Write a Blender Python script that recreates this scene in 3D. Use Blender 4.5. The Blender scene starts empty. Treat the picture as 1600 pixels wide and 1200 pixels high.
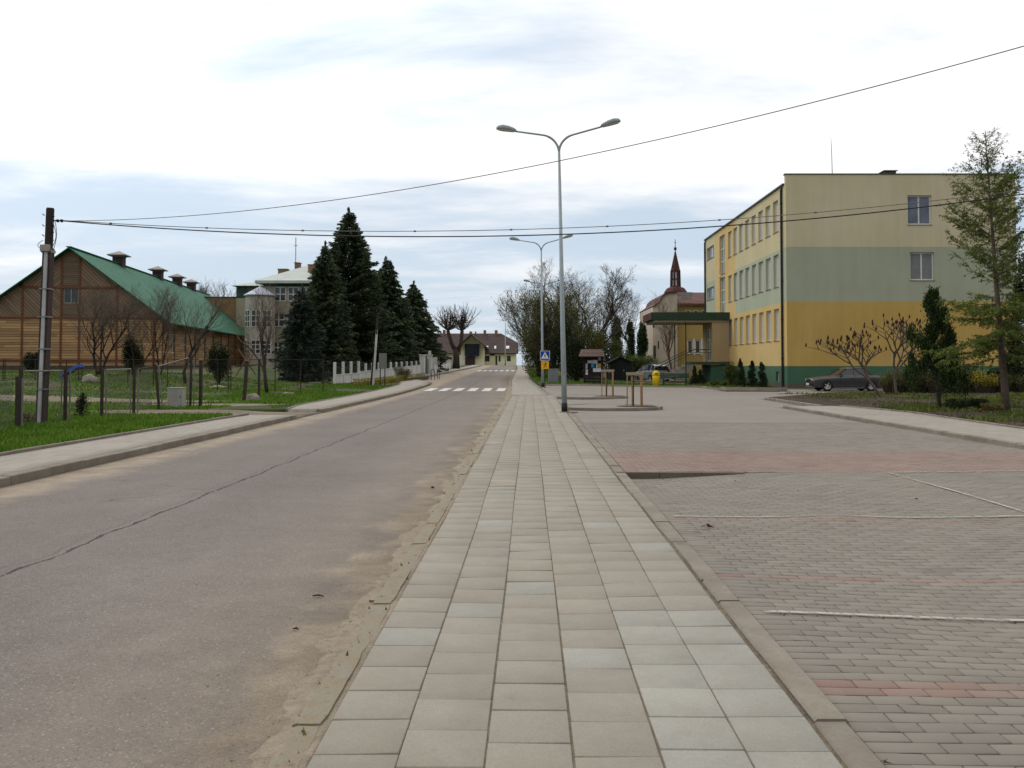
import bpy, bmesh, math, random
import numpy as np
from mathutils import Vector, Matrix, noise as mnoise
R = math.radians
SC = bpy.context.scene
# ---------------------------------------------------------------- camera
FP, HX, HY, EYE, TH = 1400.0, 827.0, 570.0, 1.6, R(1.8)     # focal length and vanishing point measured on the 1600 px photograph
cam_d = bpy.data.cameras.new('camera'); cam = bpy.data.objects.new('camera', cam_d); SC.collection.objects.link(cam)
cam_d.sensor_width = 36; cam_d.lens = FP / 1600 * 36
cam_d.shift_x = -(HX - 800) / 1600
cam_d.shift_y = -(600 - (HY - FP * math.tan(TH))) / 1600
cam_d.clip_end = 5000; cam_d.clip_start = 0.05
cam.location = (0, 0, EYE); cam.rotation_euler = (R(90) + TH, 0, 0)
SC.camera = cam
SC.view_settings.view_transform = 'Standard'; SC.view_settings.look = 'None'
SC.view_settings.exposure = 0.0; SC.view_settings.gamma = 1
SC.view_settings.use_curve_mapping = False
SC.cycles.max_bounces = 6; SC.cycles.transparent_max_bounces = 12
# ---------------------------------------------------------------- sky and sun
SUN_EL, SUN_AZ = R(48), R(-40)                                # azimuth from +Y towards +X
W = bpy.data.worlds.new('World'); SC.world = W; W.use_nodes = True
nt = W.node_tree; N = nt.nodes; L = nt.links
for n in list(N): N.remove(n)
def wn(t, **k):
    n = N.new(t)
    for a, b in k.items(): setattr(n, a, b)
    return n
def wmath(op, a, b=None, clamp=False):
    n = wn('ShaderNodeMath', operation=op, use_clamp=clamp)
    for i, v in enumerate((a, b)):
        if v is None: continue
        if isinstance(v, (int, float)): n.inputs[i].default_value = v
        else: L.new(v, n.inputs[i])
    return n.outputs[0]
out = wn('ShaderNodeOutputWorld')
sky = wn('ShaderNodeTexSky', sky_type='NISHITA', sun_disc=False, sun_elevation=SUN_EL, sun_rotation=SUN_AZ, air_density=1.0, dust_density=1.5)
bg1 = wn('ShaderNodeBackground'); L.new(sky.outputs[0], bg1.inputs[0]); bg1.inputs[1].default_value = 0.10
tc = wn('ShaderNodeTexCoord'); sep = wn('ShaderNodeSeparateXYZ'); L.new(tc.outputs['Generated'], sep.inputs[0])
zz = wmath('MAXIMUM', sep.outputs[2], 0.0)
den = wmath('ADD', zz, 0.10)
cmb = wn('ShaderNodeCombineXYZ')
L.new(wmath('DIVIDE', sep.outputs[0], den), cmb.inputs[0]); L.new(wmath('DIVIDE', sep.outputs[1], den), cmb.inputs[1])
nz = wn('ShaderNodeTexNoise'); nz.inputs['Scale'].default_value = 0.85; nz.inputs['Detail'].default_value = 9; nz.inputs['Roughness'].default_value = 0.58
nz.inputs['Distortion'].default_value = 0.25
mpn = wn('ShaderNodeMapping'); mpn.inputs['Location'].default_value = (3.1, 1.7, 0); mpn.inputs['Scale'].default_value = (0.8, 1.15, 1)
L.new(cmb.outputs[0], mpn.inputs[0]); L.new(mpn.outputs[0], nz.inputs[0])
# cover: streaks low down, almost closed cloud above about 12 degrees
cov = wn('ShaderNodeMapRange'); cov.interpolation_type = 'SMOOTHSTEP'
L.new(zz, cov.inputs[0]); cov.inputs[1].default_value = 0.185; cov.inputs[2].default_value = 0.225; cov.inputs[3].default_value = -0.02; cov.inputs[4].default_value = 0.205
cv = wmath('ADD', nz.outputs[0], cov.outputs[0])
msk = wn('ShaderNodeMapRange'); msk.interpolation_type = 'SMOOTHSTEP'
L.new(cv, msk.inputs[0]); msk.inputs[1].default_value = 0.42; msk.inputs[2].default_value = 0.72; msk.inputs[3].default_value = 0.0; msk.inputs[4].default_value = 1.0
# cloud body colour, brighter overhead
cr = wn('ShaderNodeMix', data_type='RGBA')
el = wn('ShaderNodeMapRange'); L.new(zz, el.inputs[0]); el.inputs[1].default_value = 0.02; el.inputs[2].default_value = 0.24
L.new(el.outputs[0], cr.inputs[0])
cr.inputs[6].default_value = (0.90, 0.915, 0.945, 1); cr.inputs[7].default_value = (1.12, 1.12, 1.13, 1)
bg2 = wn('ShaderNodeBackground'); L.new(cr.outputs[2], bg2.inputs[0]); bg2.inputs[1].default_value = 1.0
# thin high veil that pales the blue everywhere
bg3 = wn('ShaderNodeBackground'); bg3.inputs[0].default_value = (0.62, 0.735, 0.865, 1); bg3.inputs[1].default_value = 1.0
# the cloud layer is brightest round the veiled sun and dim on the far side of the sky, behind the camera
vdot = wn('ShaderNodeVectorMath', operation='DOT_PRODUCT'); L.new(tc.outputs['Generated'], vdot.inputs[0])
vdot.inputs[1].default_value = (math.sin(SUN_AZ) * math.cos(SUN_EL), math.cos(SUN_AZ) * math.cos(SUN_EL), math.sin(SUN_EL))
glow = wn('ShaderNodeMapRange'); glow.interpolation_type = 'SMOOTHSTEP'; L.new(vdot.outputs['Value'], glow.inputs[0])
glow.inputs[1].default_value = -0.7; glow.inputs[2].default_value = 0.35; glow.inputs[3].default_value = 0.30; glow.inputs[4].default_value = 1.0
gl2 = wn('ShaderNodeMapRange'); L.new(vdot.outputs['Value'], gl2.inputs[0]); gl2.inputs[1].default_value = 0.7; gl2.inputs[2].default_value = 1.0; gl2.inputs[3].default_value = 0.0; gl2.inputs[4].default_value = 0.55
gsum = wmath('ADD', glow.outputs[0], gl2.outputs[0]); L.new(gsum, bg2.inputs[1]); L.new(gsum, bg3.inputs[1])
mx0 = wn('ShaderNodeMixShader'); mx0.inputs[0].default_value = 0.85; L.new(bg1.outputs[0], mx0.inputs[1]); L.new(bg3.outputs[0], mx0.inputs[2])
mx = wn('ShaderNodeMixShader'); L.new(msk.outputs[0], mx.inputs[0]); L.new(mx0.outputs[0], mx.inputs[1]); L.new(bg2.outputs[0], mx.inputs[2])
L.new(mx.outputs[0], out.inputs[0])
sl = bpy.data.lights.new('sun', 'SUN'); sl.energy = 0.75; sl.angle = R(14); sl.color = (1, 0.95, 0.87)
so = bpy.data.objects.new('sun', sl); SC.collection.objects.link(so)
sd = Vector((math.sin(SUN_AZ) * math.cos(SUN_EL), math.cos(SUN_AZ) * math.cos(SUN_EL), math.sin(SUN_EL)))
so.rotation_euler = sd.to_track_quat('Z', 'Y').to_euler(); so.location = (0, 0, 60)

# ---------------------------------------------------------------- helpers: photo measures -> metres
CT, ST = math.cos(TH), math.sin(TH)
def ray(px, py):
    u = (px - HX) / FP; v = (HY - py) / FP - math.tan(TH)
    d = Vector((u, CT - v * ST, ST + v * CT)); return d / d.y
def P(px, py, Y):
    d = ray(px, py); return Vector((d.x * Y, Y, EYE + d.z * Y))
def XA(px, Y): return ray(px, HY).x * Y
def ZA(py, Y): return EYE + ray(HX, py).z * Y
def lerp(a, b, t): return a + (b - a) * t
def sst(a, b, x):
    t = np.clip((x - a) / (b - a), 0, 1); return t * t * (3 - 2 * t)
def Hg(x, y):
    """height of the terrain"""
    x = np.asarray(x, float); y = np.asarray(y, float)
    k = 0.0145; t = y - 50
    rise = k * np.where(t < -8, 0, np.where(t < 8, (t + 8) ** 2 / 32, np.maximum(t, 0)))
    rise = np.minimum(rise, 1.5)
    rise = rise - 0.01 * np.maximum(y - 230, 0)
    rise = np.maximum(rise, -6)
    wr = 1 - 0.75 * sst(3, 11, x)
    r = rise * np.where(y > 130, lerp(wr, 1, sst(130, 170, y)), wr)
    left = 0.85 * sst(13, 27, -x) * sst(24, 60, y) * (1 - sst(85, 140, y))
    return r + left
def hz(x, y): return float(Hg(x, y))
def G(px, py, dz=0.0):
    """point on the terrain seen at that pixel"""
    d = ray(px, py); Y = 5.0
    for i in range(4000):
        if EYE + d.z * Y <= hz(d.x * Y, Y) + dz: break
        Y += 0.1
    return Vector((d.x * Y, Y, hz(d.x * Y, Y) + dz))
def ipl(pts, y):
    return np.interp(y, [p[0] for p in pts], [p[1] for p in pts])
ROAD_R = [(-5, -1.05), (38, -1.05), (46, -1.10), (54, -1.25), (62, -1.42), (70, -1.58), (130, -1.85), (150, -2.3)]
WALK_L = [(-5, -0.87), (38, -0.87), (46, -0.92), (54, -1.07), (62, -1.24), (70, -1.40), (130, -1.65), (150, -2.1)]
WALK_R = [(-5, 1.23), (34, 1.23), (44, 1.12), (52, 0.9), (61, .6), (70, 0.26), (100, -0.25), (130, -0.6), (150, -0.9)]
ROAD_L = [(-5, -6.9), (62, -6.9), (66, -7.2), (72, -9.0), (76, -9.4), (86, -9.3), (110, -8.6), (140, -7.9), (150, -7.9)]
WALK2_O = [(28, -8.5), (60, -8.7), (66, -9.4), (72, -10.6), (86, -10.9), (110, -10.2), (140, -9.4)]
# ---------------------------------------------------------------- materials
def lin(c):
    return tuple(((v / 255) / 12.92 if v / 255 <= 0.04045 else (((v / 255) + 0.055) / 1.055) ** 2.4) for v in c) + (1,)
class NB:
    """small node builder"""
    def __init__(s, name):
        s.m = bpy.data.materials.new(name); s.m.use_nodes = True
        s.t = s.m.node_tree; s.b = s.t.nodes['Principled BSDF']; s.b.inputs['Specular IOR Level'].default_value = 0.25
        s.tc = s.t.nodes.new('ShaderNodeTexCoord'); s.co = s.tc.outputs['Object']
    def n(s, t, **k):
        n = s.t.nodes.new(t)
        for a, b in k.items(): setattr(n, a, b)
        return n
    def put(s, v, sock):
        if isinstance(v, bpy.types.NodeSocket): s.t.links.new(v, sock)
        else: sock.default_value = v
    def math(s, op, a, b=0.0, c=None, clamp=False):
        n = s.n('ShaderNodeMath', operation=op, use_clamp=clamp); s.put(a, n.inputs[0]); s.put(b, n.inputs[1])
        if c is not None: s.put(c, n.inputs[2])
        return n.outputs[0]
    def noise(s, scale, detail=4, rough=0.55, sc=None, co=None, dist=0.0):
        n = s.n('ShaderNodeTexNoise'); n.inputs['Scale'].default_value = scale; n.inputs['Detail'].default_value = detail; n.inputs['Roughness'].default_value = rough
        n.inputs['Distortion'].default_value = dist
        c = co or s.co
        if sc:
            mp = s.n('ShaderNodeMapping'); mp.inputs['Scale'].default_value = sc; s.t.links.new(c, mp.inputs[0]); c = mp.outputs[0]
        s.t.links.new(c, n.inputs[0]); return n.outputs[0]
    def vor(s, scale, feature='F1', sc=None):
        n = s.n('ShaderNodeTexVoronoi', feature=feature); n.inputs['Scale'].default_value = scale; s.t.links.new(s.co, n.inputs[0]); return n
    def ramp(s, v, a, b, lo=0.0, hi=1.0):
        n = s.n('ShaderNodeMapRange'); s.put(v, n.inputs[0]); n.inputs[1].default_value = a; n.inputs[2].default_value = b; n.inputs[3].default_value = lo; n.inputs[4].default_value = hi
        return n.outputs[0]
    def mix(s, f, a, b):
        n = s.n('ShaderNodeMix', data_type='RGBA'); s.put(f, n.inputs[0]); s.put(a, n.inputs[6]); s.put(b, n.inputs[7]); return n.outputs[2]
    def xyz(s, co=None):
        n = s.n('ShaderNodeSeparateXYZ'); s.t.links.new(co or s.co, n.inputs[0]); return n.outputs
    def geo(s, w): return s.n('ShaderNodeNewGeometry').outputs[w]
    def bump(s, h, st=0.3, d=0.02):
        n = s.n('ShaderNodeBump'); n.inputs['Strength'].default_value = st; n.inputs['Distance'].default_value = d; s.put(h, n.inputs['Height']); s.t.links.new(n.outputs[0], s.b.inputs['Normal'])
    def hsv(s, col, v, sat=1.0):
        n = s.n('ShaderNodeHueSaturation'); s.put(v, n.inputs['Value']); s.put(sat, n.inputs['Saturation']); s.put(col, n.inputs['Color']); return n.outputs[0]
    def done(s, col, rough=0.8, metal=0.0):
        s.put(col, s.b.inputs['Base Color']); s.put(rough, s.b.inputs['Roughness']); s.b.inputs['Metallic'].default_value = metal
        return s.m
_mc = {}
def M(name, col=None, rough=0.8, metal=0.0, var=0.18, scale=3.0, bump=0.0, island=0.0, spec=None):
    """mottled plain material, colour in sRGB 0-255"""
    if name in _mc: return _mc[name]
    b = NB(name); c = lin(col)
    nz_ = b.noise(scale, 6, 0.6); v = b.ramp(nz_, 0.3, 0.7, 1 - var, 1 + var)
    if island: v = b.math('MULTIPLY', v, b.ramp(b.geo('Random Per Island'), 0, 1, 1 - island, 1 + island))
    cc = b.hsv(c, v)
    if bump: b.bump(b.noise(scale * 8, 5, 0.65), bump, 0.02)
    if spec is not None: b.b.inputs['Specular IOR Level'].default_value = spec
    _mc[name] = b.done(cc, rough, metal); return _mc[name]
def foliage(name, col, col2, trans=0.15, isl=0.35):
    if name in _mc: return _mc[name]
    b = NB(name); r = b.geo('Random Per Island')
    cl = b.ramp(b.noise(0.9, 3, 0.5), 0.35, 0.65)
    c = b.mix(b.math('MULTIPLY_ADD', r, 0.5, b.math('MULTIPLY', cl, 0.5)), lin(col), lin(col2))
    c = b.hsv(c, b.ramp(r, 0, 1, 1 - isl, 1 + isl))
    b.done(c, 0.75); b.b.inputs['Specular IOR Level'].default_value = 0.15
    tr = b.n('ShaderNodeBsdfTranslucent'); b.put(c, tr.inputs[0]); ms = b.n('ShaderNodeMixShader'); ms.inputs[0].default_value = trans
    o = b.t.nodes['Material Output']; b.t.links.new(b.b.outputs[0], ms.inputs[1]); b.t.links.new(tr.outputs[0], ms.inputs[2]); b.t.links.new(ms.outputs[0], o.inputs[0])
    _mc[name] = b.m; return b.m

def mat_asphalt():
    b = NB('old_asphalt'); x, y, z = b.xyz()
    big = b.noise(0.35, 5, 0.6); mid = b.noise(4, 6, 0.65)
    c = b.mix(b.ramp(big, 0.3, 0.7), lin((106, 98, 92)), lin((119, 111, 104)))
    c = b.hsv(c, b.ramp(mid, 0.3, 0.7, 0.93, 1.07))
    # aggregate speckle
    vo = b.vor(120); sp = b.ramp(vo.outputs['Color'], 0.0, 1.0, 0.80, 1.2)
    sv = b.n('ShaderNodeSeparateColor'); b.t.links.new(vo.outputs['Color'], sv.inputs[0])
    c = b.hsv(c, b.ramp(sv.outputs[0], 0, 1, 0.80, 1.18))
    br = b.math('GREATER_THAN', sv.outputs[1], 0.97); c = b.mix(b.math('MULTIPLY', br, 0.45), c, lin((176, 170, 162)))
    dk = b.math('LESS_THAN', sv.outputs[1], 0.045); c = b.mix(b.math('MULTIPLY', dk, 0.6), c, lin((62, 56, 54)))
    # fine map cracking in places
    ve = b.n('ShaderNodeTexVoronoi', feature='DISTANCE_TO_EDGE'); ve.inputs['Scale'].default_value = 0.9
    wc = b.n('ShaderNodeMix', data_type='VECTOR'); wc.inputs[0].default_value = 0.28; nzc = b.n('ShaderNodeTexNoise'); nzc.inputs['Scale'].default_value = 1.8; nzc.inputs['Detail'].default_value = 6; b.t.links.new(b.co, nzc.inputs[0])
    b.t.links.new(b.co, wc.inputs[4]); b.t.links.new(nzc.outputs['Color'], wc.inputs[5]); b.t.links.new(wc.outputs[1], ve.inputs[0])
    ck = b.math('MULTIPLY', b.math('LESS_THAN', ve.outputs[0], 0.006), b.ramp(b.noise(0.22, 4, 0.6), 0.54, 0.60)); c = b.mix(b.math('MULTIPLY', ck, 0.6), c, lin((58, 52, 48)))
    pt = b.ramp(b.noise(0.16, 5, 0.6, sc=(1, .5, 1)), 0.52, 0.56, 0, 1); c = b.hsv(c, b.ramp(pt, 0, 1, 1.0, 0.93))
    # fresh dark scuffs along the lanes
    lane = b.noise(0.5, 4, 0.6, sc=(1.6, 0.12, 1)); c = b.hsv(c, b.ramp(lane, 0.35, 0.65, 0.93, 1.05))
    # sand at both edges
    wob = b.math('ADD', b.math('MULTIPLY_ADD', b.noise(0.55, 6, 0.68), 1.7, -0.85), b.math('MULTIPLY_ADD', b.noise(3.2, 5, 0.7), 0.7, -0.35))
    far = b.ramp(y, 45, 75, 0, 0.5)
    dr = b.math('ADD', b.math('ADD', x, 1.05), far)
    s1 = b.ramp(b.math('ADD', dr, wob), -0.62, -0.18)
    dl = b.math('MULTIPLY', b.math('ADD', x, 6.9), -1.0)
    s2 = b.ramp(b.math('ADD', dl, b.math('MULTIPLY', wob, 0.8)), -1.0, -0.45)
    # thinner dust drifting over the lane next to the kerb
    s3 = b.math('MULTIPLY', b.ramp(b.math('ADD', dr, wob), -1.9, -0.3), 0.35)
    sm = b.math('MAXIMUM', b.math('MAXIMUM', s1, s2), s3)
    sm = b.math('MULTIPLY', sm, b.ramp(b.noise(18, 5, 0.7), 0.2, 0.55, 0.45, 1.0))
    sand = b.mix(b.ramp(b.noise(2.5, 5), 0.35, 0.65), lin((136, 122, 104)), lin((160, 146, 126)))
    gv = b.vor(140); gs = b.n('ShaderNodeSeparateColor'); b.t.links.new(gv.outputs['Color'], gs.inputs[0])
    sand = b.hsv(sand, b.ramp(gs.outputs[0], 0, 1, 0.78, 1.16))
    c = b.mix(b.math('MULTIPLY', sm, 0.95), c, sand)
    # the seam crack down the middle, and a few side cracks
    def crack(off, w, amp, col, fac):
        jig = b.math('ADD', b.math('MULTIPLY_ADD', b.noise(1.1, 2, 0.5, sc=(0, 1, 0)), amp, -amp / 2), b.math('MULTIPLY_ADD', b.noise(9, 4, 0.7), 0.07, -0.035))
        d = b.math('ABSOLUTE', b.math('ADD', b.math('ADD', x, off), jig))
        wn_ = b.math('MULTIPLY', b.ramp(b.noise(3, 3), 0.35, 0.6, 0.35, 1.4), w)
        k = b.math('LESS_THAN', d, wn_)
        return b.mix(b.math('MULTIPLY', k, fac), c, lin(col))
    c = crack(3.98, 0.017, 0.22, (52, 44, 40), 0.9)
    c = crack(4.10, 0.007, 0.45, (80, 72, 66), 0.55)
    # patches of old tar repair near the far crossing
    pz = b.noise(0.55, 4, 0.6, sc=(0.7, 2.2, 1)); pk = b.math('MULTIPLY', b.math('GREATER_THAN', pz, 0.66), b.ramp(y, 20, 30)); c = b.mix(b.math('MULTIPLY', pk, 0.3), c, lin((104, 94, 88)))
    h = b.math('ADD', sv.outputs[0], b.math('MULTIPLY', mid, 0.7)); b.bump(h, 0.35, 0.006)
    return b.done(c, 0.9)
def mat_slab(name, warm, cool):
    b = NB(name); r = b.geo('Random Per Island')
    c = b.mix(r, lin(warm), lin(cool))
    c = b.hsv(c, b.ramp(b.math('FRACT', b.math('MULTIPLY', r, 17.3)), 0, 1, 0.93, 1.05))
    c = b.hsv(c, b.ramp(b.noise(1.3, 6, 0.65), 0.3, 0.7, 0.90, 1.08))
    st = b.noise(6, 7, 0.72, dist=0.6); c = b.hsv(c, b.ramp(st, 0.35, 0.7, 0.95, 1.05))
    vo = b.vor(220); sv = b.n('ShaderNodeSeparateColor'); b.t.links.new(vo.outputs['Color'], sv.inputs[0])
    c = b.hsv(c, b.ramp(sv.outputs[0], 0, 1, 0.90, 1.09))
    c = b.mix(b.ramp(b.noise(1.1, 7, 0.75), 0.48, 0.72, 0, 0.45), c, lin((132, 121, 103)))        # drifted sand
    c = b.mix(b.ramp(b.noise(3.7, 7, 0.8), 0.62, 0.72, 0, 0.35), c, lin((98, 92, 82)))             # grime
    sc = b.noise(2.6, 7, 0.8, sc=(9, 0.9, 1)); c = b.mix(b.ramp(sc, 0.69, 0.75, 0, 0.3), c, lin((176, 174, 164)))   # pale scrapes
    b.bump(b.noise(60, 5, 0.7), 0.25, 0.004)
    return b.done(c, 0.88)
def mat_brick(name, A, B):
    b = NB(name); r = b.geo('Random Per Island')
    c = b.mix(r, lin(A), lin(B))
    c = b.hsv(c, b.ramp(b.math('FRACT', b.math('MULTIPLY', r, 13.7)), 0, 1, 0.93, 1.06))
    big = b.noise(0.45, 6, 0.65); c = b.hsv(c, b.ramp(big, 0.3, 0.7, 0.9, 1.08))
    st = b.ramp(b.noise(0.9, 4, 0.5, sc=(0.8, 2.2, 1)), 0.64, 0.76, 0, 0.55); c = b.mix(st, c, lin((74, 68, 64)))   # oil marks
    du = b.ramp(b.noise(2.2, 6, 0.7), 0.45, 0.75, 0, 0.35); c = b.mix(du, c, lin((140, 130, 116)))
    b.bump(b.noise(70, 4, 0.7), 0.25, 0.004)
    return b.done(c, 0.88)
def mat_paver_sheet():
    b = NB('paver_sheet'); bt = b.n('ShaderNodeTexBrick'); b.t.links.new(b.co, bt.inputs[0])
    bt.inputs['Scale'].default_value = 1.0; bt.inputs['Brick Width'].default_value = 0.21; bt.inputs['Row Height'].default_value = 0.105
    bt.inputs['Mortar Size'].default_value = 0.005; bt.inputs['Bias'].default_value = 0.0
    bt.inputs['Color1'].default_value = lin((128, 121, 113)); bt.inputs['Color2'].default_value = lin((135, 128, 119)); bt.inputs['Mortar'].default_value = lin((100, 90, 80))
    c = b.hsv(bt.outputs[0], b.ramp(b.noise(0.4, 6, 0.65), 0.3, 0.7, 0.93, 1.06))
    c = b.hsv(c, b.ramp(b.noise(0.6, 4, 0.6, sc=(0.25, 2.5, 1)), 0.35, 0.65, 0.94, 1.05))
    st = b.ramp(b.noise(0.5, 4, 0.5), 0.62, 0.72, 0, 0.25); c = b.mix(st, c, lin((110, 100, 92)))
    return b.done(c, 0.9)
def mat_concrete(name='kerb_concrete', col=(140, 132, 120), dark=(112, 102, 90)):
    b = NB(name); r = b.geo('Random Per Island')
    c = b.mix(b.ramp(b.noise(1.6, 6, 0.65), 0.3, 0.7), lin(dark), lin(col))
    c = b.hsv(c, b.ramp(r, 0, 1, 0.88, 1.1)); c = b.hsv(c, b.ramp(b.noise(40, 5, 0.7), 0.3, 0.7, 0.9, 1.08))
    b.bump(b.noise(45, 6, 0.7), 0.4, 0.008)
    return b.done(c, 0.9)
def mat_ground(name, g1, g2, dirt, thr=0.6, w=0.1):
    b = NB(name)
    c = b.mix(b.ramp(b.noise(0.8, 5, 0.6), 0.35, 0.65), lin(g1), lin(g2)); c = b.hsv(c, b.ramp(b.noise(14, 5, 0.7), 0.25, 0.75, 0.6, 1.35))
    d = b.ramp(b.noise(0.33, 6, 0.65), thr - w, thr + w); d2 = b.hsv(lin(dirt), b.ramp(b.noise(6, 6, 0.75), 0.3, 0.7, 0.65, 1.25))
    c = b.mix(d, c, d2); b.bump(b.noise(9, 6, 0.75), 0.8, 0.06)
    return b.done(c, 0.95)
def mat_paint(name, col, wear=0.5):
    """road paint, worn through to what lies below"""
    b = NB(name); b.done(b.hsv(lin(col), b.ramp(b.noise(8, 6, 0.7), 0.3, 0.7, 0.85, 1.1)), 0.8)
    tr = b.n('ShaderNodeBsdfTransparent'); ms = b.n('ShaderNodeMixShader'); o = b.t.nodes['Material Output']
    b.put(b.ramp(b.math('ADD', b.noise(22, 6, 0.75), b.math('MULTIPLY', b.noise(2.0, 3), 0.35)), wear + 0.07, wear + 0.22), ms.inputs[0])
    b.t.links.new(b.b.outputs[0], ms.inputs[1]); b.t.links.new(tr.outputs[0], ms.inputs[2]); b.t.links.new(ms.outputs[0], o.inputs[0]); return b.m
def mat_render(name, col, var=0.06, streak=0.05):
    """painted plaster with rain streaks and faint patches"""
    if name in _mc: return _mc[name]
    b = NB(name); c = b.hsv(lin(col), b.ramp(b.noise(0.5, 6, 0.6), 0.3, 0.7, 1 - var, 1 + var))
    c = b.hsv(c, b.ramp(b.noise(2.2, 5, 0.7, sc=(1, 1, 0.08)), 0.3, 0.7, 1 - streak, 1 + streak)); c = b.hsv(c, b.ramp(b.noise(30, 4, 0.7), 0.3, 0.7, 0.97, 1.03))
    if streak:
        rs = b.math('MULTIPLY', b.ramp(b.noise(1.6, 6, 0.75, sc=(1, 1, 0.05)), 0.60, 0.72), b.ramp(b.noise(0.35, 4, 0.6), 0.42, 0.6)); c = b.mix(b.math('MULTIPLY', rs, 0.35), c, b.hsv(c, 0.62, 0.7))
        c = b.mix(b.ramp(b.noise(0.22, 3, 0.5), 0.5, 0.62, 0, 0.3), c, b.hsv(c, 1.08, 0.85))
    b.bump(b.noise(50, 4, 0.6), 0.15, 0.01); _mc[name] = b.done(c, 0.92); return _mc[name]
def mat_plank(name, cols, pitch, du, dv):
    """boards; stripes count along du*x+dv*z of the object"""
    if name in _mc: return _mc[name]
    b = NB(name); x, y, z = b.xyz(); ax = b.math('ADD', x, b.math('MULTIPLY', y, 1.0))
    t = b.math('DIVIDE', b.math('ADD', b.math('MULTIPLY', ax, du), b.math('MULTIPLY', z, dv)), pitch)
    fl = b.math('FLOOR', t); fr = b.math('FRACT', t)
    wn_ = b.n('ShaderNodeTexWhiteNoise', noise_dimensions='2D'); cx = b.n('ShaderNodeCombineXYZ'); b.put(fl, cx.inputs[0])
    b.put(b.math('FLOOR', b.math('DIVIDE', b.math('ADD', ax, b.math('MULTIPLY', fl, 1.37)), 3.1)), cx.inputs[1]); b.t.links.new(cx.outputs[0], wn_.inputs[0])
    c = b.mix(wn_.outputs[0], lin(cols[0]), lin(cols[1])); c = b.hsv(c, b.ramp(b.noise(3, 6, 0.7, sc=(1, 1, 6)), 0.3, 0.7, 0.86, 1.12))
    gap = b.math('LESS_THAN', fr, 0.15); c = b.mix(b.math('MULTIPLY', gap, 0.9), c, lin((52, 40, 32)))
    b.bump(fr, 0.5, 0.02); _mc[name] = b.done(c, 0.85); return _mc[name]
def mat_roof_sheet(name, col, pitch=0.2):
    if name in _mc: return _mc[name]
    b = NB(name); x, y, z = b.xyz(); t = b.math('FRACT', b.math('DIVIDE', y, pitch))
    c = b.hsv(lin(col), b.ramp(b.noise(0.6, 5, 0.6), 0.3, 0.7, 0.9, 1.12)); g = b.math('LESS_THAN', t, 0.16); c = b.mix(b.math('MULTIPLY', g, 0.4), c, lin((30, 60, 45)))
    b.bump(b.math('SINE', b.math('MULTIPLY', t, 6.283)), 0.5, 0.03); _mc[name] = b.done(c, 0.65); return _mc[name]
def mat_tiles(name, c1, c2):
    if name in _mc: return _mc[name]
    b = NB(name); x, y, z = b.xyz(); bt = b.n('ShaderNodeTexBrick'); cx = b.n('ShaderNodeCombineXYZ'); b.put(b.math('ADD', x, y), cx.inputs[0]); b.put(z, cx.inputs[1]); b.t.links.new(cx.outputs[0], bt.inputs[0])
    bt.inputs['Scale'].default_value = 1; bt.inputs['Brick Width'].default_value = 0.3; bt.inputs['Row Height'].default_value = 0.28; bt.inputs['Mortar Size'].default_value = 0.02
    bt.inputs['Color1'].default_value = lin(c1); bt.inputs['Color2'].default_value = lin(c2); bt.inputs['Mortar'].default_value = lin(tuple(v * 0.5 for v in c1))
    c = b.hsv(bt.outputs[0], b.ramp(b.noise(0.7, 5, 0.6), 0.3, 0.7, 0.85, 1.15)); _mc[name] = b.done(c, 0.75); return _mc[name]
def mat_glass(name='window_glass', col=(48, 54, 60)):
    if name in _mc: return _mc[name]
    b = NB(name); b.b.inputs['Specular IOR Level'].default_value = 0.8
    c = b.hsv(lin(col), b.ramp(b.noise(0.8, 3), 0.3, 0.7, 0.6, 1.5)); _mc[name] = b.done(c, 0.08); return _mc[name]
WHITE = M('white_frame', (205, 204, 198), 0.5, var=0.05)
GLASS = mat_glass()
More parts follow.
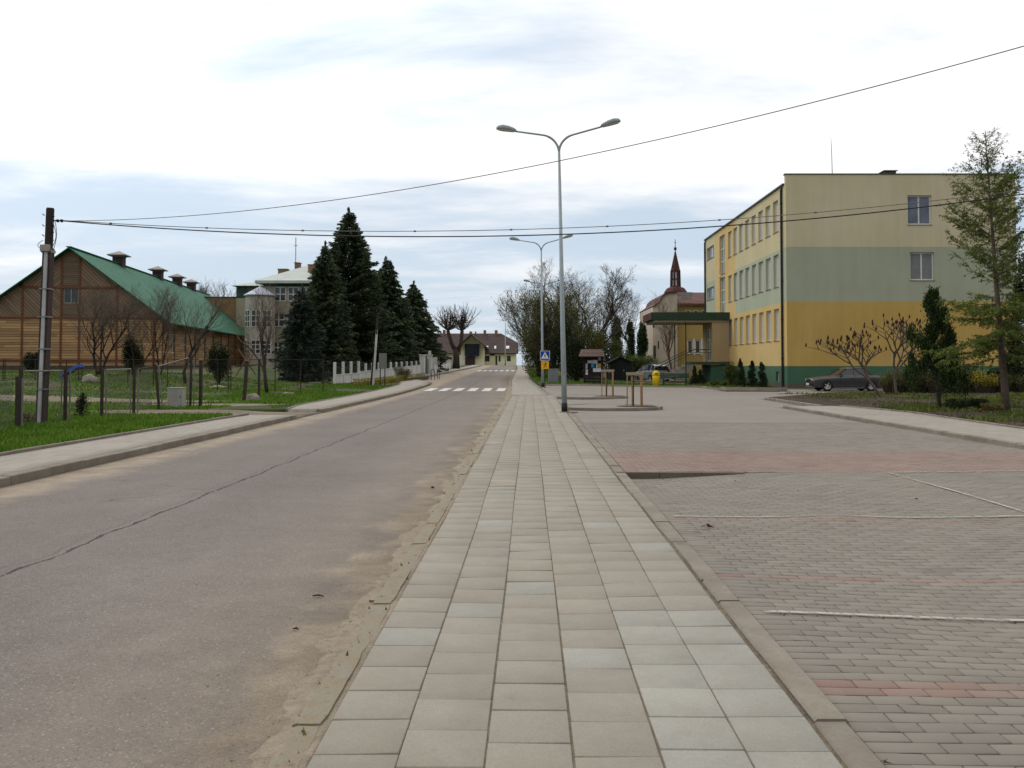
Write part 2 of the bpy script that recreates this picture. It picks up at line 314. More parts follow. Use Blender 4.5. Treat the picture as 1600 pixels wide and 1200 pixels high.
# ---------------------------------------------------------------- mesh builder
class MB:
    def __init__(s): s.v = []; s.f = []; s.mi = []
    def add(s, vs, fs, m=0):
        o = len(s.v); s.v += [tuple(v) for v in vs]; s.f += [tuple(i + o for i in f) for f in fs]; s.mi += [m] * len(fs); return s
    def box(s, x0, x1, y0, y1, z0, z1, m=0):
        return s.add([(x0, y0, z0), (x1, y0, z0), (x1, y1, z0), (x0, y1, z0), (x0, y0, z1), (x1, y0, z1), (x1, y1, z1), (x0, y1, z1)],
                     [(3, 2, 1, 0), (4, 5, 6, 7), (0, 1, 5, 4), (1, 2, 6, 5), (2, 3, 7, 6), (3, 0, 4, 7)], m)
    def bbox(s, x0, x1, y0, y1, z0, z1, b=0.01, m=0):
        """box with chamfered edges"""
        bm = bmesh.new(); bmesh.ops.create_cube(bm, size=1)
        for v in bm.verts: v.co = Vector((lerp(x0, x1, v.co.x + .5), lerp(y0, y1, v.co.y + .5), lerp(z0, z1, v.co.z + .5)))
        bmesh.ops.bevel(bm, geom=bm.edges[:], offset=b, segments=2, profile=0.5, affect='EDGES')
        bm.verts.index_update(); s.add([v.co.copy() for v in bm.verts], [[v.index for v in f.verts] for f in bm.faces], m); bm.free(); return s
    def bar(s, a, b, w, h=None, m=0, up=(0, 0, 1)):
        a = Vector(a); b = Vector(b); h = h or w; d = (b - a).normalized(); upv = Vector(up)
        if abs(d.dot(upv)) > 0.95: upv = Vector((0, 1, 0))
        r = d.cross(upv).normalized() * w / 2; u = r.cross(d).normalized() * h / 2
        vs = [a - r - u, a + r - u, a + r + u, a - r + u, b - r - u, b + r - u, b + r + u, b - r + u]
        return s.add(vs, [(0, 1, 2, 3), (7, 6, 5, 4), (0, 4, 5, 1), (1, 5, 6, 2), (2, 6, 7, 3), (3, 7, 4, 0)], m)
    def tube(s, pts, rad, n=8, m=0, cap=True):
        pts = [Vector(p) for p in pts]
        if not hasattr(rad, '__len__'): rad = [rad] * len(pts)
        o = len(s.v); prev = None
        for i, p in enumerate(pts):
            d = (pts[min(i + 1, len(pts) - 1)] - pts[max(i - 1, 0)]).normalized()
            if prev is None: a = d.orthogonal().normalized()
            else:
                a = prev - d * prev.dot(d)
                a = a.normalized() if a.length > 1e-6 else d.orthogonal().normalized()
            prev = a; bb = d.cross(a)
            for k in range(n):
                t = 2 * math.pi * k / n; s.v.append(tuple(p + (a * math.cos(t) + bb * math.sin(t)) * rad[i]))
        for i in range(len(pts) - 1):
            for k in range(n):
                k2 = (k + 1) % n; s.f.append((o + i * n + k, o + i * n + k2, o + (i + 1) * n + k2, o + (i + 1) * n + k)); s.mi.append(m)
        if cap:
            s.f.append(tuple(o + k for k in range(n))[::-1]); s.mi.append(m)
            e = o + (len(pts) - 1) * n; s.f.append(tuple(e + k for k in range(n))); s.mi.append(m)
        return s
    def lathe(s, prof, n=16, c=(0, 0, 0), m=0, ph=0.0):
        o = len(s.v)
        for r, z in prof:
            for k in range(n):
                t = 2 * math.pi * (k + ph) / n; s.v.append((c[0] + r * math.cos(t), c[1] + r * math.sin(t), c[2] + z))
        for i in range(len(prof) - 1):
            for k in range(n):
                k2 = (k + 1) % n; s.f.append((o + i * n + k, o + i * n + k2, o + (i + 1) * n + k2, o + (i + 1) * n + k)); s.mi.append(m)
        s.f.append(tuple(o + k for k in range(n))[::-1]); s.mi.append(m); e = o + (len(prof) - 1) * n; s.f.append(tuple(e + k for k in range(n))); s.mi.append(m)
        return s
    def prism(s, poly, a, b, axis='y', m=0):
        """polygon (2-D) extruded from a to b along axis; poly in the other two axes in order"""
        n = len(poly)
        def mk(p, t): return {'y': (p[0], t, p[1]), 'x': (t, p[0], p[1]), 'z': (p[0], p[1], t)}[axis]
        return s.add([mk(p, a) for p in poly] + [mk(p, b) for p in poly], [tuple(range(n))[::-1], tuple(range(n, 2 * n))] + [(i, (i + 1) % n, (i + 1) % n + n, i + n) for i in range(n)], m)
    def build(s, name, mats, parent=None, smooth=False):
        me = bpy.data.meshes.new(name)
        off = Vector((0, 0, 0))
        if parent is not None and parent.name in WL: off = WL[parent.name]
        me.from_pydata([(v[0] - off[0], v[1] - off[1], v[2] - off[2]) for v in s.v], [], s.f)
        if not isinstance(mats, (list, tuple)): mats = [mats]
        for m in mats: me.materials.append(m)
        if len(mats) > 1: me.polygons.foreach_set('material_index', s.mi)
        if smooth: me.shade_smooth()
        me.update()
        return link(name, me, parent)
WL = {}
def link(name, me, parent=None):
    o = bpy.data.objects.new(name, me); SC.collection.objects.link(o)
    if parent is not None:
        o.parent = parent
        if parent.name in WL: WL[o.name] = WL[parent.name]
    return o
def thing(name, label, cat, loc=(0, 0, 0), rot=0.0, group=None):
    o = bpy.data.objects.new(name, None); SC.collection.objects.link(o); o.empty_display_size = 0.3
    o.location = loc; o.rotation_euler = (0, 0, rot); o['label'] = label; o['category'] = cat
    if group: o['group'] = group
    return o
def worldly(o):
    """parts of this thing are given in world coordinates"""
    WL[o.name] = Vector(o.location); return o
def tag(o, label, cat, group=None):
    o['label'] = label; o['category'] = cat
    if group: o['group'] = group
    return o
def struct(o, kind='structure'): o['kind'] = kind; return o
def kids(o): return [c for c in bpy.data.objects if c.parent == o]
def dup(o, loc=None, rot=None, scale=None, label=None, parent=None, group=None):
    c = o.copy(); SC.collection.objects.link(c)
    if parent is not None: c.parent = parent
    if loc is not None: c.location = loc
    if rot is not None: c.rotation_euler = rot if hasattr(rot, '__len__') else (0, 0, rot)
    if scale is not None: c.scale = scale
    if label: c['label'] = label
    if group: c['group'] = group
    for k in kids(o): dup(k, parent=c)
    return c
def npmesh(name, V, Fc, mat, parent=None):
    """V (n,3) and faces (m,3|4) as numpy arrays"""
    me = bpy.data.meshes.new(name); k = Fc.shape[1]
    me.vertices.add(len(V)); me.vertices.foreach_set('co', V.astype(np.float32).ravel())
    me.loops.add(Fc.size); me.loops.foreach_set('vertex_index', Fc.astype(np.int32).ravel())
    me.polygons.add(len(Fc)); me.polygons.foreach_set('loop_start', np.arange(0, Fc.size, k, dtype=np.int32))
    for m in (mat if isinstance(mat, (list, tuple)) else [mat]): me.materials.append(m)
    me.update(calc_edges=True); me.validate()
    return link(name, me, parent)
def sheet(name, xl, xr, y0, y1, dz, mat, nx=6, step=1.0, side=0.0, hf=None):
    """strip of ground following the terrain between xl(y) and xr(y)"""
    ys = np.arange(y0, y1 + step * 0.5, step); ys[-1] = y1
    f = lambda q, y: (ipl(q, y) if isinstance(q, list) else np.full_like(y, q))
    a, b = f(xl, ys), f(xr, ys); t = np.linspace(0, 1, nx + 1)
    X = a[:, None] * (1 - t) + b[:, None] * t; Y = np.repeat(ys[:, None], nx + 1, 1); Z = Hg(X, Y) + dz
    if hf is not None: Z = Z + hf(X, Y)
    X, Y, Z = (np.pad(a_, 1, mode='edge') for a_ in (X, Y, Z))                     # a skirt closes the edges down to the ground
    Z[0] -= .25; Z[-1] -= .25; Z[1:-1, 0] -= .25; Z[1:-1, -1] -= .25
    V = np.stack([X, Y, Z], -1).reshape(-1, 3); n = nx + 3; i, j = np.meshgrid(np.arange(len(ys) + 1), np.arange(nx + 2), indexing='ij')
    q = (i * n + j).ravel(); Fc = np.stack([q, q + 1, q + n + 1, q + n], 1)
    return npmesh(name, V, Fc, mat)
rnd = random.Random(7)
rng = np.random.default_rng(11)
# ================================================================ SETTING
GR_NEAR = mat_ground('yard_turf', (44, 66, 20), (60, 74, 30), (96, 84, 64), 0.55, 0.07)
GR_FAR = mat_ground('field_turf', (70, 88, 40), (92, 100, 58), (124, 112, 92), 0.62, 0.1)
SOIL = mat_ground('bed_soil', (66, 54, 42), (54, 46, 36), (84, 70, 54), 0.6, 0.1)
SAND = mat_ground('sandy_path', (122, 110, 94), (102, 92, 76), (132, 120, 103), 0.5, 0.1)
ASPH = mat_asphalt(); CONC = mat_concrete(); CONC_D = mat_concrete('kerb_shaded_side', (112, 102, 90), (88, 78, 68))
PAVE = mat_paver_sheet()
# base ground to the horizon (lies 0.14 m below every paved or planted sheet)
xs = np.concatenate([[-1500, -700, -350, -180, -110], np.arange(-80, 81, 4.0), [110, 180, 350, 700, 1500]])
ys = np.concatenate([[-60, -30], np.arange(-10, 240, 4.0), [260, 300, 400, 600, 1000, 1800, 3000]])
X, Y = np.meshgrid(xs, ys); Z = Hg(X, Y) - 0.14
n = len(xs); i, j = np.meshgrid(np.arange(len(ys) - 1), np.arange(len(xs) - 1), indexing='ij'); q = (i * n + j).ravel()
struct(npmesh('ground', np.stack([X, Y, Z], -1).reshape(-1, 3), np.stack([q, q + 1, q + n + 1, q + n], 1), GR_FAR))
struct(sheet('road', ROAD_L, ROAD_R, -4, 150, 0.0, ASPH, 8, 1.0))
struct(sheet('cross_road', -70, 30, 150, 158, 0.0, ASPH, 20, 2.0))
# --- right hand pavement: single slabs, six columns
def bricks(x0, y0, w, l, z, tilt=0.0, gap=0.004, bev=0.006, th=0.05):
    """arrays of slabs (x0,y0 lower corners): chamfered blocks"""
    x0 = np.asarray(x0); y0 = np.asarray(y0); n = len(x0)
    g = gap / 2; xa, xb, ya, yb = x0 + g, x0 + w - g, y0 + g, y0 + l - g
    tx = rng.normal(0, tilt, n); ty = rng.normal(0, tilt, n)
    def cz(x, y): return z(x, y) + tx * (x - x0 - w / 2) + ty * (y - y0 - l / 2)
    V = np.empty((n, 12, 3))
    for k, (xx, yy) in enumerate(((xa, ya), (xb, ya), (xb, yb), (xa, yb))):
        sx = bev if k in (0, 3) else -bev; sy = bev if k < 2 else -bev
        zt = cz(xx, yy)
        V[:, k] = np.stack([xx, yy, zt - th], 1); V[:, 4 + k] = np.stack([xx, yy, zt - bev * 0.7], 1); V[:, 8 + k] = np.stack([xx + sx, yy + sy, zt], 1)
    fs = np.array([(0, 1, 5, 4), (1, 2, 6, 5), (2, 3, 7, 6), (3, 0, 4, 7), (4, 5, 9, 8), (5, 6, 10, 9), (6, 7, 11, 10), (7, 4, 8, 11), (8, 9, 10, 11)])
    return V.reshape(-1, 3), (fs[None] + (np.arange(n) * 12)[:, None, None]).reshape(-1, 4)
bx, by = [], []
for c in range(6):
    y = -2 + rng.uniform(0, .35)
    while y < 46:
        bx.append(-0.87 + 0.35 * c + 0.004 * math.sin(y * 0.9 + c)); by.append(y); y += 0.35 + rng.uniform(-0.001, 0.002)
wav = lambda x, y: Hg(x, y) + 0.030 + 0.006 * np.sin(x * 2.1 + y * 0.7) + 0.004 * np.sin(y * 1.9)
bx, by = np.array(bx), np.array(by); col_ = np.round((bx + 0.87) / 0.35).astype(int)
new = ((col_ >= 4) & (by > 3.2) & (by < 5.75)) | ((col_ == 2) & (np.abs(by - 6.35) < .2)) | ((col_ == 3) & (np.abs(by - 4.8) < .17)) | ((col_ == 1) & (np.abs(by - 5.6) < .17)) | (rng.random(len(bx)) < 0.03) | ((col_ >= 4) & (by < 3.2) & (rng.random(len(bx)) < .5))
for nm_, k_, m_ in (('sidewalk', ~new, mat_slab('walk_slab', (141, 134, 122), (141, 135, 123))), ('sidewalk_replaced_slabs', new, mat_slab('walk_slab_new', (148, 145, 136), (146, 143, 133)))):
    V_, F_ = bricks(bx[k_], by[k_], 0.348, 0.348, wav, 0.007, gap=0.006, bev=0.004); struct(npmesh(nm_, V_, F_, m_))
JOINT = mat_ground('joint_sand', (138, 126, 106), (118, 107, 90), (106, 102, 80), 0.62, 0.1)
struct(sheet('sidewalk_joints', WALK_L, [(p[0], p[1] + .03) for p in WALK_R], -3, 46.2, 0.0, JOINT, 16, 0.3, hf=lambda x, y: wav(x, y) - Hg(x, y) - .009))
b = NB('far_slabs'); bt = b.n('ShaderNodeTexBrick', offset=0.3); b.t.links.new(b.co, bt.inputs[0])
for k_, v_ in (('Scale', 1), ('Brick Width', .35), ('Row Height', .35), ('Mortar Size', .006)): bt.inputs[k_].default_value = v_
bt.inputs['Color1'].default_value = lin((142, 135, 124)); bt.inputs['Color2'].default_value = lin((150, 143, 133)); bt.inputs['Mortar'].default_value = lin((112, 100, 86))
FSLAB = b.done(b.hsv(bt.outputs[0], b.ramp(b.noise(0.5, 6, 0.65), 0.3, 0.7, 0.93, 1.06)), 0.9)
struct(sheet('sidewalk_far', WALK_L, WALK_R, 46.2, 148, 0.03, FSLAB, 4, 1.0))
# kerb stones of the road side, nearly buried, and of the parking side
def ragged_kerb(name, fx, y0, y1, w, top, mat):
    """half-buried stones with chipped outer edges"""
    mb = MB(); y = y0
    while y < y1:
        j = rnd.uniform(-.005, .004); n_ = 9; vs = []
        for k in range(n_ + 1):
            yy = y + .006 + (0.988) * k / n_; x = float(ipl(fx, yy)); h = hz(x, yy) + top + j; o = abs(rnd.gauss(0, .012)) + (.03 if k in (0, n_) and rnd.random() < .6 else 0); i_ = abs(rnd.gauss(0, .004)) + (.012 if k in (0, n_) else 0)
            dz_ = rnd.uniform(-.004, .001)
            vs += [(x + o - .012, yy, h - .06), (x + o, yy, h - .006 + dz_), (x + o + .018, yy, h + dz_), (x + w * .55, yy, h + rnd.uniform(-.001, .001)), (x + w - i_ - .006, yy, h), (x + w - i_, yy, h - .05)]
        mb.add(vs, [(k * 6 + q, (k + 1) * 6 + q, (k + 1) * 6 + q + 1, k * 6 + q + 1)[::-1] for k in range(n_) for q in range(5)] + [(0, 1, 2, 3, 4, 5), tuple(range(n_ * 6, n_ * 6 + 6))[::-1]]); y += 1.0
    return struct(mb.build(name, mat))
def kerb_line(name, fx, y0, y1, w, top, bottom, mat, seg=1.0, jit=0.006, flip=False, gap=0.008):
    mb = MB(); y = y0
    while y < y1 - 0.05:
        e = min(y + seg, y1); j = rnd.uniform(-jit, jit); jx = rnd.uniform(-jit, jit)
        a0, a1 = float(ipl(fx, y)) if isinstance(fx, list) else fx, float(ipl(fx, e)) if isinstance(fx, list) else fx
        vs = []
        for (xx, yy) in ((a0, y + gap / 2), (a1, e - gap / 2)):
            h = hz(xx, yy) + j
            vs += [(xx + jx, yy, h + bottom), (xx + jx, yy, h + top - 0.012), (xx + jx + 0.012, yy, h + top), (xx + w + jx - 0.012, yy, h + top), (xx + w + jx, yy, h + top - 0.012), (xx + w + jx, yy, h + bottom)]
        mb.add(vs, [(k, k + 1, k + 7, k + 6)[::-1] for k in range(5)] + [(5, 4, 3, 2, 1, 0)[::-1], (6, 7, 8, 9, 10, 11)[::-1]])
        y = e
    return struct(mb.build(name, mat))
def mat_sandy_kerb():
    b = NB('kerb_sandy'); c = b.mix(b.ramp(b.noise(5, 6, 0.7), 0.4, 0.62), lin((134, 128, 113)), lin((134, 121, 100)))
    c = b.mix(b.ramp(b.noise(14, 6, 0.75), 0.55, 0.68, 0, .7), c, lin((96, 84, 68))); c = b.hsv(c, b.ramp(b.noise(90, 4, 0.7), 0.3, 0.7, 0.86, 1.1)); b.bump(b.noise(40, 6, .75), .6, .01); return b.done(c, .92)
ragged_kerb('kerb_road_side', [(p[0], p[1] + 0.0) for p in ROAD_R], -3, 120, 0.145, 0.016, mat_sandy_kerb())
KSAND = mat_ground('kerb_sand_fill', (146, 133, 115), (132, 120, 103), (154, 141, 123), 0.5, 0.12)
def ksand(x, y):
    t = np.clip((x - ipl(ROAD_R, y) + .34) / .34, 0, 1.5); w = np.sin(y * 1.3 + .5) * np.sin(y * .47) * .5 + np.sin(y * 3.7 + 1) * .3
    nz_ = np.array([mnoise.noise(Vector((a * 5, c * 2.2, 0))) + .5 * mnoise.noise(Vector((a * 19, c * 9, 3))) for a, c in zip(np.ravel(x), np.ravel(y))]).reshape(np.shape(x))
    return -.016 + .0195 * t ** .8 + .004 * w + .0085 * nz_
struct(sheet('kerb_sand', [(p[0], p[1] - .42) for p in ROAD_R], [(p[0], p[1] + .0) for p in WALK_L], 1.5, 60, 0.0, KSAND, 22, 0.06, hf=ksand))
kerb_line('kerb_parking_side', [(-3, 1.255), (29, 1.255), (50, 1.0)], -3, 29.2, 0.15, 0.034, -0.1, CONC, 1.0, 0.006)
# --- left pavement: raised kerb, slab strip, thin outer edging
def walk_left(y0, y1, outer, inner, tag_):
    struct(sheet('sidewalk_left' + tag_, outer, [(p[0], p[1] - 0.16) for p in inner], y0, y1, 0.115, FSLAB, 4, 1.0))
    kerb_line('kerb_left' + tag_, [(p[0], p[1] - 0.155) for p in inner], y0, y1, 0.15, 0.12, -0.1, CONC, 1.0, 0.006)
    kerb_line('edging_left' + tag_, [(p[0], p[1] - 0.07) for p in outer], y0, y1, 0.065, 0.17 if tag_ == '' else 0.15, -0.1, CONC, 1.0, 0.005)
walk_left(2, 26.6, [(2, -8.75), (14, -8.62), (24, -8.45), (26.6, -8.3)], ROAD_L, '')
walk_left(29.8, 150, [(29.8, -8.0), (33, -8.5)] + WALK2_O[1:] + [(150, -9.4)], ROAD_L, '_far')
struct(sheet('driveway', [(24, -13.6), (28, -14.5), (33, -14)], [(24, -6.9), (33, -6.9)], 26.6, 29.8, 0.035, SAND, 12, 0.4, hf=lambda x, y: 0.075 * sst(8.4, 10, -x)))
struct(sheet('lawn', -60, [(2, -8.8), (14, -8.7), (24, -8.5), (26.6, -8.35)], 2, 26.6, 0.10, GR_NEAR, 40, 1.0))
struct(sheet('lawn_middle', -60, -13.6, 26.6, 29.8, 0.10, GR_NEAR, 30, 0.4))
struct(sheet('lawn_far', -75, [(29.8, -8.08), (33, -8.58)] + [(p[0], p[1] - 0.08) for p in WALK2_O[1:]], 29.8, 150, 0.10, GR_NEAR, 50, 1.0))
pth = [(33, -11.9), (36, -11.5), (39, -12.5)]
mb = MB()
def blobsheet(name, cx, cy, rx, ry, dz, mat, n=28, jit=0.12, rings=5, base=None):
    """irregular patch draped on the terrain"""
    V = []; ang = [2 * math.pi * k / n for k in range(n)]; jr = [1 + rnd.uniform(-jit, jit) for _ in ang]
    V.append((cx, cy, hz(cx, cy) + dz))
    for r in range(1, rings + 1):
        for a, j_ in zip(ang, jr):
            x = cx + rx * math.cos(a) * j_ * r / rings; y = cy + ry * math.sin(a) * j_ * r / rings; V.append((x, y, hz(x, y) + dz))
    Fs = [(0, 1 + k, 1 + (k + 1) % n) for k in range(n)]
    for r in range(rings - 1):
        for k in range(n):
            o = 1 + r * n; Fs.append((o + k, o + n + k, o + n + (k + 1) % n, o + (k + 1) % n))
    m_ = MB(); m_.add(V, Fs); return m_.build(name, mat)
struct(blobsheet('dirt_path', -26, 36.5, 14.5, 1.9, 0.106, SAND))
struct(blobsheet('dirt_yard', -40, 52, 15, 3.0, 0.106, SOIL, jit=0.2))
struct(blobsheet('dirt_track', -12.4, 33.5, 3.0, 1.1, 0.108, SAND, jit=0.2))
# --- parking lot
def lotdip(x, y):
    """the paving has sagged next to the pavement, and a root lifts it at one spot"""
    d = (-0.02 * np.exp(-((x - 2.2) / 1.5) ** 2) * sst(0, 3, y) - 0.075 * np.clip((3.35 - x) / 1.5, 0, 1) * sst(9, 12.5, y)) * (y < 13.18)
    d = d - 0.05 * np.exp(-((x - 3.6) / 1.3) ** 2) * np.exp(-((y - 6.0) / 2.4) ** 2)
    d = d + 0.035 * np.exp(-((x - 3.15) / 0.45) ** 2 - ((y - 9.25) / 0.22) ** 2)
    return d + 0.012 * np.sin(x * 1.3 + 0.6 * y) * np.sin(y * 0.8) * (1 - sst(19, 23, y))
lotz = lambda x, y: Hg(x, y) + 0.028 + lotdip(x, y)
rows = []
PIT = 0.105
ry = np.arange(1.0, 24.0, PIT)
gx, gy, rx_, ryy = [], [], [], []
def is_red(y, k):
    if 13.2 <= y <= 16.4: return True
    return any(abs(y - c) < w for c, w in ((6.78, 0.06), (4.43, 0.11), (2.5, 0.06), (9.05, 0.06)))
for k, y in enumerate(ry):
    xe = min(9.2, 0.62 * y + 1.6)
    x = 1.41 + (0.0 if k % 2 else -0.105)
    while x < xe:
        (rx_ if is_red(y, k) else gx).append(max(x, 1.41)); (ryy if is_red(y, k) else gy).append(y); x += 0.21
V_, F_ = bricks(gx, gy, 0.208, 0.103, lotz, 0.012, gap=0.006, bev=0.004, th=0.04)
struct(npmesh('parking_lot', V_, F_, mat_brick('paver_grey', (119, 112, 103), (125, 119, 110))))
V_, F_ = bricks(rx_, ryy, 0.208, 0.103, lotz, 0.012, gap=0.006, bev=0.004, th=0.04)
struct(npmesh('parking_lot_red_rows', V_, F_, mat_brick('paver_red', (130, 106, 96), (128, 114, 104))))
struct(sheet('parking_lot_bed', 1.3, 9.3, 0, 13.15, 0.0, JOINT, 24, 0.4, hf=lambda x, y: lotdip(x, y) + 0.012))
struct(sheet('parking_lot_bed_far', 1.3, 9.3, 13.2, 24.2, 0.0, JOINT, 24, 0.4, hf=lambda x, y: lotdip(x, y) + 0.012))
# upright edge where the red band stands above the sunken paving
mb = MB()
for k in range(3):
    x0, x1 = 1.28 + k * 0.62, 1.28 + (k + 1) * 0.62 - 0.008
    pts = []
    for x in (x0, x1): pts.append((x, hz(x, 13.3) + 0.035 - 0.006 * (x - 1.3)))
    mb.add([(x0, 13.10, -0.12), (x1, 13.10, -0.12), (x1, 13.10, pts[1][1]), (x0, 13.10, pts[0][1]), (x0, 13.2, -0.12), (x1, 13.2, -0.12), (x1, 13.2, pts[1][1]), (x0, 13.2, pts[0][1])],
           [(3, 2, 1, 0)[::-1], (4, 5, 6, 7)[::-1], (3, 2, 6, 7), (0, 3, 7, 4), (1, 5, 6, 2)])
struct(mb.build('kerb_lip', CONC_D))
struct(sheet('parking_lot_far', [(24, 1.42), (29, 1.4), (46, 1.12), (50, 0.98), (55, .9), (61, .75)], [(24, 9.2), (33, 9.2), (33.5, 10.6), (41, 10.6), (44, 18), (52, 18), (52.5, 11.5), (61, 11.5)], 24.0, 60.6, 0.026, PAVE, 30, 0.5, hf=lambda x, y: 0.008 * np.sin(x * 0.9 + y * .4) * sst(24, 28, y)))
struct(sheet('school_drive', 16.2, 45, 49.5, 56.4, 0.034, PAVE, 20, 1.0))
# markings
LINE = mat_paint('worn_line_paint', (174, 169, 156), 0.55)
def strip(pts, w, z, mat, name, nn=40):
    V = []; Fs = []
    P_ = []
    for a, b_ in zip(pts, pts[1:]):
        for t in np.linspace(0, 1, nn, endpoint=False): P_.append((lerp(a[0], b_[0], t), lerp(a[1], b_[1], t)))
    P_.append(pts[-1])
    for i_, p in enumerate(P_):
        q_ = P_[min(i_ + 1, len(P_) - 1)]; r_ = P_[max(i_ - 1, 0)]; d = Vector((q_[0] - r_[0], q_[1] - r_[1])).normalized(); nn_ = Vector((-d.y, d.x)) * w / 2
        for s_ in (-1, 1):
            x, y = p[0] + nn_.x * s_, p[1] + nn_.y * s_; V.append((x, y, float(z(x, y))))
        if i_: o = 2 * i_; Fs.append((o - 2, o, o + 1, o - 1))
    m_ = MB(); m_.add(V, Fs); return m_
lz = lambda x, y: lotz(x, y) + 0.014
ml = MB()
for pts in ([(1.5, 9.35), (9.0, 9.35)], [(1.5, 5.77), (5.2, 5.77)], [(5.3, 13.15), (9.1, 13.15)], [(5.25, 13.1), (5.28, 9.38), (5.3, 8.2)], [(1.5, 2.3), (3.2, 2.3)]):
    if pts[0] == (5.25, 13.1): pts = [(XA(1385, 13.15), 13.15), (XA(1600, 9.53), 9.53), (XA(1850, 6.3), 6.3)]
    m_ = strip(pts, 0.042, lz, LINE, ''); ml.add(m_.v, m_.f)
struct(ml.build('parking_line_marking', LINE))
ZEB = mat_paint('zebra_paint', (204, 200, 190), 0.62)
ml = MB()
def stripes(y0, y1, xs_, w):
    for x in xs_:
        m_ = strip([(x, y0), (x, y1)], w, lambda a, c: Hg(a, c) + 0.012, ZEB, '', 8); ml.add(m_.v, m_.f)
stripes(52.6, 57.2, [XA(644.4 + 22.2 * (k + .0) + 27, 55) for k in range(6)][:0] + [XA(667 + 21.9 * k + 7, 55.0) for k in range(6)], 0.5)
struct(ml.build('zebra_marking', ZEB))
ml = MB(); stripes(107, 113, [XA(750 + 8.6 * k, 111) for k in range(7)], 0.4); struct(ml.build('zebra_marking_far', ZEB))
# --- raised islands in the lot
def island(name, pts, h=0.13, top=None):
    """polygon of kerb stones with paving inside"""
    n_ = len(pts); c = Vector((sum(p[0] for p in pts) / n_, sum(p[1] for p in pts) / n_))
    mb = MB(); inner = []
    for p in pts:
        d = (c - Vector(p)); inner.append(Vector(p) + d.normalized() * 0.13)
    for k in range(n_):
        a, b_ = Vector(pts[k]), Vector(pts[(k + 1) % n_]); ia, ib = inner[k], inner[(k + 1) % n_]
        L_ = max(1, round((b_ - a).length / 1.0))
        for s_ in range(L_):
            t0, t1 = s_ / L_ + 0.003, (s_ + 1) / L_ - 0.003; q_ = [a.lerp(b_, t0), a.lerp(b_, t1), ia.lerp(ib, t1), ia.lerp(ib, t0)]
            j_ = rnd.uniform(-.006, .006)
            zt = [hz(*v) + h + j_ for v in q_]
            mb.add([(v.x, v.y, hz(*v) - .05) for v in q_] + [(v.x, v.y, zt[i2]) for i2, v in enumerate(q_)], [(3, 2, 1, 0), (4, 5, 6, 7), (0, 1, 5, 4), (1, 2, 6, 5), (2, 3, 7, 6), (3, 0, 4, 7)])
    struct(mb.build(name + '_kerb', CONC))
    mt = MB(); mt.add([(v.x, v.y, hz(*v) + h - 0.012) for v in inner], [tuple(range(n_))]); struct(mt.build(name, top or PAVE))
island('island', [(1.35, 30.9), (2.4, 30.35), (3.6, 30.5), (4.45, 31.1), (4.75, 31.9), (4.5, 32.9), (3.6, 33.7), (2.2, 34.0), (1.35, 33.0)])
island('island_second', [(1.3, 41.2), (2.4, 40.6), (3.6, 40.9), (4.5, 41.7), (4.7, 42.6), (4.4, 43.6), (3.2, 44.2), (1.9, 44), (1.3, 42.8)])
for k, (cx, cy) in enumerate(((3.85, 32.1), (3.75, 42.4))): struct(blobsheet('tree_pit', cx, cy, 0.75, 0.7, 0.122, SOIL, 16, 0.05, 2))
# right hand footway by the bed
def right_walk():
    struct(sheet('footway_right', 9.34, [(12, 11.2), (22, 11.5), (28, 11.9), (32.4, 11.2)], 12, 32.4, 0.115, FSLAB, 8, 0.8))
    kerb_line('kerb_right', 9.2, 12, 32.4, 0.14, 0.12, -0.1, CONC, 1.0, 0.006)
    kerb_line('edging_right', [(12, 11.2), (22, 11.5), (28, 11.9), (32.4, 11.2)], 12, 32.4, 0.07, 0.15, -0.1, CONC, 1.0, 0.006)
    mb = MB(); mb.box(9.2, 11.3, 32.41, 32.54, -.05, .122); struct(mb.build('kerb_right_end', CONC))
right_walk()
struct(sheet('planting_bed', [(12, 11.27), (22, 11.57), (28, 11.97), (32.5, 11.27), (32.6, 10.75), (40, 10.8), (41, 11.6), (49.3, 17.5)], [(12, 40), (49.3, 40)], 12, 49.3, 0.125, SOIL, 40, 0.8, hf=lambda x, y: 0.05 * np.sin(x * 1.7) * np.sin(y * 1.3) * sst(12.5, 14, x)))
kerb_line('kerb_bed', 10.62, 32.8, 40.5, 0.13, 0.13, -.1, CONC, 1.0, 0.006)
mb = MB()
def kerb_seg(mb, a, b_, w=0.13, h=0.13):
    a, b_ = Vector(a), Vector(b_); d = (b_ - a); n_ = max(1, round(d.length)); dn = d.normalized(); nrm = Vector((-dn.y, dn.x)) * w
    for k in range(n_):
        p, q_ = a + d * (k / n_) + dn * .004, a + d * ((k + 1) / n_) - dn * .004; j_ = rnd.uniform(-.005, .005)
        vs = [p, q_, q_ + nrm, p + nrm]
        mb.add([(v.x, v.y, hz(*v) - .08) for v in vs] + [(v.x, v.y, hz(*v) + h + j_) for v in vs], [(3, 2, 1, 0), (4, 5, 6, 7), (0, 1, 5, 4), (1, 2, 6, 5), (2, 3, 7, 6), (3, 0, 4, 7)])
kerb_seg(mb, (10.8, 40.6), (17.4, 49.4)); struct(mb.build('kerb_bed_slant', CONC))
mb = MB(); kerb_seg(mb, (0.95, 60.6), (11.6, 60.6)); kerb_seg(mb, (11.6, 60.6), (12.6, 57.3)); kerb_seg(mb, (12.6, 57.3), (16.3, 56.6)); struct(mb.build('kerb_lot_far', mat_concrete('kerb_pale', (164, 156, 144), (136, 126, 112))))
struct(sheet('lawn_right', [(60.75, 1.0), (70, 0.35), (100, -0.15), (130, -0.5), (148, -0.8)], [(60.75, 11.6), (70, 30), (148, 60)], 60.75, 148, 0.10, GR_NEAR, 30, 1.0))
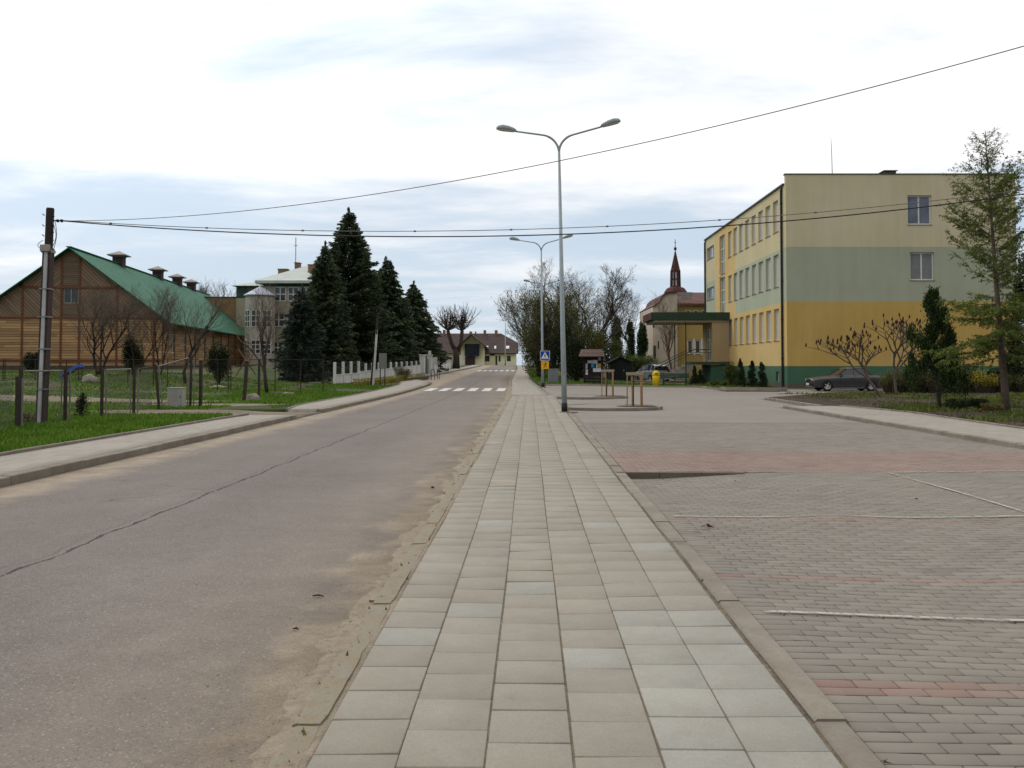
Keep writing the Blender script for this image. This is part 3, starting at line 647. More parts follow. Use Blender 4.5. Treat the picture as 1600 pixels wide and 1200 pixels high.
mb = MB(); pts = [(11.7, 60.8), (12.7, 57.45), (16.38, 56.75), (16.38, 84), (11.7, 72)]
mb.add([(x, y, hz(x, y) + 0.115) for x, y in pts], [(0, 1, 2, 3, 4)]); struct(mb.build('school_bed', SOIL))
mb = MB(); mb.add([(x, y, hz(x, y) + .112) for x, y in [(3.0, 66.6), (11.8, 66.6), (11.8, 68.6), (3.0, 68.4)]], [(0, 1, 2, 3)]); struct(mb.build('footpath', SAND))
# ---------------------------------------------------------------- grass blades
def blades(name, regions, mat, h=(0.04, 0.11), w=0.012):
    Vs = []; base = 0; Fs = []
    for (x0, x1, y0, y1, nb, dz, test) in regions:
        x = rng.uniform(x0, x1, nb); y = rng.uniform(y0, y1, nb)
        if test is not None:
            k = test(x, y); x, y = x[k], y[k]
        z = Hg(x, y) + dz; n_ = len(x); hh = rng.uniform(h[0], h[1], n_) * (0.6 + 0.8 * rng.random(n_)); a = rng.uniform(0, 6.283, n_); ww = w * (1 + y / 22)
        lx, ly = rng.normal(0, 0.4, n_) * hh, rng.normal(0, 0.4, n_) * hh
        V = np.empty((n_, 3, 3)); V[:, 0] = np.stack([x - np.cos(a) * ww, y - np.sin(a) * ww, z - .01], 1); V[:, 1] = np.stack([x + np.cos(a) * ww, y + np.sin(a) * ww, z - .01], 1); V[:, 2] = np.stack([x + lx, y + ly, z + hh], 1)
        Vs.append(V.reshape(-1, 3)); Fs.append(np.arange(n_ * 3).reshape(-1, 3) + base); base += n_ * 3
    return struct(npmesh(name, np.concatenate(Vs), np.concatenate(Fs), mat), 'stuff')
GRASS = foliage('grass_blade', (60, 98, 24), (106, 132, 46), 0.25, 0.3)
GRASS2 = foliage('dry_grass_blade', (84, 92, 46), (128, 118, 74), 0.2, 0.3)
pn = lambda x, y: np.array([mnoise.noise(Vector((a * .35, c * .35, 0))) for a, c in zip(x, y)])
notpath = lambda x, y: ~((((x + 26) / 14) ** 2 + ((y - 36.5) / 1.8) ** 2 < 1) | (((x + 12.4) / 2.8) ** 2 + ((y - 33.5) / 1.0) ** 2 < 1)) & (pn(x, y) > -0.22)
blades('grass', [(-13.2, -8.75, 11, 26.6, 46000, 0.1, None), (-30, -13.2, 20, 33, 20000, 0.1, notpath), (-14.5, -8.3, 29.9, 62, 30000, 0.1, lambda x, y: notpath(x, y) & (x < ipl(WALK2_O, y) - .15)), (-38, -13.5, 33, 62, 34000, 0.1, notpath), (1.3, 11.0, 60.9, 66.4, 9000, 0.1, None), (-0.1, 2.6, 66, 110, 9000, 0.1, lambda x, y: x > ipl(WALK_R, y) + .1)], GRASS)
blades('dry_grass', [(-13.2, -8.8, 11, 26, 7000, 0.1, None), (-32, -12.4, 24, 60, 9000, 0.1, None), (11.6, 26, 24, 46, 16000, 0.12, lambda x, y: (pn(x, y) > -.1) & (x > 12.5)), (-1.06, -0.9, 3, 30, 110, 0, None)], GRASS2, (0.02, 0.04))
blades('bed_grass', [(11.9, 21, 23, 32, 15000, 0.12, lambda x, y: (pn(x, y) > -0.05)), (13, 26, 32, 46, 12000, 0.12, lambda x, y: (pn(x, y) > 0.0)), (11.8, 16, 58, 70, 3000, 0.1, None)], foliage('bed_grass_blade', (72, 88, 32), (100, 112, 48), 0.2, 0.3), (0.05, 0.14))
# bits of soil, dead leaves and chips lying on the bed
def scatter(name, x0, x1, y0, y1, nb, dz, size, mat, test=None):
    x = rng.uniform(x0, x1, nb); y = rng.uniform(y0, y1, nb)
    if test is not None: k = test(x, y); x, y = x[k], y[k]
    n_ = len(x); z = Hg(x, y) + dz; V = np.empty((n_, 4, 3)); s_ = size * rng.uniform(.4, 1.4, n_)
    d = rng.normal(0, 1, (n_, 4, 3)) * s_[:, None, None]; d[:, :, 2] = np.abs(d[:, :, 2]) * .6
    V = np.stack([x, y, z], 1)[:, None] + d; f = np.array([(0, 1, 2), (0, 2, 3), (0, 3, 1), (1, 3, 2)]); Fc = (f[None] + (np.arange(n_) * 4)[:, None, None]).reshape(-1, 3)
    return struct(npmesh(name, V.reshape(-1, 3), Fc, mat), 'stuff')
LITTER = M('leaf_litter', (78, 60, 46), 0.9, var=.2, island=.5)
scatter('bed_litter', 11.6, 30, 14, 49, 22000, 0.14, 0.022, LITTER, lambda x, y: x > 11.6 + np.where(y > 41, (y - 41) * .75, 0))
GRIT = M('road_grit', (150, 138, 120), 0.9, var=.1, island=.5)
scatter('road_grit', -1.75, -0.98, 1.8, 22, 3800, 0.003, 0.0038, GRIT, lambda x, y: rng.random(len(x)) < np.exp((x + 1.0) * 2.6))
scatter('lot_grit', 1.3, 4, 3, 20, 900, 0.03, 0.003, GRIT)
# ================================================================ TREES
BARK = M('bark_grey_brown', (92, 80, 70), 0.95, var=.25, scale=9, bump=.5)
BARK_D = M('bark_dark', (62, 54, 48), 0.95, var=.25, scale=9, bump=.5)
BARK_O = M('bark_reddish', (122, 92, 66), 0.95, var=.25, scale=9, bump=.5)
TWIG = M('twig', (96, 85, 74), 0.95, var=.2, scale=4)
TWIG_D = M('twig_dark', (70, 62, 54), 0.95, var=.2, scale=4)
def bare_tree(name, label, loc, h, spread, seed, r0=0.14, levels=5, fork=0.25, nstem=1, mats=(BARK, TWIG), up=0.5, twig=0.012, buds=None, kids_=(5, 4, 4, 3), group=None, budn=0, cat='tree', lean=0.0, tw=1.0):
    rd = random.Random(seed); t = thing(name, label, cat, loc, 0, group); tk = MB(); cr_ = MB(); tips = []
    def grow(p, d, ln, r, lv):
        n_ = 5 if lv < 2 else (4 if lv < 3 else 3); pts = [p.copy()]; rr = [r]; dirs = [d.copy()]
        for i_ in range(n_):
            wob = 0.10 + 0.05 * lv; d = (d + Vector((rd.gauss(0, wob), rd.gauss(0, wob), rd.gauss(0, wob) + up * 0.12 * (1 if lv else .3)))).normalized()
            p = p + d * (ln / n_); pts.append(p.copy()); dirs.append(d.copy()); rr.append(max(twig * .5, r * (1 - (0.62 if lv else 0.5) * (i_ + 1) / n_)))
        (tk if lv < 2 else cr_).tube(pts, rr, 8 if lv == 0 else (6 if lv == 1 else (4 if lv == 2 else 3)), cap=lv < 2)
        if lv >= levels - 1: tips.append((pts[-1], d)); return
        nk = kids_[min(lv, len(kids_) - 1)] + rd.choice((0, 1))
        for k in range(nk):
            tt = lerp(fork if lv == 0 else 0.25, 1.0, (k + rd.random() * .8) / nk); ix = min(n_ - 1, int(tt * n_)); fr = tt * n_ - ix; q_ = pts[ix].lerp(pts[ix + 1], min(fr, 1)); dd = dirs[ix + 1]
            az = k * 2.4 + rd.uniform(-.5, .5) + seed; o_ = dd.orthogonal().normalized(); o_ = Matrix.Rotation(az, 3, dd) @ o_
            sp = spread * rd.uniform(.75, 1.2) * (0.85 if lv else 1); nd = (dd + o_ * sp + Vector((0, 0, up * .35))).normalized()
            grow(q_, nd, ln * rd.uniform(.48, .72) * (1.05 - .35 * tt if lv == 0 else 1), max(twig, min(rr[ix + 1] * .72, r * .6)), lv + 1)
        if lv: grow(pts[-1], dirs[-1], ln * .5, rr[-1], lv + 1)
    for s_ in range(nstem):
        a = s_ * 6.283 / max(nstem, 1) + seed; ld = 0.0 if nstem == 1 else 0.28
        d = Vector((math.cos(a) * ld + lean, math.sin(a) * ld, 1)).normalized(); grow(Vector((math.cos(a), math.sin(a), 0)) * (0.0 if nstem == 1 else r0 * .7) + Vector((0, 0, -0.08)), d, h * (.62 if nstem == 1 else .58), r0, 0)
    # fit the height
    zmax = max(v[2] for v in (cr_.v or tk.v)); k = h / zmax
    for m_ in (tk, cr_): m_.v = [(v[0] * (1 + (k - 1) * .5) * tw, v[1] * (1 + (k - 1) * .5) * tw, v[2] * k) for v in m_.v]
    tk.build('trunk', mats[0], t, True); c = cr_.build('crown', mats[1], t)
    if buds is not None:
        bp = np.array([v for v in cr_.v]); idx = rng.integers(0, len(bp), budn); leafcloud('leaves', bp[idx] + rng.normal(0, .05, (budn, 3)), 0.05 if not isinstance(buds, tuple) else buds[1], buds if not isinstance(buds, tuple) else buds[0], t)
    return t
def leafcloud(name, pts, size, mat, parent=None, dirs=None, asp=0.5, droop=0.0):
    """one small quad per point; long axis along dirs when given"""
    n_ = len(pts); d = rng.normal(0, 1, (n_, 3)) if dirs is None else dirs + rng.normal(0, .25, (n_, 3)); d[:, 2] -= droop
    d /= np.linalg.norm(d, axis=1)[:, None]; q_ = np.cross(d, rng.normal(0, 1, (n_, 3))); q_ /= np.linalg.norm(q_, axis=1)[:, None] + 1e-9
    s_ = (size * rng.uniform(.6, 1.4, n_))[:, None]; V = np.empty((n_, 4, 3)); V[:, 0] = pts - d * s_ * .5; V[:, 1] = pts + q_ * s_ * asp * .5; V[:, 2] = pts + d * s_ * .6; V[:, 3] = pts - q_ * s_ * asp * .5
    return npmesh(name, V.reshape(-1, 3), np.arange(n_ * 4).reshape(-1, 4), mat, parent)
NEEDLE = foliage('spruce_needles', (46, 58, 42), (92, 104, 74), 0.08, .5)
NEEDLE_B = foliage('blue_spruce_needles', (38, 50, 42), (66, 78, 66), 0.05, .35)
NEEDLE_L = foliage('larch_needles', (76, 92, 40), (112, 124, 58), 0.25, .35)
THUJA = foliage('thuja_scales', (26, 40, 22), (54, 70, 36), 0.08, .4)
THUJA_B = foliage('thuja_brownish', (46, 60, 26), (80, 92, 44), 0.1, .4)
def conifer(name, label, loc, h, rad, seed, mat=NEEDLE, bark=BARK_D, per=150, droop=.25, base=0.03, step=.26, nb=9, leaf=.26, power=.85, upturn=0.0, asp=.32, thin=1.0, group=None, br=1.0):
    r_ = np.random.default_rng(seed); t = thing(name, label, 'tree', loc, 0, group); tk = MB()
    lean = r_.normal(0, .01, 2); tk.tube([(lean[0] * z * z / h, lean[1] * z * z / h, z) for z in np.linspace(-.1, h, 9)], [max(.015, h * (.016 if br == 1 else .0125) * (1 - z / 8.3)) for z in range(9)], 8)
    P_, D_ = [], []; z = h * base
    while z < h * .985:
        f = 1 - z / h; R_ = rad * (f ** power) * r_.uniform(.88, 1.1); k_ = nb if f > .15 else 5; a0 = r_.uniform(0, 6.28)
        for k in range(k_):
            a = a0 + 6.283 * k / k_ + r_.normal(0, .18); Rb = max(.15, R_ * r_.uniform(.72, 1.18) * (0.6 if r_.random() < .08 else 1)); dx, dy = math.cos(a), math.sin(a)
            m_ = max(6, int(per * (Rb / rad) * thin)); s_ = r_.uniform(0.12, 1, m_) ** .8 * Rb; hw = (Rb - s_) * .28 + .10
            side = r_.uniform(-1, 1, m_) * hw
            zz_ = z - droop * s_ + upturn * s_ * s_ / max(Rb, .3) - abs(side) * .35 + r_.normal(0, .05, m_) - r_.random(m_) * .16
            P_.append(np.stack([dx * s_ - dy * side + lean[0] * z, dy * s_ + dx * side + lean[1] * z, zz_], 1)); dd = np.stack([dx * np.ones(m_) - dy * side * 1.6, dy * np.ones(m_) + dx * side * 1.6, np.full(m_, -droop + upturn)], 1); D_.append(dd)
            tk.tube([(0, 0, z), (dx * Rb * .5, dy * Rb * .5, z - droop * Rb * .5 + upturn * Rb * .25), (dx * Rb * .92, dy * Rb * .92, z - droop * Rb * .92 + upturn * Rb * .8)], [(.012 + .012 * Rb) * br, (.012 + .006 * Rb) * br, .005], 3, cap=False)
        z += step * (0.55 + .7 * f) * r_.uniform(.8, 1.2)
    top = np.stack([r_.normal(0, .05, 40), r_.normal(0, .05, 40), h - r_.random(40) * .5 + .1], 1); P_.append(top); D_.append(np.tile([0, 0, 1.0], (40, 1)))
    tk.build('trunk', bark, t, True); leafcloud('crown', np.concatenate(P_), leaf, mat, t, np.concatenate(D_), asp)
    return t
def bush(name, label, loc, rx, ry, h, n_, leaf, mat, seed, clumps=14, z0=0.0, stems=10, twigmat=None, cat='shrub', column=False, cone=False, group=None, asp=.5):
    r_ = np.random.default_rng(seed); t = thing(name, label, cat, loc, 0, group); P_ = []
    for k in range(clumps):
        if cone:
            zc = h * r_.random() ** 1.3; f = (1 - zc / h) ** .7; a = r_.uniform(0, 6.28); q_ = r_.random() ** .5 * .55 * f; c = np.array([math.cos(a) * rx * q_, math.sin(a) * ry * q_, zc]); s_ = np.array([rx * (.5 * f + .12), ry * (.5 * f + .12), h * .10])
        elif column:
            zc = h * r_.uniform(.05, .93); f = math.sin(min(1, (1 - zc / h) * 2.4 + .12) * 1.57); a = r_.uniform(0, 6.28); c = np.array([math.cos(a) * rx * .5 * f, math.sin(a) * ry * .5 * f, zc]); s_ = np.array([rx * .5 * f + .05, ry * .5 * f + .05, h * .09])
        else:
            a = r_.uniform(0, 6.28); q_ = r_.random() ** .5 * .7; c = np.array([math.cos(a) * rx * q_, math.sin(a) * ry * q_, z0 + (h - z0) * r_.uniform(.2, .8)]); s_ = np.array([rx * .4, ry * .4, (h - z0) * .24]) * r_.uniform(.7, 1.2)
        m_ = n_ // clumps; d = r_.normal(0, 1, (m_, 3)); d /= np.linalg.norm(d, axis=1)[:, None]; P_.append(c + d * s_ * (r_.random(m_) ** .45)[:, None])
    pp = np.concatenate(P_); pp = pp[pp[:, 2] > .02]
    st = MB()
    for k in range(stems):
        a = r_.uniform(0, 6.28); q_ = r_.uniform(.1, .7); e = (math.cos(a) * rx * q_, math.sin(a) * ry * q_, h * r_.uniform(.5, .92)); st.tube([(math.cos(a) * rx * .08, math.sin(a) * ry * .08, -.05), (e[0] * .4, e[1] * .4, e[2] * .5), e], [.03 * h / 2 + .006, .02 * h / 2 + .004, .006], 4, cap=False)
    if stems: st.build('trunk' if (cone or column) else 'stems', twigmat or BARK_D, t)
    leafcloud('crown' if (cone or column) else 'foliage', pp, leaf, mat, t, None, asp); return t
def gp(px, Y, dz=0.1): x = XA(px, Y); return (x, Y, hz(x, Y) + dz)
# row of spruces behind the white fence
def hfor(py, Y, px): return ZA(py, Y) - hz(XA(px, Y), Y) - 0.1
conifer('spruce_tree', 'tallest dark spruce, its pointed top above all trees left of the road', gp(543, 82), hfor(327, 82, 543), 5.3, 1, per=270, droop=.18, upturn=.16, power=.72, leaf=.3)
conifer('spruce_tree', 'dark spruce just left of the tallest one, with a lower pointed top', gp(507, 76), hfor(380, 76, 507), 3.3, 2, per=210, droop=.2, upturn=.1, power=.7)
conifer('spruce_tree', 'dark spruce just right of the tallest one, second highest of the row', gp(602, 89), hfor(403, 89, 602), 4.4, 3, per=240, power=.7, leaf=.3)
conifer('spruce_tree', 'dark bushy spruce at the right end of the row, above the white gate pillars', gp(646, 99), hfor(441, 99, 646), 4.6, 4, per=240, power=.7, leaf=.3)
conifer('spruce_tree', 'grey-green spruce, left and lowest of the row, foliage down to the lawn', gp(472, 64), hfor(448, 64, 472), 2.3, 5, NEEDLE_B, per=170, power=.6, droop=.12, leaf=.2)
conifer('spruce_tree', 'slim dark spruce filling the gap behind the leaning pole', gp(576, 84), hfor(425, 84, 576), 3.2, 6, per=170, power=.7)
conifer('spruce_tree', 'short dark spruce behind the stepped white fence, below the second highest', gp(624, 92), hfor(480, 92, 624), 3.2, 7, per=160, power=.7)
conifer('spruce_tree', 'small dark spruce at the far right foot of the row beside the fence end', gp(676, 112), hfor(512, 112, 676), 1.9, 8, per=110)
# bare trees on the left
def bt_at(px, Y, top, *a, **k): return (gp(px, Y), hfor(top, Y, px))
for (nm, lab, px, Y, top, spr, sd_, r0, ns, tw_) in (
    ('bare_tree', 'bare many-stemmed tree before the barn gable, right of the small gable window', 155, 55, 432, .62, 21, .11, 3, 1.0),
    ('bare_tree', 'bare thin tree at the right corner of the barn gable, leftmost before the green roof', 213, 56, 436, .5, 22, .08, 2, .9),
    ('bare_tree', 'bare spreading tree in front of the middle of the green barn roof', 250, 58, 440, .55, 23, .09, 2, .9),
    ('bare_tree', 'bare bushy-headed tree with a thick trunk before the right half of the green roof', 290, 52, 436, .6, 24, .14, 1, 1.1),
    ('bare_tree', 'bare tree on the lawn before the round turret, near the loose kerb stones', 418, 46, 432, .42, 27, .16, 1, .95)):
    loc, h_ = bt_at(px, Y, top); bare_tree(nm, lab, loc, h_, spr, sd_, r0 * .62, 5, .22, ns, (BARK_D, TWIG), .6, twig=.0045, tw=tw_ * 1.15, kids_=(6, 4, 4, 3))
loc, h_ = bt_at(712, 118, 462); 
# pollarded tree: two knobby heads
def pollard():
    t = thing('pollard_tree', 'bare pollarded tree with two round twiggy heads before the far house', 'tree', gp(713, 118)); tk = MB(); cr_ = MB(); rd = random.Random(4); H_ = hfor(470, 118, 713)
    tk.tube([(0, 0, -.1), (0, 0, 1.5), (-.1, 0, 2.6)], [.5, .42, .42], 10)
    heads = []
    for sx in (-1, 1):
        e = Vector((sx * .95 - .2, 0, H_ * .56)); tk.tube([(0, 0, 2.2), (sx * .6, 0, H_ * .36), e], [.34, .26, .24], 8); heads.append(e)
        for k in range(30):
            d0 = Vector((rd.gauss(0, .6), rd.gauss(0, .6), rd.uniform(.1, 1.6))).normalized(); p = e.copy(); b0 = [p.copy()]
            ln = rd.uniform(1.7, 3.0) * (H_ / 9); d = d0
            for s_ in range(4): d = (d + Vector((rd.gauss(0, .13), rd.gauss(0, .13), .12))).normalized(); p = p + d * ln / 4; b0.append(p.copy())
            cr_.tube(b0, [.08, .055, .045, .03, .02], 4, cap=False)
            for q_ in range(9):
                i_ = rd.randint(1, 4); dd = (d + Vector((rd.gauss(0, .6), rd.gauss(0, .6), rd.gauss(0, .4) + .3))).normalized(); a = b0[i_]; cr_.tube([a, a + dd * .5, a + dd * .95 + Vector((0, 0, .15))], [.028, .02, .014], 3, cap=False)
    tk.build('trunk', BARK_D, t, True); cr_.build('crown', TWIG_D, t)
pollard()
# right hand group
def rt(nm, lab, px, Y, top, **k):
    loc, h_ = bt_at(px, Y, top); return bare_tree(nm, lab, loc, h_, **k)
LEAF_S = foliage('spring_leaf', (84, 92, 42), (126, 128, 66), 0.3, .35)
rt('budding_tree', 'tall budding tree with wide bare branches behind the lamp post', 905, 78, 398, spread=.62, seed=31, r0=.2, levels=6, fork=.2, nstem=2, mats=(BARK_D, TWIG_D), kids_=(5, 4, 4, 3), buds=(LEAF_S, .08), budn=3500, tw=1.1, twig=.008)
rt('budding_tree', 'olive budding willow-like tree at the left edge of the right-hand grove', 845, 84, 436, spread=.55, seed=32, r0=.12, levels=5, fork=.05, nstem=4, mats=(BARK_D, TWIG_D), kids_=(6, 5, 4, 4), buds=(LEAF_S, .12), budn=7000, up=.5, tw=.95, twig=.008)
rt('budding_tree', 'olive budding tree right behind the crossing sign, thick with fine twigs', 868, 76, 430, spread=.5, seed=33, r0=.1, levels=5, fork=.05, nstem=4, mats=(BARK_D, TWIG_D), kids_=(6, 5, 4, 4), buds=(LEAF_S, .12), budn=8000, up=.5, tw=.9, twig=.008)
rt('budding_tree', 'budding tree with drooping fine branches above the notice board', 932, 88, 440, spread=.6, seed=34, r0=.13, levels=5, fork=.15, nstem=2, mats=(BARK_D, TWIG_D), kids_=(6, 4, 4, 4), buds=(LEAF_S, .09), budn=3500, twig=.008, tw=1.1)
rt('bare_tree', 'slender bare tree standing between the columnar thujas and the church', 995, 112, 446, spread=.5, seed=35, r0=.16, levels=5, fork=.35, nstem=1, mats=(BARK_D, TWIG_D), kids_=(7, 4, 4, 3), tw=1.0, twig=.01)
rt('bare_tree', 'bare tree with a reddish trunk behind the stair railing of the school', 1052, 85, 446, spread=.5, seed=36, r0=.14, levels=5, fork=.22, nstem=1, mats=(BARK_O, TWIG), kids_=(8, 4, 4, 3), tw=.9, twig=.008)
OLIVE = foliage('olive_twiggy_leaf', (66, 70, 34), (104, 104, 54), .2, .4)
DARKB = foliage('dark_evergreen_leaf', (24, 34, 20), (50, 60, 32), .08, .4)
bush('shrub', 'olive green thicket at the foot of the grove, beside the pavement', gp(843, 78), 1.9, 2.4, 5.2, 16000, .12, OLIVE, 41, 26, .2, 24)
bush('shrub', 'dark evergreen shrub right behind the yellow plate of the crossing sign', gp(878, 68), 1.1, 1.2, 4.6, 14000, .11, DARKB, 42, 22, .0, 14)
bush('shrub', 'dark evergreen shrub between the lamp post and the notice board', gp(901, 66), 1.15, 1.1, 4.0, 13000, .11, DARKB, 43, 20, .0, 12)
bush('shrub', 'olive brown shrub rising above the roof of the notice board', gp(922, 74), 1.7, 1.6, 5.0, 13000, .12, OLIVE, 44, 22, .3, 16)
bush('shrub', 'green shrub behind the dark shed, level with its roof', gp(953, 82), 2.6, 1.5, 3.8, 11000, .12, foliage('mid_green_leaf', (62, 78, 34), (98, 110, 52), .2, .4), 45, 18, .1, 14)
bush('shrub', 'green hedge-like shrub between the dark shed and the white car', gp(992, 90), 2.4, 1.2, 2.6, 9000, .11, _mc['mid_green_leaf'], 46, 16, 0, 10)
for k, (px, Y, top, lab) in enumerate(((963, 99, 492, 'columnar dark thuja, left of the three behind the shed'), (985, 101, 500, 'columnar dark thuja, middle of the three behind the shed'), (1004, 97, 503, 'columnar dark thuja, right of the three, next to the church'))):
    bush('thuja_tree', lab, gp(px, Y), (.74, .6, .66)[k], .65, hfor(top, Y, px), 15000, .13, THUJA, 50 + k, 90, 0, 3, column=True, cat='tree', group='columnar thujas behind the shed')
# small conical thujas before the school
for k, (px, Y, top, lab) in enumerate(((1157, 59.6, 563, 'small conical thuja before the school, leftmost of three in the bed'), (1175, 59.2, 565, 'small conical thuja before the school, middle of three in the bed'), (1190, 58.6, 565, 'small conical thuja before the school, nearest the corner drainpipe'), (1085, 65.5, 573, 'small dark thuja under the entrance platform, left one'), (1094, 65.5, 578, 'small dark thuja under the entrance platform, right one'))):
    bush('conical_thuja', lab, gp(px, Y), .5, .5, hfor(top, Y, px), 6500, .07, THUJA, 60 + k, 40, 0, 3, cone=True, group='small thujas by the school')
bush('shrub', 'loose green shrub before the green plinth of the entrance', gp(1140, 62), .75, .6, 1.75, 5000, .07, THUJA_B, 71, 14, 0, 8)
for k, (px, Y, lab) in enumerate(((1118, 61, 'low clipped green shrub in the bed, left one before the entrance'), (1131, 60.5, 'low clipped green shrub in the bed, right one before the entrance'))):
    bush('low_shrub', lab, gp(px, Y), .42, .35, .42, 2200, .05, foliage('box_leaf', (66, 78, 26), (104, 112, 44), .2, .3), 73 + k, 10, 0, 4)
# dark shrubs in the left yard
for k, (px, Y, w_, h_, lab) in enumerate(((50, 58, .75, 1.5, 'dark round bush against the barn gable, left of the utility pole'), (207, 57, .85, 2.6, 'dark evergreen bush at the right corner of the barn gable'), (342, 54, .8, 2.5, 'dark evergreen bush before the barn, near the wooden frame'))):
    bush('evergreen_bush', lab, gp(px, Y), w_, w_, h_, 7000, .09, DARKB, 80 + k, 22, 0, 8)
bush('weed_shrub', 'small dark tangled bush growing at the foot of the near wire fence', gp(128, 25.2), .28, .25, .85, 900, .05, DARKB, 85, 12, 0, 10)
bush('weed_shrub', 'low tuft of dead weeds at the foot of the utility pole', gp(48, 22.6), .4, .25, .35, 500, .05, foliage('dead_weed', (84, 80, 48), (120, 110, 76), .2, .3), 86, 10, 0, 12)
# larch
def larch():
    Y = 28.5; px0 = 1572; H_ = hfor(203, Y, 1545); t = thing('larch_tree', 'tall larch in fresh pale green, bare spiky top, at the right edge', 'tree', gp(px0, Y)); r_ = np.random.default_rng(91)
    dx = XA(1545, Y) - XA(px0, Y); ax = lambda z: Vector((dx * (z / H_) ** .9 if z > 0 else 0, 0, z)); tk = MB(); br = MB(); tw = MB(); P_, D_ = [], []
    tk.tube([ax(z) for z in np.linspace(-.1, H_, 12)], [max(.008, .125 * (1 - q / 11.3)) for q in range(12)], 9)
    z = H_ * .19
    while z < H_ * .97:
        u = z / H_; Rr = 2.45 * (1 - u) ** .62 * r_.uniform(.7, 1.2); a = r_.uniform(0, 6.28)
        up = .15 + .75 * u + r_.normal(0, .1) if u > .42 else -.25 + .9 * (u - .19) + r_.normal(0, .1)
        d = Vector((math.cos(a), math.sin(a), 0)); p = ax(z); pts = [p]; n_ = 6
        for q in range(1, n_ + 1):
            f = q / n_; pts.append(p + d * Rr * f + Vector((r_.normal(0, .03), r_.normal(0, .03), Rr * (up * f + (.22 if u > .42 else .10) * f * f))))
        br.tube(pts, [max(.004, .020 * (1 - u * .6) * (1 - q / 7)) for q in range(n_ + 1)], 4, cap=False)
        leafy = 1.0 if u < .72 else max(.06, 1 - (u - .72) * 4.6)
        for q in range(int(8 + 13 * Rr)):
            f = r_.uniform(.12, 1); k = min(n_ - 1, int(f * n_)); b0 = pts[k].lerp(pts[k + 1], f * n_ - k); side = d.cross(Vector((0, 0, 1))) * r_.choice((-1, 1)); dd = (d * r_.uniform(.2, .9) + side * r_.uniform(.3, 1) + Vector((0, 0, r_.normal(.1 if u > .42 else -.35, .3)))).normalized(); L_ = r_.uniform(.18, .55) * (1.1 - .5 * f) * (1 if u < .8 else .7); e = b0 + dd * L_
            tw.tube([b0, b0.lerp(e, .5) + Vector((0, 0, -.02)), e], [.0055, .004, .002], 3, cap=False)
            m_ = int(r_.poisson((15 if u > .42 else 26) * leafy * L_ / .35))
            if m_:
                tt = r_.random(m_); P_.append(np.array([tuple(b0.lerp(e, x_)) for x_ in tt]) + r_.normal(0, .022, (m_, 3))); D_.append(r_.normal(0, 1, (m_, 3)))
        z += .055 * (1.25 - .5 * u)
    tk.build('trunk', BARK, t, True); br.v += []; o_ = br.build('branches', TWIG, t); tw.build('twigs', TWIG, o_)
    leafcloud('needles', np.concatenate(P_), .064, NEEDLE_L, t, np.concatenate(D_), .45)
larch()
conifer('conifer_tree', 'dark conifer at the right edge, half hidden behind the larch', gp(1606, 32), hfor(400, 32, 1606), 1.5, 92, foliage('dark_conifer', (26, 38, 20), (54, 68, 34), .1, .4), BARK_D, per=230, droop=.05, leaf=.11, base=.26, step=.24)
# thuja / juniper in the bed
def juniper():
    Y = 30.5; H_ = hfor(452, Y, 1455); t = thing('juniper_tree', 'dark irregular juniper on a bare stem between the car and the larch', 'tree', gp(1462, Y)); rd = np.random.default_rng(93); tk = MB()
    tk.tube([(0.12, 0, -.1), (.05, 0, .8), (-.05, 0, H_ * .5), (-.2, 0, H_ * .92)], [.085, .07, .05, .02], 8); P_ = []; D_ = []
    for k in range(95):
        u = k / 95; zc = H_ * (.20 + .78 * u); f = (1.35 * (1 - u) ** 1.05 + .02) * (.8 + .3 * math.sin(k * 1.7)); a = rd.uniform(0, 6.28); q_ = (1.2 * f + .08) * rd.uniform(.25, 1.05); c = np.array([math.cos(a) * q_ - .1 * u, math.sin(a) * q_, zc]); s_ = np.array([.2, .2, .4]) * (.38 + .6 * f)
        m_ = 330; d = rd.normal(0, 1, (m_, 3)); d /= np.linalg.norm(d, axis=1)[:, None]; P_.append(c + d * s_ * (np.abs(rd.normal(0, .75, m_)))[:, None]); D_.append(np.tile([math.cos(a) * .5, math.sin(a) * .5, 1.0], (m_, 1))); tk.tube([(0, 0, zc - .35), tuple(c)], [.018, .006], 3, cap=False)
    tk.build('trunk', BARK_D, t); leafcloud('crown', np.concatenate(P_), .085, foliage('juniper_scale', (32, 46, 24), (62, 78, 40), .12, .4), t, np.concatenate(D_), .4)
juniper()
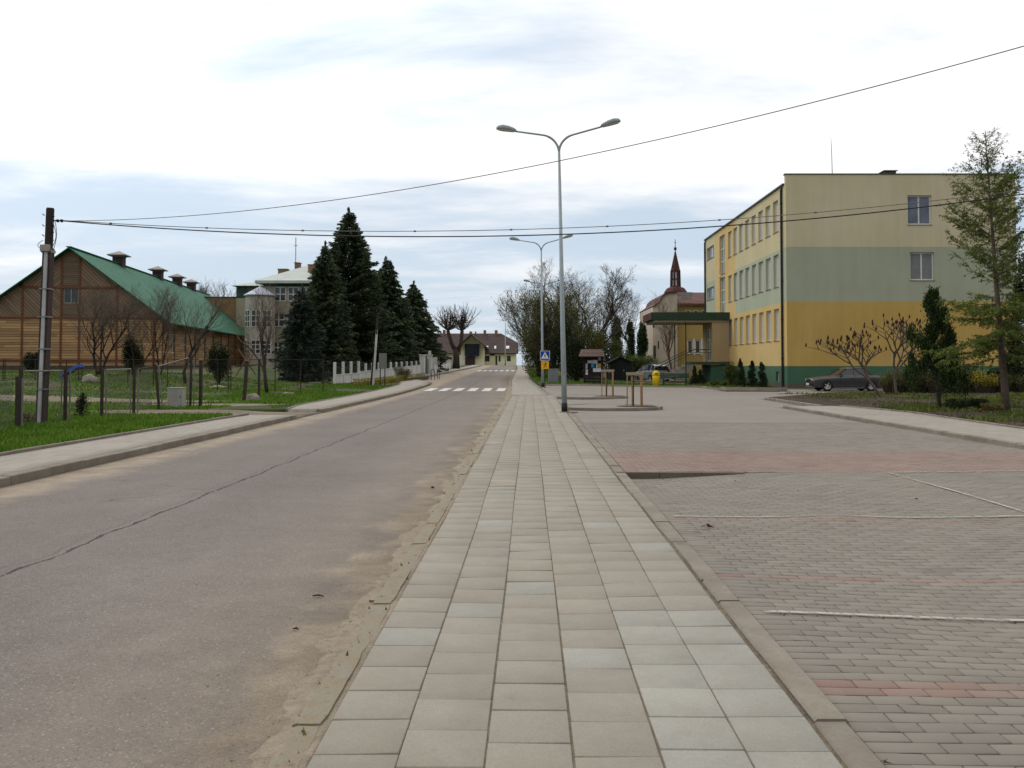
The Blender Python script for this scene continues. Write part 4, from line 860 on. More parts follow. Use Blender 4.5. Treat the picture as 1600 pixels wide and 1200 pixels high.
# sumac with dark seed heads
def sumac(px, Y, top, lab, seed, spr, lean):
    H_ = hfor(top, Y, px); t = thing('sumac_tree', lab, 'tree', gp(px, Y), 0, 'staghorn sumacs in the bed'); rd = random.Random(seed); tk = MB(); sd_ = MB()
    def g(p, d, ln, r, lv):
        pts = [p]; rr = [r]
        for i_ in range(3): d = (d + Vector((rd.gauss(0, .13), rd.gauss(0, .1), .10 - .03 * lv))).normalized(); p = p + d * ln / 3; pts.append(p); rr.append(r * (1 - .12 * (i_ + 1)))
        (tk if lv < 2 else sd_).tube(pts, rr, 5, cap=lv > 3)
        if lv >= 4 or p.z > H_ * .95:
            q_ = p; sd_.tube([q_, q_ + Vector((0, 0, .05)), q_ + Vector((rd.gauss(0, .01), 0, .12)), q_ + Vector((0, 0, .19))], [.014, .03, .024, .006], 6, m=1); return
        for k in range(3 if lv < 3 else 2):
            s_ = (-1 if k % 2 else 1) * rd.uniform(.4, .8) * spr; g(p if k < 2 else pts[-2], (d + Vector((s_ * (1 if k < 2 else .2) + lean * .3, rd.gauss(0, .4), .25))).normalized(), ln * rd.uniform(.66, .9), r * .72, lv + 1)
    g(Vector((0, 0, -.1)), Vector((lean, 0, 1)).normalized(), H_ * .34, .06, 0)
    z = max(v[2] for v in sd_.v); k = H_ / z
    for m_ in (tk, sd_): m_.v = [(v[0] * k * 1.5, v[1] * k * 1.2, v[2] * k) for v in m_.v]
    tk.build('trunk', BARK, t, True); sd_.build('crown', [BARK, M('sumac_seed', (64, 36, 32), .9)], t, True)
sumac(1378, 42, 505, 'bare sumac with dark upright seed heads leaning left over the grey car', 3, 1.15, -.45)
sumac(1402, 43, 489, 'bare sumac with dark upright seed heads behind the juniper', 9, 1.0, -.05)
# twiggy hedge along the drive
def twig_shrub(px, Y, w_, h_, lab, seed, mat, n_=160, leaf_n=500):
    t = thing('hedge_shrub', lab, 'shrub', gp(px, Y, .12), 0, 'shrubs in a row along the school drive'); rd = random.Random(seed); mb = MB(); pts = []
    for k in range(n_):
        a = rd.uniform(0, 6.28); q_ = rd.uniform(.2, 1) * w_; e = Vector((math.cos(a) * q_, math.sin(a) * q_ * .6, h_ * rd.uniform(.65, 1.05) * (1 - .25 * (q_ / w_)))); s_ = Vector((math.cos(a) * q_ * .6, math.sin(a) * q_ * .3, -.03)); m_ = s_.lerp(e, .5) + Vector((0, 0, .08)); mb.tube([s_, m_, e], [.011, .008, .004], 3, cap=False)
        for u in range(6): pts.append(m_.lerp(e, rd.uniform(-.2, 1)))
    mb.build('stems', TWIG_D, t); pp = np.array(pts); pp = pp[rng.integers(0, len(pp), leaf_n)] + rng.normal(0, .06, (leaf_n, 3)); leafcloud('foliage', pp, .055, mat, t)
HL1 = foliage('hedge_bud', (86, 94, 42), (122, 122, 62), .2, .3); HL2 = foliage('forsythia', (150, 140, 40), (196, 176, 52), .2, .3)
for k, px in enumerate((1395, 1418, 1441, 1466, 1490, 1514, 1538, 1562, 1584, 1607)):
    Y = 46.5; ex = ['left end of the row, nearest the car', 'second from the left end of the row', 'behind the juniper, left side', 'right behind the juniper stem', 'behind the juniper, right side', 'left of the yellow flowering one', 'yellow flowering, beside the larch trunk', 'right of the larch trunk', 'second from the right edge', 'at the right edge of the photo'][k]
    twig_shrub(px, Y + .3 * (k % 3), .78, 1.3 + .12 * (k % 3), 'twiggy hedge shrub, ' + ex, 200 + k, HL2 if k == 6 else HL1, 230, 3200)
bush('ground_shrub', 'low dark creeping conifer at the foot of the juniper', gp(1505, 29.5), .8, .5, .42, 3500, .05, THUJA, 230, 14, 0, 5)
bush('ground_shrub', 'low brownish shrub at the foot of the larch', gp(1545, 27.6), .5, .4, .35, 1500, .05, foliage('brown_leaf', (82, 72, 44), (112, 100, 60), .2, .3), 231, 10, 0, 8)

# far tree line, low on both sides behind the buildings
for k, (px, Y, top, w_, lab) in enumerate(((10, 130, 455, 5, 'far bare tree crown rising left of the barn roof'), (322, 128, 430, 5, 'far bare tree crown rising above the end of the green barn roof'))):
    loc, h_ = bt_at(px, Y, top); bare_tree('bare_tree', lab, loc, h_, .6, 240 + k, .2, 5, .2, 2, (BARK_D, TWIG_D), .5, twig=.02)
# ================================================================ BUILDINGS
def wall(mb, O, ang, Lw, z0, z1, holes=(), depth=0.18, sb=(), zb=(), matf=None, revm=None):
    """flat wall with openings; local s along the wall, inward normal to its left"""
    ca, sa = math.cos(ang), math.sin(ang); pt = lambda s_, d, z: (O[0] + s_ * ca - d * sa, O[1] + s_ * sa + d * ca, z)
    S = sorted(set([0, Lw] + [round(v, 4) for h in holes for v in h[:2]] + list(sb))); Zs = sorted(set([z0, z1] + [round(v, 4) for h in holes for v in h[2:4]] + list(zb)))
    for a, b_ in zip(S, S[1:]):
        for c, d in zip(Zs, Zs[1:]):
            cs, cz = (a + b_) / 2, (c + d) / 2
            if any(h[0] < cs < h[1] and h[2] < cz < h[3] for h in holes): continue
            mb.add([pt(a, 0, c), pt(b_, 0, c), pt(b_, 0, d), pt(a, 0, d)], [(0, 1, 2, 3)], matf(cs, cz) if matf else 0)
    for h in holes:
        s0, s1, c, d = h[:4]; mi = matf((s0 + s1) / 2, (c + d) / 2) if (matf and revm is None) else (revm or 0)
        mb.add([pt(s0, 0, c), pt(s0, 0, d), pt(s0, depth, d), pt(s0, depth, c)], [(0, 1, 2, 3)], mi); mb.add([pt(s1, 0, c), pt(s1, depth, c), pt(s1, depth, d), pt(s1, 0, d)], [(0, 1, 2, 3)], mi)
        mb.add([pt(s0, 0, d), pt(s1, 0, d), pt(s1, depth, d), pt(s0, depth, d)], [(0, 1, 2, 3)], mi); mb.add([pt(s0, 0, c), pt(s0, depth, c), pt(s1, depth, c), pt(s1, 0, c)], [(0, 1, 2, 3)], mi)
BLIND = M('window_curtain', (176, 172, 164), .8, var=.1)
BLIND_D = M('window_curtain_dim', (122, 122, 124), .8, var=.15)
SILL = M('metal_sill', (120, 104, 82), .6, var=.1)
_wp = {}
def window(w_, h_, cols=2, rows=1, frame=None, curtain=None, sill=True, key=None, parent=None, loc=(0, 0, 0), rot=0.0, fr=.055, depth=.18, glass=None, name='window'):
    """window proto in local axes: +x along, -y out; frame > pane, sill, curtain"""
    k = (round(w_, 2), round(h_, 2), cols, rows, frame.name if frame else '', curtain.name if curtain else '', sill, key, depth, glass.name if glass else '')
    if k in _wp:
        o = dup(_wp[k], loc=loc, rot=rot, parent=parent); return o
    mb = MB(); y0, y1 = -.03, .03
    mb.box(0, w_, y0, y1, 0, fr); mb.box(0, w_, y0, y1, h_ - fr, h_); mb.box(0, fr, y0, y1, fr, h_ - fr); mb.box(w_ - fr, w_, y0, y1, fr, h_ - fr)
    for c in range(1, cols): x = w_ * c / cols; mb.box(x - fr * .5, x + fr * .5, y0 - .003, y1, fr, h_ - fr)
    for r_ in range(1, rows): z = h_ * r_ / rows; mb.box(fr, w_ - fr, y0 + .004, y1 - .004, z - fr * .45, z + fr * .45)
    o = mb.build(name, frame or WHITE); o.parent = parent; o.location = loc; o.rotation_euler = (0, 0, rot)
    g = MB(); g.box(fr * .6, w_ - fr * .6, .005, .012, fr * .6, h_ - fr * .6); link_ = g.build('pane', glass or GLASS); link_.parent = o
    if curtain:
        g = MB(); n_ = max(6, int(w_ / .07)); vs = []
        for i_ in range(n_ + 1): x = fr + (w_ - 2 * fr) * i_ / n_; yy = -.006 + (.004 if i_ % 2 else 0); vs += [(x, yy, fr), (x, yy, h_ - fr)]
        g.add(vs, [(2 * i_, 2 * i_ + 2, 2 * i_ + 3, 2 * i_ + 1) for i_ in range(n_)]); l_ = g.build('curtain', curtain); l_.parent = o
    if sill:
        g = MB(); g.box(-.03, w_ + .03, -depth - .05, -.032, -.03, -.002); l_ = g.build('sill', SILL); l_.parent = o
    _wp[k] = o; return o
def rel(par, x, y, z): v = par.location; return (x - v[0], y - v[1], z - v[2])
# ---- the school
def school():
    X0, Y0, Y1, X1 = 16.4, 57.0, 83.2, 31.1; ZR, ZP = 13.17, 13.78; PL = 1.52
    t = worldly(thing('school_building', 'three-storey school with beige, pale green and yellow bands right of the lot', 'building', (X0, Y0, 0)))
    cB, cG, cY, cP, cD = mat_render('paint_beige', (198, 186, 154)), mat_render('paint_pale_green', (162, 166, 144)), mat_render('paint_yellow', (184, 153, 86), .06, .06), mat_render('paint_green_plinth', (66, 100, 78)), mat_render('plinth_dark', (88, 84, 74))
    cB2, cG2 = mat_render('paint_cream', (194, 182, 144)), mat_render('paint_pale_green_lit', (166, 172, 148)); cY2 = mat_render('paint_yellow_lit', (200, 172, 112), .05, .05)  # front green and yellow lightened: that side's stronger light is in the colour
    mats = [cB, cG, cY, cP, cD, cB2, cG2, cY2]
    zb = (PL, 5.63, 9.13, 0.42)
    def band(s_, z): return 4 if z < .42 else 3 if z < PL else 2 if z < 5.63 else 1 if z < 9.13 else 0
    mb = MB()
    wins = [(XA(1421, Y0) - X0, XA(1459, Y0) - X0, ZA(351, Y0), ZA(305, Y0)), (XA(1424, Y0) - X0, XA(1462, Y0) - X0, ZA(438, Y0), ZA(394, Y0))]
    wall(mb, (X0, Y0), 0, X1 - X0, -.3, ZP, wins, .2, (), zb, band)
    # front facing the street: s runs from the far end towards the camera
    Lf = Y1 - Y0; sY = lambda y: Y1 - y
    def bandf(s_, z):
        y = Y1 - s_
        if z < PL: return 3 if z > .42 else 4
        if 71.2 < y < 78.8: return 7
        return 7 if z < 5.63 else 6 if z < 9.13 else 5
    fw = []
    for k in range(8):
        a = 58.75 + 1.95 * k
        for (c, d) in ((10.4, 12.5), (6.75, 8.9), (3.2, 5.3)): fw.append((sY(a + 1.25), sY(a), c, d))
    tall = [(sY(77.0), sY(74.9), 9.3, 12.6), (sY(77.0), sY(74.9), 5.9, 9.0)]; horiz = [(sY(82.5), sY(79.3), 11.2, 12.3), (sY(82.5), sY(79.3), 7.5, 8.6)]; cellar = [(sY(59.6), sY(58.9), .5, 1.15)]
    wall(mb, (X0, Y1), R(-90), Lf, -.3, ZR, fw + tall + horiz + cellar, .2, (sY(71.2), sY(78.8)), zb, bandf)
    # back walls and inner returns
    wall(mb, (X1, Y0), R(90), Lf, -.3, ZP, (), .2, (), zb, band); wall(mb, (X1, Y1), R(180), X1 - X0, -.3, ZR, (), .2, (), zb, band)
    mb.box(X0 + .002, X0 + .42, Y0 + .002, Y0 + .30, ZR, ZP - .002, 0)
    mb.build('wall', mats, t)
    rf = MB(); rf.box(X0 - .12, X0 + .5, Y0 + .31, Y1 + .1, ZR, ZR + .10); rf.box(X0 + .45, X1 - .05, Y0 + .1, Y1 + .1, ZR - .2, ZR + .05); rf.box(X0 - .06, X1 + .06, Y0 - .05, Y0 + .36, ZP, ZP + .06); rf.box(X1 - .1, X1 + .08, Y0 + .37, Y1, ZP, ZP + .06)
    roof = rf.build('roof', M('roof_flashing', (66, 70, 60), .6, var=.15), t)
    ch = MB(); ch.box(XA(1386, 60) , XA(1404, 60), 60, 61, ZR, ZA(267.2, 60)); ch.box(XA(1384, 60), XA(1406, 60), 59.9, 61.1, ZA(267.2, 60), ZA(266.2, 60)); ch.build('chimney', M('chimney_metal', (84, 80, 72), .7), roof)
    an = MB(); an.tube([(XA(1304, 59), 59, ZR), (XA(1303, 59), 59, ZA(236, 59)), (XA(1302, 59), 59, ZA(213, 59))], [.03, .022, .01], 6); an.build('antenna', M('antenna_metal', (120, 122, 122), .5, .5), roof)
    ph = MB(); ph.box(X0 + .0, X0 + 3, 80.2, 83.3, ZR + .101, ZA(367, 80.2)); ph.build('roof_block', M('roof_block_paint', (86, 78, 74), .8), t)
    for (a, b_, c, d) in wins:
        w_ = window(b_ - a, d - c, 2, 1, None, BLIND_D if c < 9 else None, True, None, t, rel(t, X0 + a, Y0 + .17, c), 0, .09, .17, mat_glass('window_glass_pale', (96, 104, 118)))
    for (a, b_, c, d) in fw: window(b_ - a, d - c, 2, 1, None, BLIND, True, None, t, rel(t, X0 + .17, Y1 - a, c), R(-90), .06, .17)
    for (a, b_, c, d) in tall: window(b_ - a, d - c, 2, 3, None, None, True, None, t, rel(t, X0 + .17, Y1 - a, c), R(-90), .08, .17, mat_glass('stair_glass', (120, 126, 132)))
    for (a, b_, c, d) in horiz: window(b_ - a, d - c, 3, 1, None, None, True, None, t, rel(t, X0 + .17, Y1 - a, c), R(-90), .08, .17, mat_glass('window_glass_pale'))
    for (a, b_, c, d) in cellar: window(b_ - a, d - c, 1, 1, None, BLIND, False, None, t, rel(t, X0 + .17, Y1 - a, c), R(-90), .06, .17)
    DP = M('downpipe_black', (38, 36, 36), .5)
    for y in (57.75, 83.0):
        p = MB(); x = X0 - .09; p.tube([(X0 - .02, y, ZR - .05), (x, y, ZR - .3), (x, y, .25), (x - .18, y, .1)], .075, 8)
        for z in (2, 4.5, 7, 9.5, 12): p.box(x - .075, X0, y - .07, y + .07, z, z + .04)
        p.build('downpipe', DP, t)
    ap = MB(); ap.box(X0 - .55, X0 - .002, Y0 - .5, 72, -.1, .128); ap.box(X0, X1, Y0 - .5, Y0 - .002, -.1, .1); ap.build('apron', CONC, t)
    lp = MB(); lp.lathe([(.02, -.12), (.1, -.1), (.13, 0), (.1, .1), (.02, .12)], 10, (X0 - .16, 76, 9.1)); lp.build('wall_lamp', WHITE, t, True)
    # entrance: vestibule, canopy, platform, stairs, railing
    VX = 15.0; va = MB(); wall(va, (VX, 73.4), 0, X0 - VX - .002, 1.86, 5.2); wall(va, (VX, 77.4), R(-90), 4.0, 1.86, 5.2, [(1.5, 3.3, 1.9, 4.6)], .15); va.build('vestibule', mat_render('paint_tan', (168, 146, 108)), t)
    window(1.8, 2.7, 2, 3, None, None, False, 'door', t, rel(t, VX + .12, 77.4 - 1.5, 1.9), R(-90), .09, .1, mat_glass('door_glass', (104, 116, 120)), 'entrance_door')
    cn = MB(); cn.box(10.0, X0 - .004, 73.2, 78.6, 5.28, 5.9); cnp = cn.build('canopy', M('canopy_green', (44, 62, 46), .6), t)
    cs = MB(); cs.box(10.25, X0 - .004, 73.35, 78.4, 5.08, 5.276); cs.build('soffit', M('soffit_tan', (150, 140, 116), .8), cnp)
    tr_ = MB(); tr_.box(9.96, 9.998, 73.25, 78.5, 5.3, 5.86); tr_.build('fascia', M('fascia_brown', (96, 52, 46), .6), cnp)
    GP = M('green_paint', (44, 84, 66), .6); ST_ = mat_concrete('stair_concrete', (168, 162, 150), (140, 132, 120))
    pl = MB(); pl.box(13.6, X0 - .002, 73.3, 77.6, 1.62, 1.85); pl.build('platform', M('platform_edge', (62, 72, 60), .8), t)
    pb = MB(); pb.box(14.9, X0 - .003, 73.5, 77.4, -.2, 1.61); pb.build('base_wall', cP, t)
    stp = MB(); n_ = 7
    for k in range(n_): x1 = 13.6 - k * .5; z = 1.85 - (k + 1) * .22; stp.box(x1 - .5, x1 - .001, 74.2, 77.2, max(z - .34, -.1), z)
    for y in (74.16, 77.2): stp.prism([(13.6, 1.55), (13.6, 1.2), (10.0, -.12), (10.0, .18)], y, y + .035, 'y')
    stp.build('stairs', ST_, t)
    rl = MB(); RA = [(10.05, .2 + .95), (13.6, 1.85 + .95), (15.0, 1.85 + .95)]
    for y in (74.1, ):
        rl.tube([(10.05, y, 1.15), (13.6, y, 2.85), (15.6, y, 2.85)], .04, 6); rl.tube([(10.05, y, .95), (13.6, y, 2.62), (15.6, y, 2.62)], .022, 6)
        for k in range(26):
            x = 10.1 + k * .14; zt = .95 + (x - 10.05) / 3.55 * 1.67; zb_ = .1 + (x - 10.05) / 3.55 * 1.6; rl.tube([(x, y, zb_), (x, y, zt)], .016, 4)
        for k in range(14): x = 13.7 + k * .14; rl.tube([(x, y - .75 if 0 else y, 1.86), (x, y, 2.62)], .011, 4)
    rl.tube([(9.9, 77.1, 1.1), (13.6, 77.1, 2.85)], .03, 6); rl.build('railing', M('railing_paint', (60, 72, 64), .5), t)
    for x in (XA(1072, 73.5), 10.5 + 2.2):
        c = MB(); c.tube([(x, 73.6 if x > 12.8 else 78.2, -.1), (x, 73.6 if x > 12.8 else 78.2, 5.1)], .05, 8); c.build('column', M('column_green', (52, 70, 58), .6), t)
school()
# ---- church and parish house behind the canopy
def parish():
    Y = 100; t = worldly(thing('parish_house', 'yellow house with red roof and white plaster gable behind the school canopy', 'building', (XA(1060, Y), Y, 0)))
    xa, xb, xc = XA(1018, Y), XA(1056, Y), 26
    zt = ZA(476, Y); mb = MB()
    holes = [(XA(p, Y) - xb, XA(q_, Y) - xb, ZA(553, Y), ZA(531, Y)) for p, q_ in ((1074, 1083), (1086, 1095), (1098, 1104))] + [(XA(p, Y) - xb, XA(q_, Y) - xb, ZA(500, Y), ZA(484, Y)) for p, q_ in ((1072, 1080), (1084, 1092), (1096, 1103))]
    wall(mb, (xb, Y), 0, xc - xb, -.2, zt, holes, .15); mb.box(xc - .3, xc, Y, Y + 12, -.2, zt); mb.box(xb, xc - .31, Y + 11.7, Y + 12, -.2, zt)
    mb.build('wall', mat_render('parish_yellow', (164, 138, 82)), t)
    for h in holes: window(h[1] - h[0], h[3] - h[2], 1, 1, None, None, True, None, t, rel(t, xb + h[0], Y + .12, h[2]), 0, .12, .12)
    tr_ = MB(); zz0, zz1 = ZA(555, Y), ZA(529, Y)
    for p, q_ in ((1083.3, 1085.7), (1095.3, 1097.7)): tr_.box(XA(p, Y), XA(q_, Y), Y - .05, Y - .002, zz0, zz1)
    tr_.build('window_trim', WHITE, t)
    g = MB(); wg = XA(1018, Y); pr = [(xa, -.2), (xb - .01, -.2), (xb - .01, ZA(459, Y)), (XA(1044, Y), ZA(459, Y)), (XA(1037, Y), ZA(461, Y)), (XA(1032, Y), ZA(466, Y)), (XA(1029, Y), ZA(473, Y)), (XA(1018, Y), ZA(481, Y))]
    g.prism(pr, Y - 1.2, Y + 10.5, 'y'); gab = g.build('gable_wall', mat_render('parish_plaster', (186, 172, 156), .1, .1), t)
    wn_ = MB()
    for (a, b_, c, d) in ((1021, 1025, 540, 560), (1028, 1030, 533, 545), (1020, 1023, 505, 512)):
        wn_.box(XA(a, Y - 1.2), XA(b_, Y - 1.2), Y - 1.23, Y - 1.202, ZA(c + 0, Y - 1.2) if 0 else ZA(d, Y - 1.2), ZA(c, Y - 1.2))
    wn_.build('window', GLASS, t)
    RED = mat_tiles('red_tiles', (86, 54, 47), (102, 64, 56)); rf = MB()
    for k, (a, b_) in enumerate(zip(pr[2:], pr[3:])):
        rf.bar((a[0], Y + 4.6, a[1] + .06), (b_[0], Y + 4.6, b_[1] + .06), 12.2, .12, up=(0, 0, 1))
    zr = ZA(457, Y + 6); rf.add([(xb, Y - .4, zt + .02), (xc + .3, Y - .4, zt + .02), (xc + .3, Y + 6, zr), (xb, Y + 6, zr), (xb, Y + 12.4, zt), (xc + .3, Y + 12.4, zt)], [(0, 1, 2, 3), (3, 2, 5, 4), (0, 3, 4), (1, 5, 2)])
    rf.box(xb, xc + .3, Y - .5, Y - .38, zt - .12, zt + .1); rf.build('roof', RED, t)
    sk = MB()
    for (a, b_, c, d) in ((1057, 1082, 463, 457), (1064, 1080, 468.5, 464)): sk.box(XA(a, Y), XA(b_, Y), Y - .42, Y - .3, ZA(c, Y), ZA(d, Y))
    sk.build('dormer_panel', M('dormer_zinc', (132, 128, 124), .6), t)
def church():
    Y = 125; x = XA(1056, Y); t = worldly(thing('church_tower', 'slim church turret with open belfry and dark red spire behind the yellow house', 'church', (x, Y, 0)))
    RED = mat_tiles('spire_tiles', (76, 46, 42), (92, 56, 50)); z = lambda p: ZA(p, Y); s_ = Y / FP
    b_ = MB(); b_.box(x - 22 * s_, x + 40, Y - 3, Y + 12, -.2, z(474)); b_.build('nave_wall', _mc['parish_plaster'], t)
    rf = MB(); rf.add([(x - 14 * s_, Y - 3.2, z(471)), (x + 40, Y - 3.2, z(471)), (x + 40, Y + 4, z(457)), (x - 14 * s_, Y + 4, z(457)), (x - 14 * s_, Y + 11, z(471)), (x + 40, Y + 11, z(471))], [(0, 1, 2, 3), (3, 2, 5, 4), (0, 3, 4), (1, 5, 2)]); rf.build('nave_roof', RED, t)
    m = MB(); m.lathe([(22 * s_, z(476) - z(0) + z(0)), (20 * s_, z(462)), (18 * s_, z(456)), (14 * s_, z(450.5)), (7.5 * s_, z(448))], 8, (x, Y, 0), ph=.5); m.build('tower_base', RED, t)
    bl = MB()
    for k in range(8):
        a = (k + .5) * math.pi / 4; bl.tube([(x + math.cos(a) * 7.2 * s_, Y + math.sin(a) * 7.2 * s_, z(448.5)), (x + math.cos(a) * 6.6 * s_, Y + math.sin(a) * 6.6 * s_, z(423))], .13, 6)
    bl.lathe([(7.4 * s_, z(437)), (7.6 * s_, z(435.5))], 8, (x, Y, 0), ph=.5); bl.lathe([(7.6 * s_, z(449)), (7.8 * s_, z(447))], 8, (x, Y, 0), ph=.5)
    bl.lathe([(7.0 * s_, z(424.5)), (7.6 * s_, z(423))], 8, (x, Y, 0), ph=.5); bl.build('belfry', M('belfry_wood', (66, 42, 40), .8), t)
    pn_ = MB(); pn_.lathe([(5.9 * s_, z(448)), (5.6 * s_, z(424))], 8, (x, Y, 0), ph=.5); pn_.build('belfry_core', M('belfry_light', (206, 208, 212), .7), t)
    sp = MB(); sp.lathe([(8 * s_, z(423)), (7.4 * s_, z(421.5)), (3.6 * s_, z(405)), (.7 * s_, z(392))], 8, (x, Y, 0), ph=.5); sp.build('spire', RED, t)
    bb = MB(); bb.lathe([(.1, z(391.5)), (2.2 * s_, z(389.8)), (2.4 * s_, z(388.5)), (1.9 * s_, z(387)), (.1, z(386))], 10, (x, Y, 0)); bb.tube([(x, Y, z(386)), (x, Y, z(374))], .045, 5); bb.tube([(x - 1.6 * s_, Y, z(379)), (x + 1.6 * s_, Y, z(379))], .04, 5); bb.build('cross', M('iron_dark', (50, 44, 44), .5), t, True)
parish(); church()
# ---- barn with green roof
def barn():
    ang = R(7.4); Xc, Yc = XA(108, 70), 70; g0 = hz(Xc, Yc) + .1
    t = thing('wooden_barn', 'long wooden barn with green metal roof and three roof vents, left', 'building', (Xc, Yc, g0), ang)
    HW, Lb, ze, za = 6.9, 47.7, ZA(499, 70) - g0, ZA(387, 70) - g0
    slope = (za - ze) / (HW + .45); zw = za - slope * HW - .12; base = ZA(571, 70) - g0
    H_ = mat_plank('planks_level', ((146, 116, 84), (190, 152, 110)), .21, 0, 1); DA = mat_plank('planks_rising', ((114, 97, 82), (140, 117, 96)), .21, .7, .7); DB = mat_plank('planks_falling', ((114, 97, 82), (140, 117, 96)), .21, -.7, .7); HG = mat_plank('planks_level_grey', ((104, 88, 74), (126, 106, 86)), .16, 0, 1)
    zz1, zz2 = ZA(497, 70) - g0, ZA(449, 70) - g0
    xs_ = [-HW, -3.5, -.65, .7, 3.5, HW]; mb = MB(); mt = [H_, DA, DB, HG]
    roofz = lambda x: za - .12 - slope * abs(x)
    def cell(x0, x1, z0, z1, m):
        poly = [(x0, z0), (x1, z0)]
        top = [(x1, min(z1, roofz(x1))), (x0, min(z1, roofz(x0)))]
        if (roofz(x0) < z1) != (roofz(x1) < z1): xx = (za - .12 - z1) / slope * (1 if x0 >= 0 else -1); top.insert(1, (xx, z1))
        poly += top
        poly = [p for p in poly if p[1] >= z0 - 1e-6]
        if len(poly) >= 3: mb.add([(p[0], 0, p[1]) for p in poly], [tuple(range(len(poly)))], m)
    for a, b_ in zip(xs_, xs_[1:]): cell(a, b_, base, min(zz1, zw), 0)
    for i_, (a, b_) in enumerate(zip(xs_, xs_[1:])):
        zl = min(zz1, zw)
        if a == -HW: cell(-HW, -3.5, zl, zz2, 1)
        elif b_ == HW: cell(3.5, HW, zl, zz2, 2)
        elif a == -.65:
            for (q0, q1, w0, w1) in ((-.65, -.5, zl, zz2), (.62, .7, zl, zz2), (-.5, .62, zl, ZA(474, 70) - g0), (-.5, .62, ZA(449.5, 70) - g0, zz2)): 
                if w1 > w0 + .01: cell(q0, q1, w0, w1, 3)
        else: cell(a, b_, zl, zz2, 1 if a < 0 else 2)
    for a, b_, m in ((-2.6, -.65, 2), (.7, 2.6, 1)): cell(a, b_, zz2, za, m)
    cell(-.65, 0, zz2, za, 3); cell(0, .7, zz2, za, 3)
    # remaining slivers beyond 2.6 m
    for a, b_, m in ((-3.5, -2.6, 2), (2.6, 3.5, 1)):
        if min(roofz(a), roofz(b_)) < zz2 or True: cell(a, b_, zz2, za, m)
    sidew = []
    for k in range(12): s_ = 3 + k * 3.7; sidew.append((s_, s_ + 1.1, base + 1.0, base + 2.6))
    wall(mb, (HW, 0), R(90), Lb, base, zw, sidew, .12, (), (), lambda s_, z: 0); wall(mb, (-HW, Lb), R(-90), Lb, base, zw, (), .1)
    mb.add([(-HW, Lb, base), (HW, Lb, base), (HW, Lb, zw), (0, Lb, za - .15), (-HW, Lb, zw)], [(0, 4, 3, 2, 1)], 0)
    mb.build('wall', mt, t)
    for (a, b_, c, d) in sidew: window(b_ - a, d - c, 2, 2, None, None, False, None, t, (HW - .09, a, c), R(90), .08, .1)
    window(1.12, ZA(449.5, 70) - ZA(474, 70), 2, 1, M('grey_frame', (150, 146, 138), .7), None, False, None, t, (-.5, .06, ZA(474, 70) - g0), 0, .06, .06)
    TB = M('timber_red', (108, 68, 46), .85, var=.2); tb = MB()
    for x in (-6.3, -3.5, -.65, .7, 3.5, 6.3): tb.box(x - .07, x + .07, -.05, -.004, base, roofz(x) - .06)
    for z, w_ in ((zz1, HW), (zz2, (za - zz2) / slope - .2), (base + .35, HW)): tb.box(-w_, w_, -.062, -.052, z - .08, z + .08)
    for k in range(14): s_ = .1 + k * 3.65; tb.box(HW + .004, HW + .05, s_, s_ + .14, base, zw)
    tb.build('timber_posts', TB, t)
    ft = MB(); ft.box(-HW - .03, HW + .03, -.03, Lb, -.5, base - .002); ft.build('plinth', M('barn_plinth', (74, 66, 58), .9, var=.2), t)
    GRN = mat_roof_sheet('green_roof_sheet', (38, 100, 74)); rf = MB(); o = HW + .75
    for sg in (-1, 1):
        e = (sg * o, za - slope * o); p = [(0, -.5, za), (e[0], -.5, e[1]), (e[0], Lb + .5, e[1]), (0, Lb + .5, za)]; q_ = [(v[0], v[1], v[2] - .09) for v in p]
        rf.add(p + q_, [(0, 1, 2, 3) if sg > 0 else (3, 2, 1, 0), (7, 6, 5, 4) if sg > 0 else (4, 5, 6, 7), (0, 4, 5, 1), (1, 5, 6, 2), (2, 6, 7, 3)])
    rf.bar((0, -.52, za + .02), (0, Lb + .52, za + .02), .35, .07); roof = rf.build('roof', GRN, t)
    for L_ in (11.6, 24.2, 32.0, 38.5):
        v = MB(); v.box(-.45, .45, L_ - .45, L_ + .45, za - .5, za + .62); vv = v.build('vent', M('vent_brown', (66, 48, 46), .8), roof)
        c = MB(); c.add([(-.82, L_ - .82, za + .72), (.82, L_ - .82, za + .72), (.82, L_ + .82, za + .72), (-.82, L_ + .82, za + .72), (-.82, L_ - .82, za + .8), (.82, L_ - .82, za + .8), (.82, L_ + .82, za + .8), (-.82, L_ + .82, za + .8), (0, L_, za + 1.2)], [(3, 2, 1, 0), (0, 1, 5, 4), (1, 2, 6, 5), (2, 3, 7, 6), (3, 0, 4, 7), (4, 5, 8), (5, 6, 8), (6, 7, 8), (7, 4, 8)]); c.box(-.5, .5, L_ - .5, L_ + .5, za + .6, za + .73); c.build('vent_cap', M('vent_cap_tin', (122, 112, 106), .6), vv)
barn()
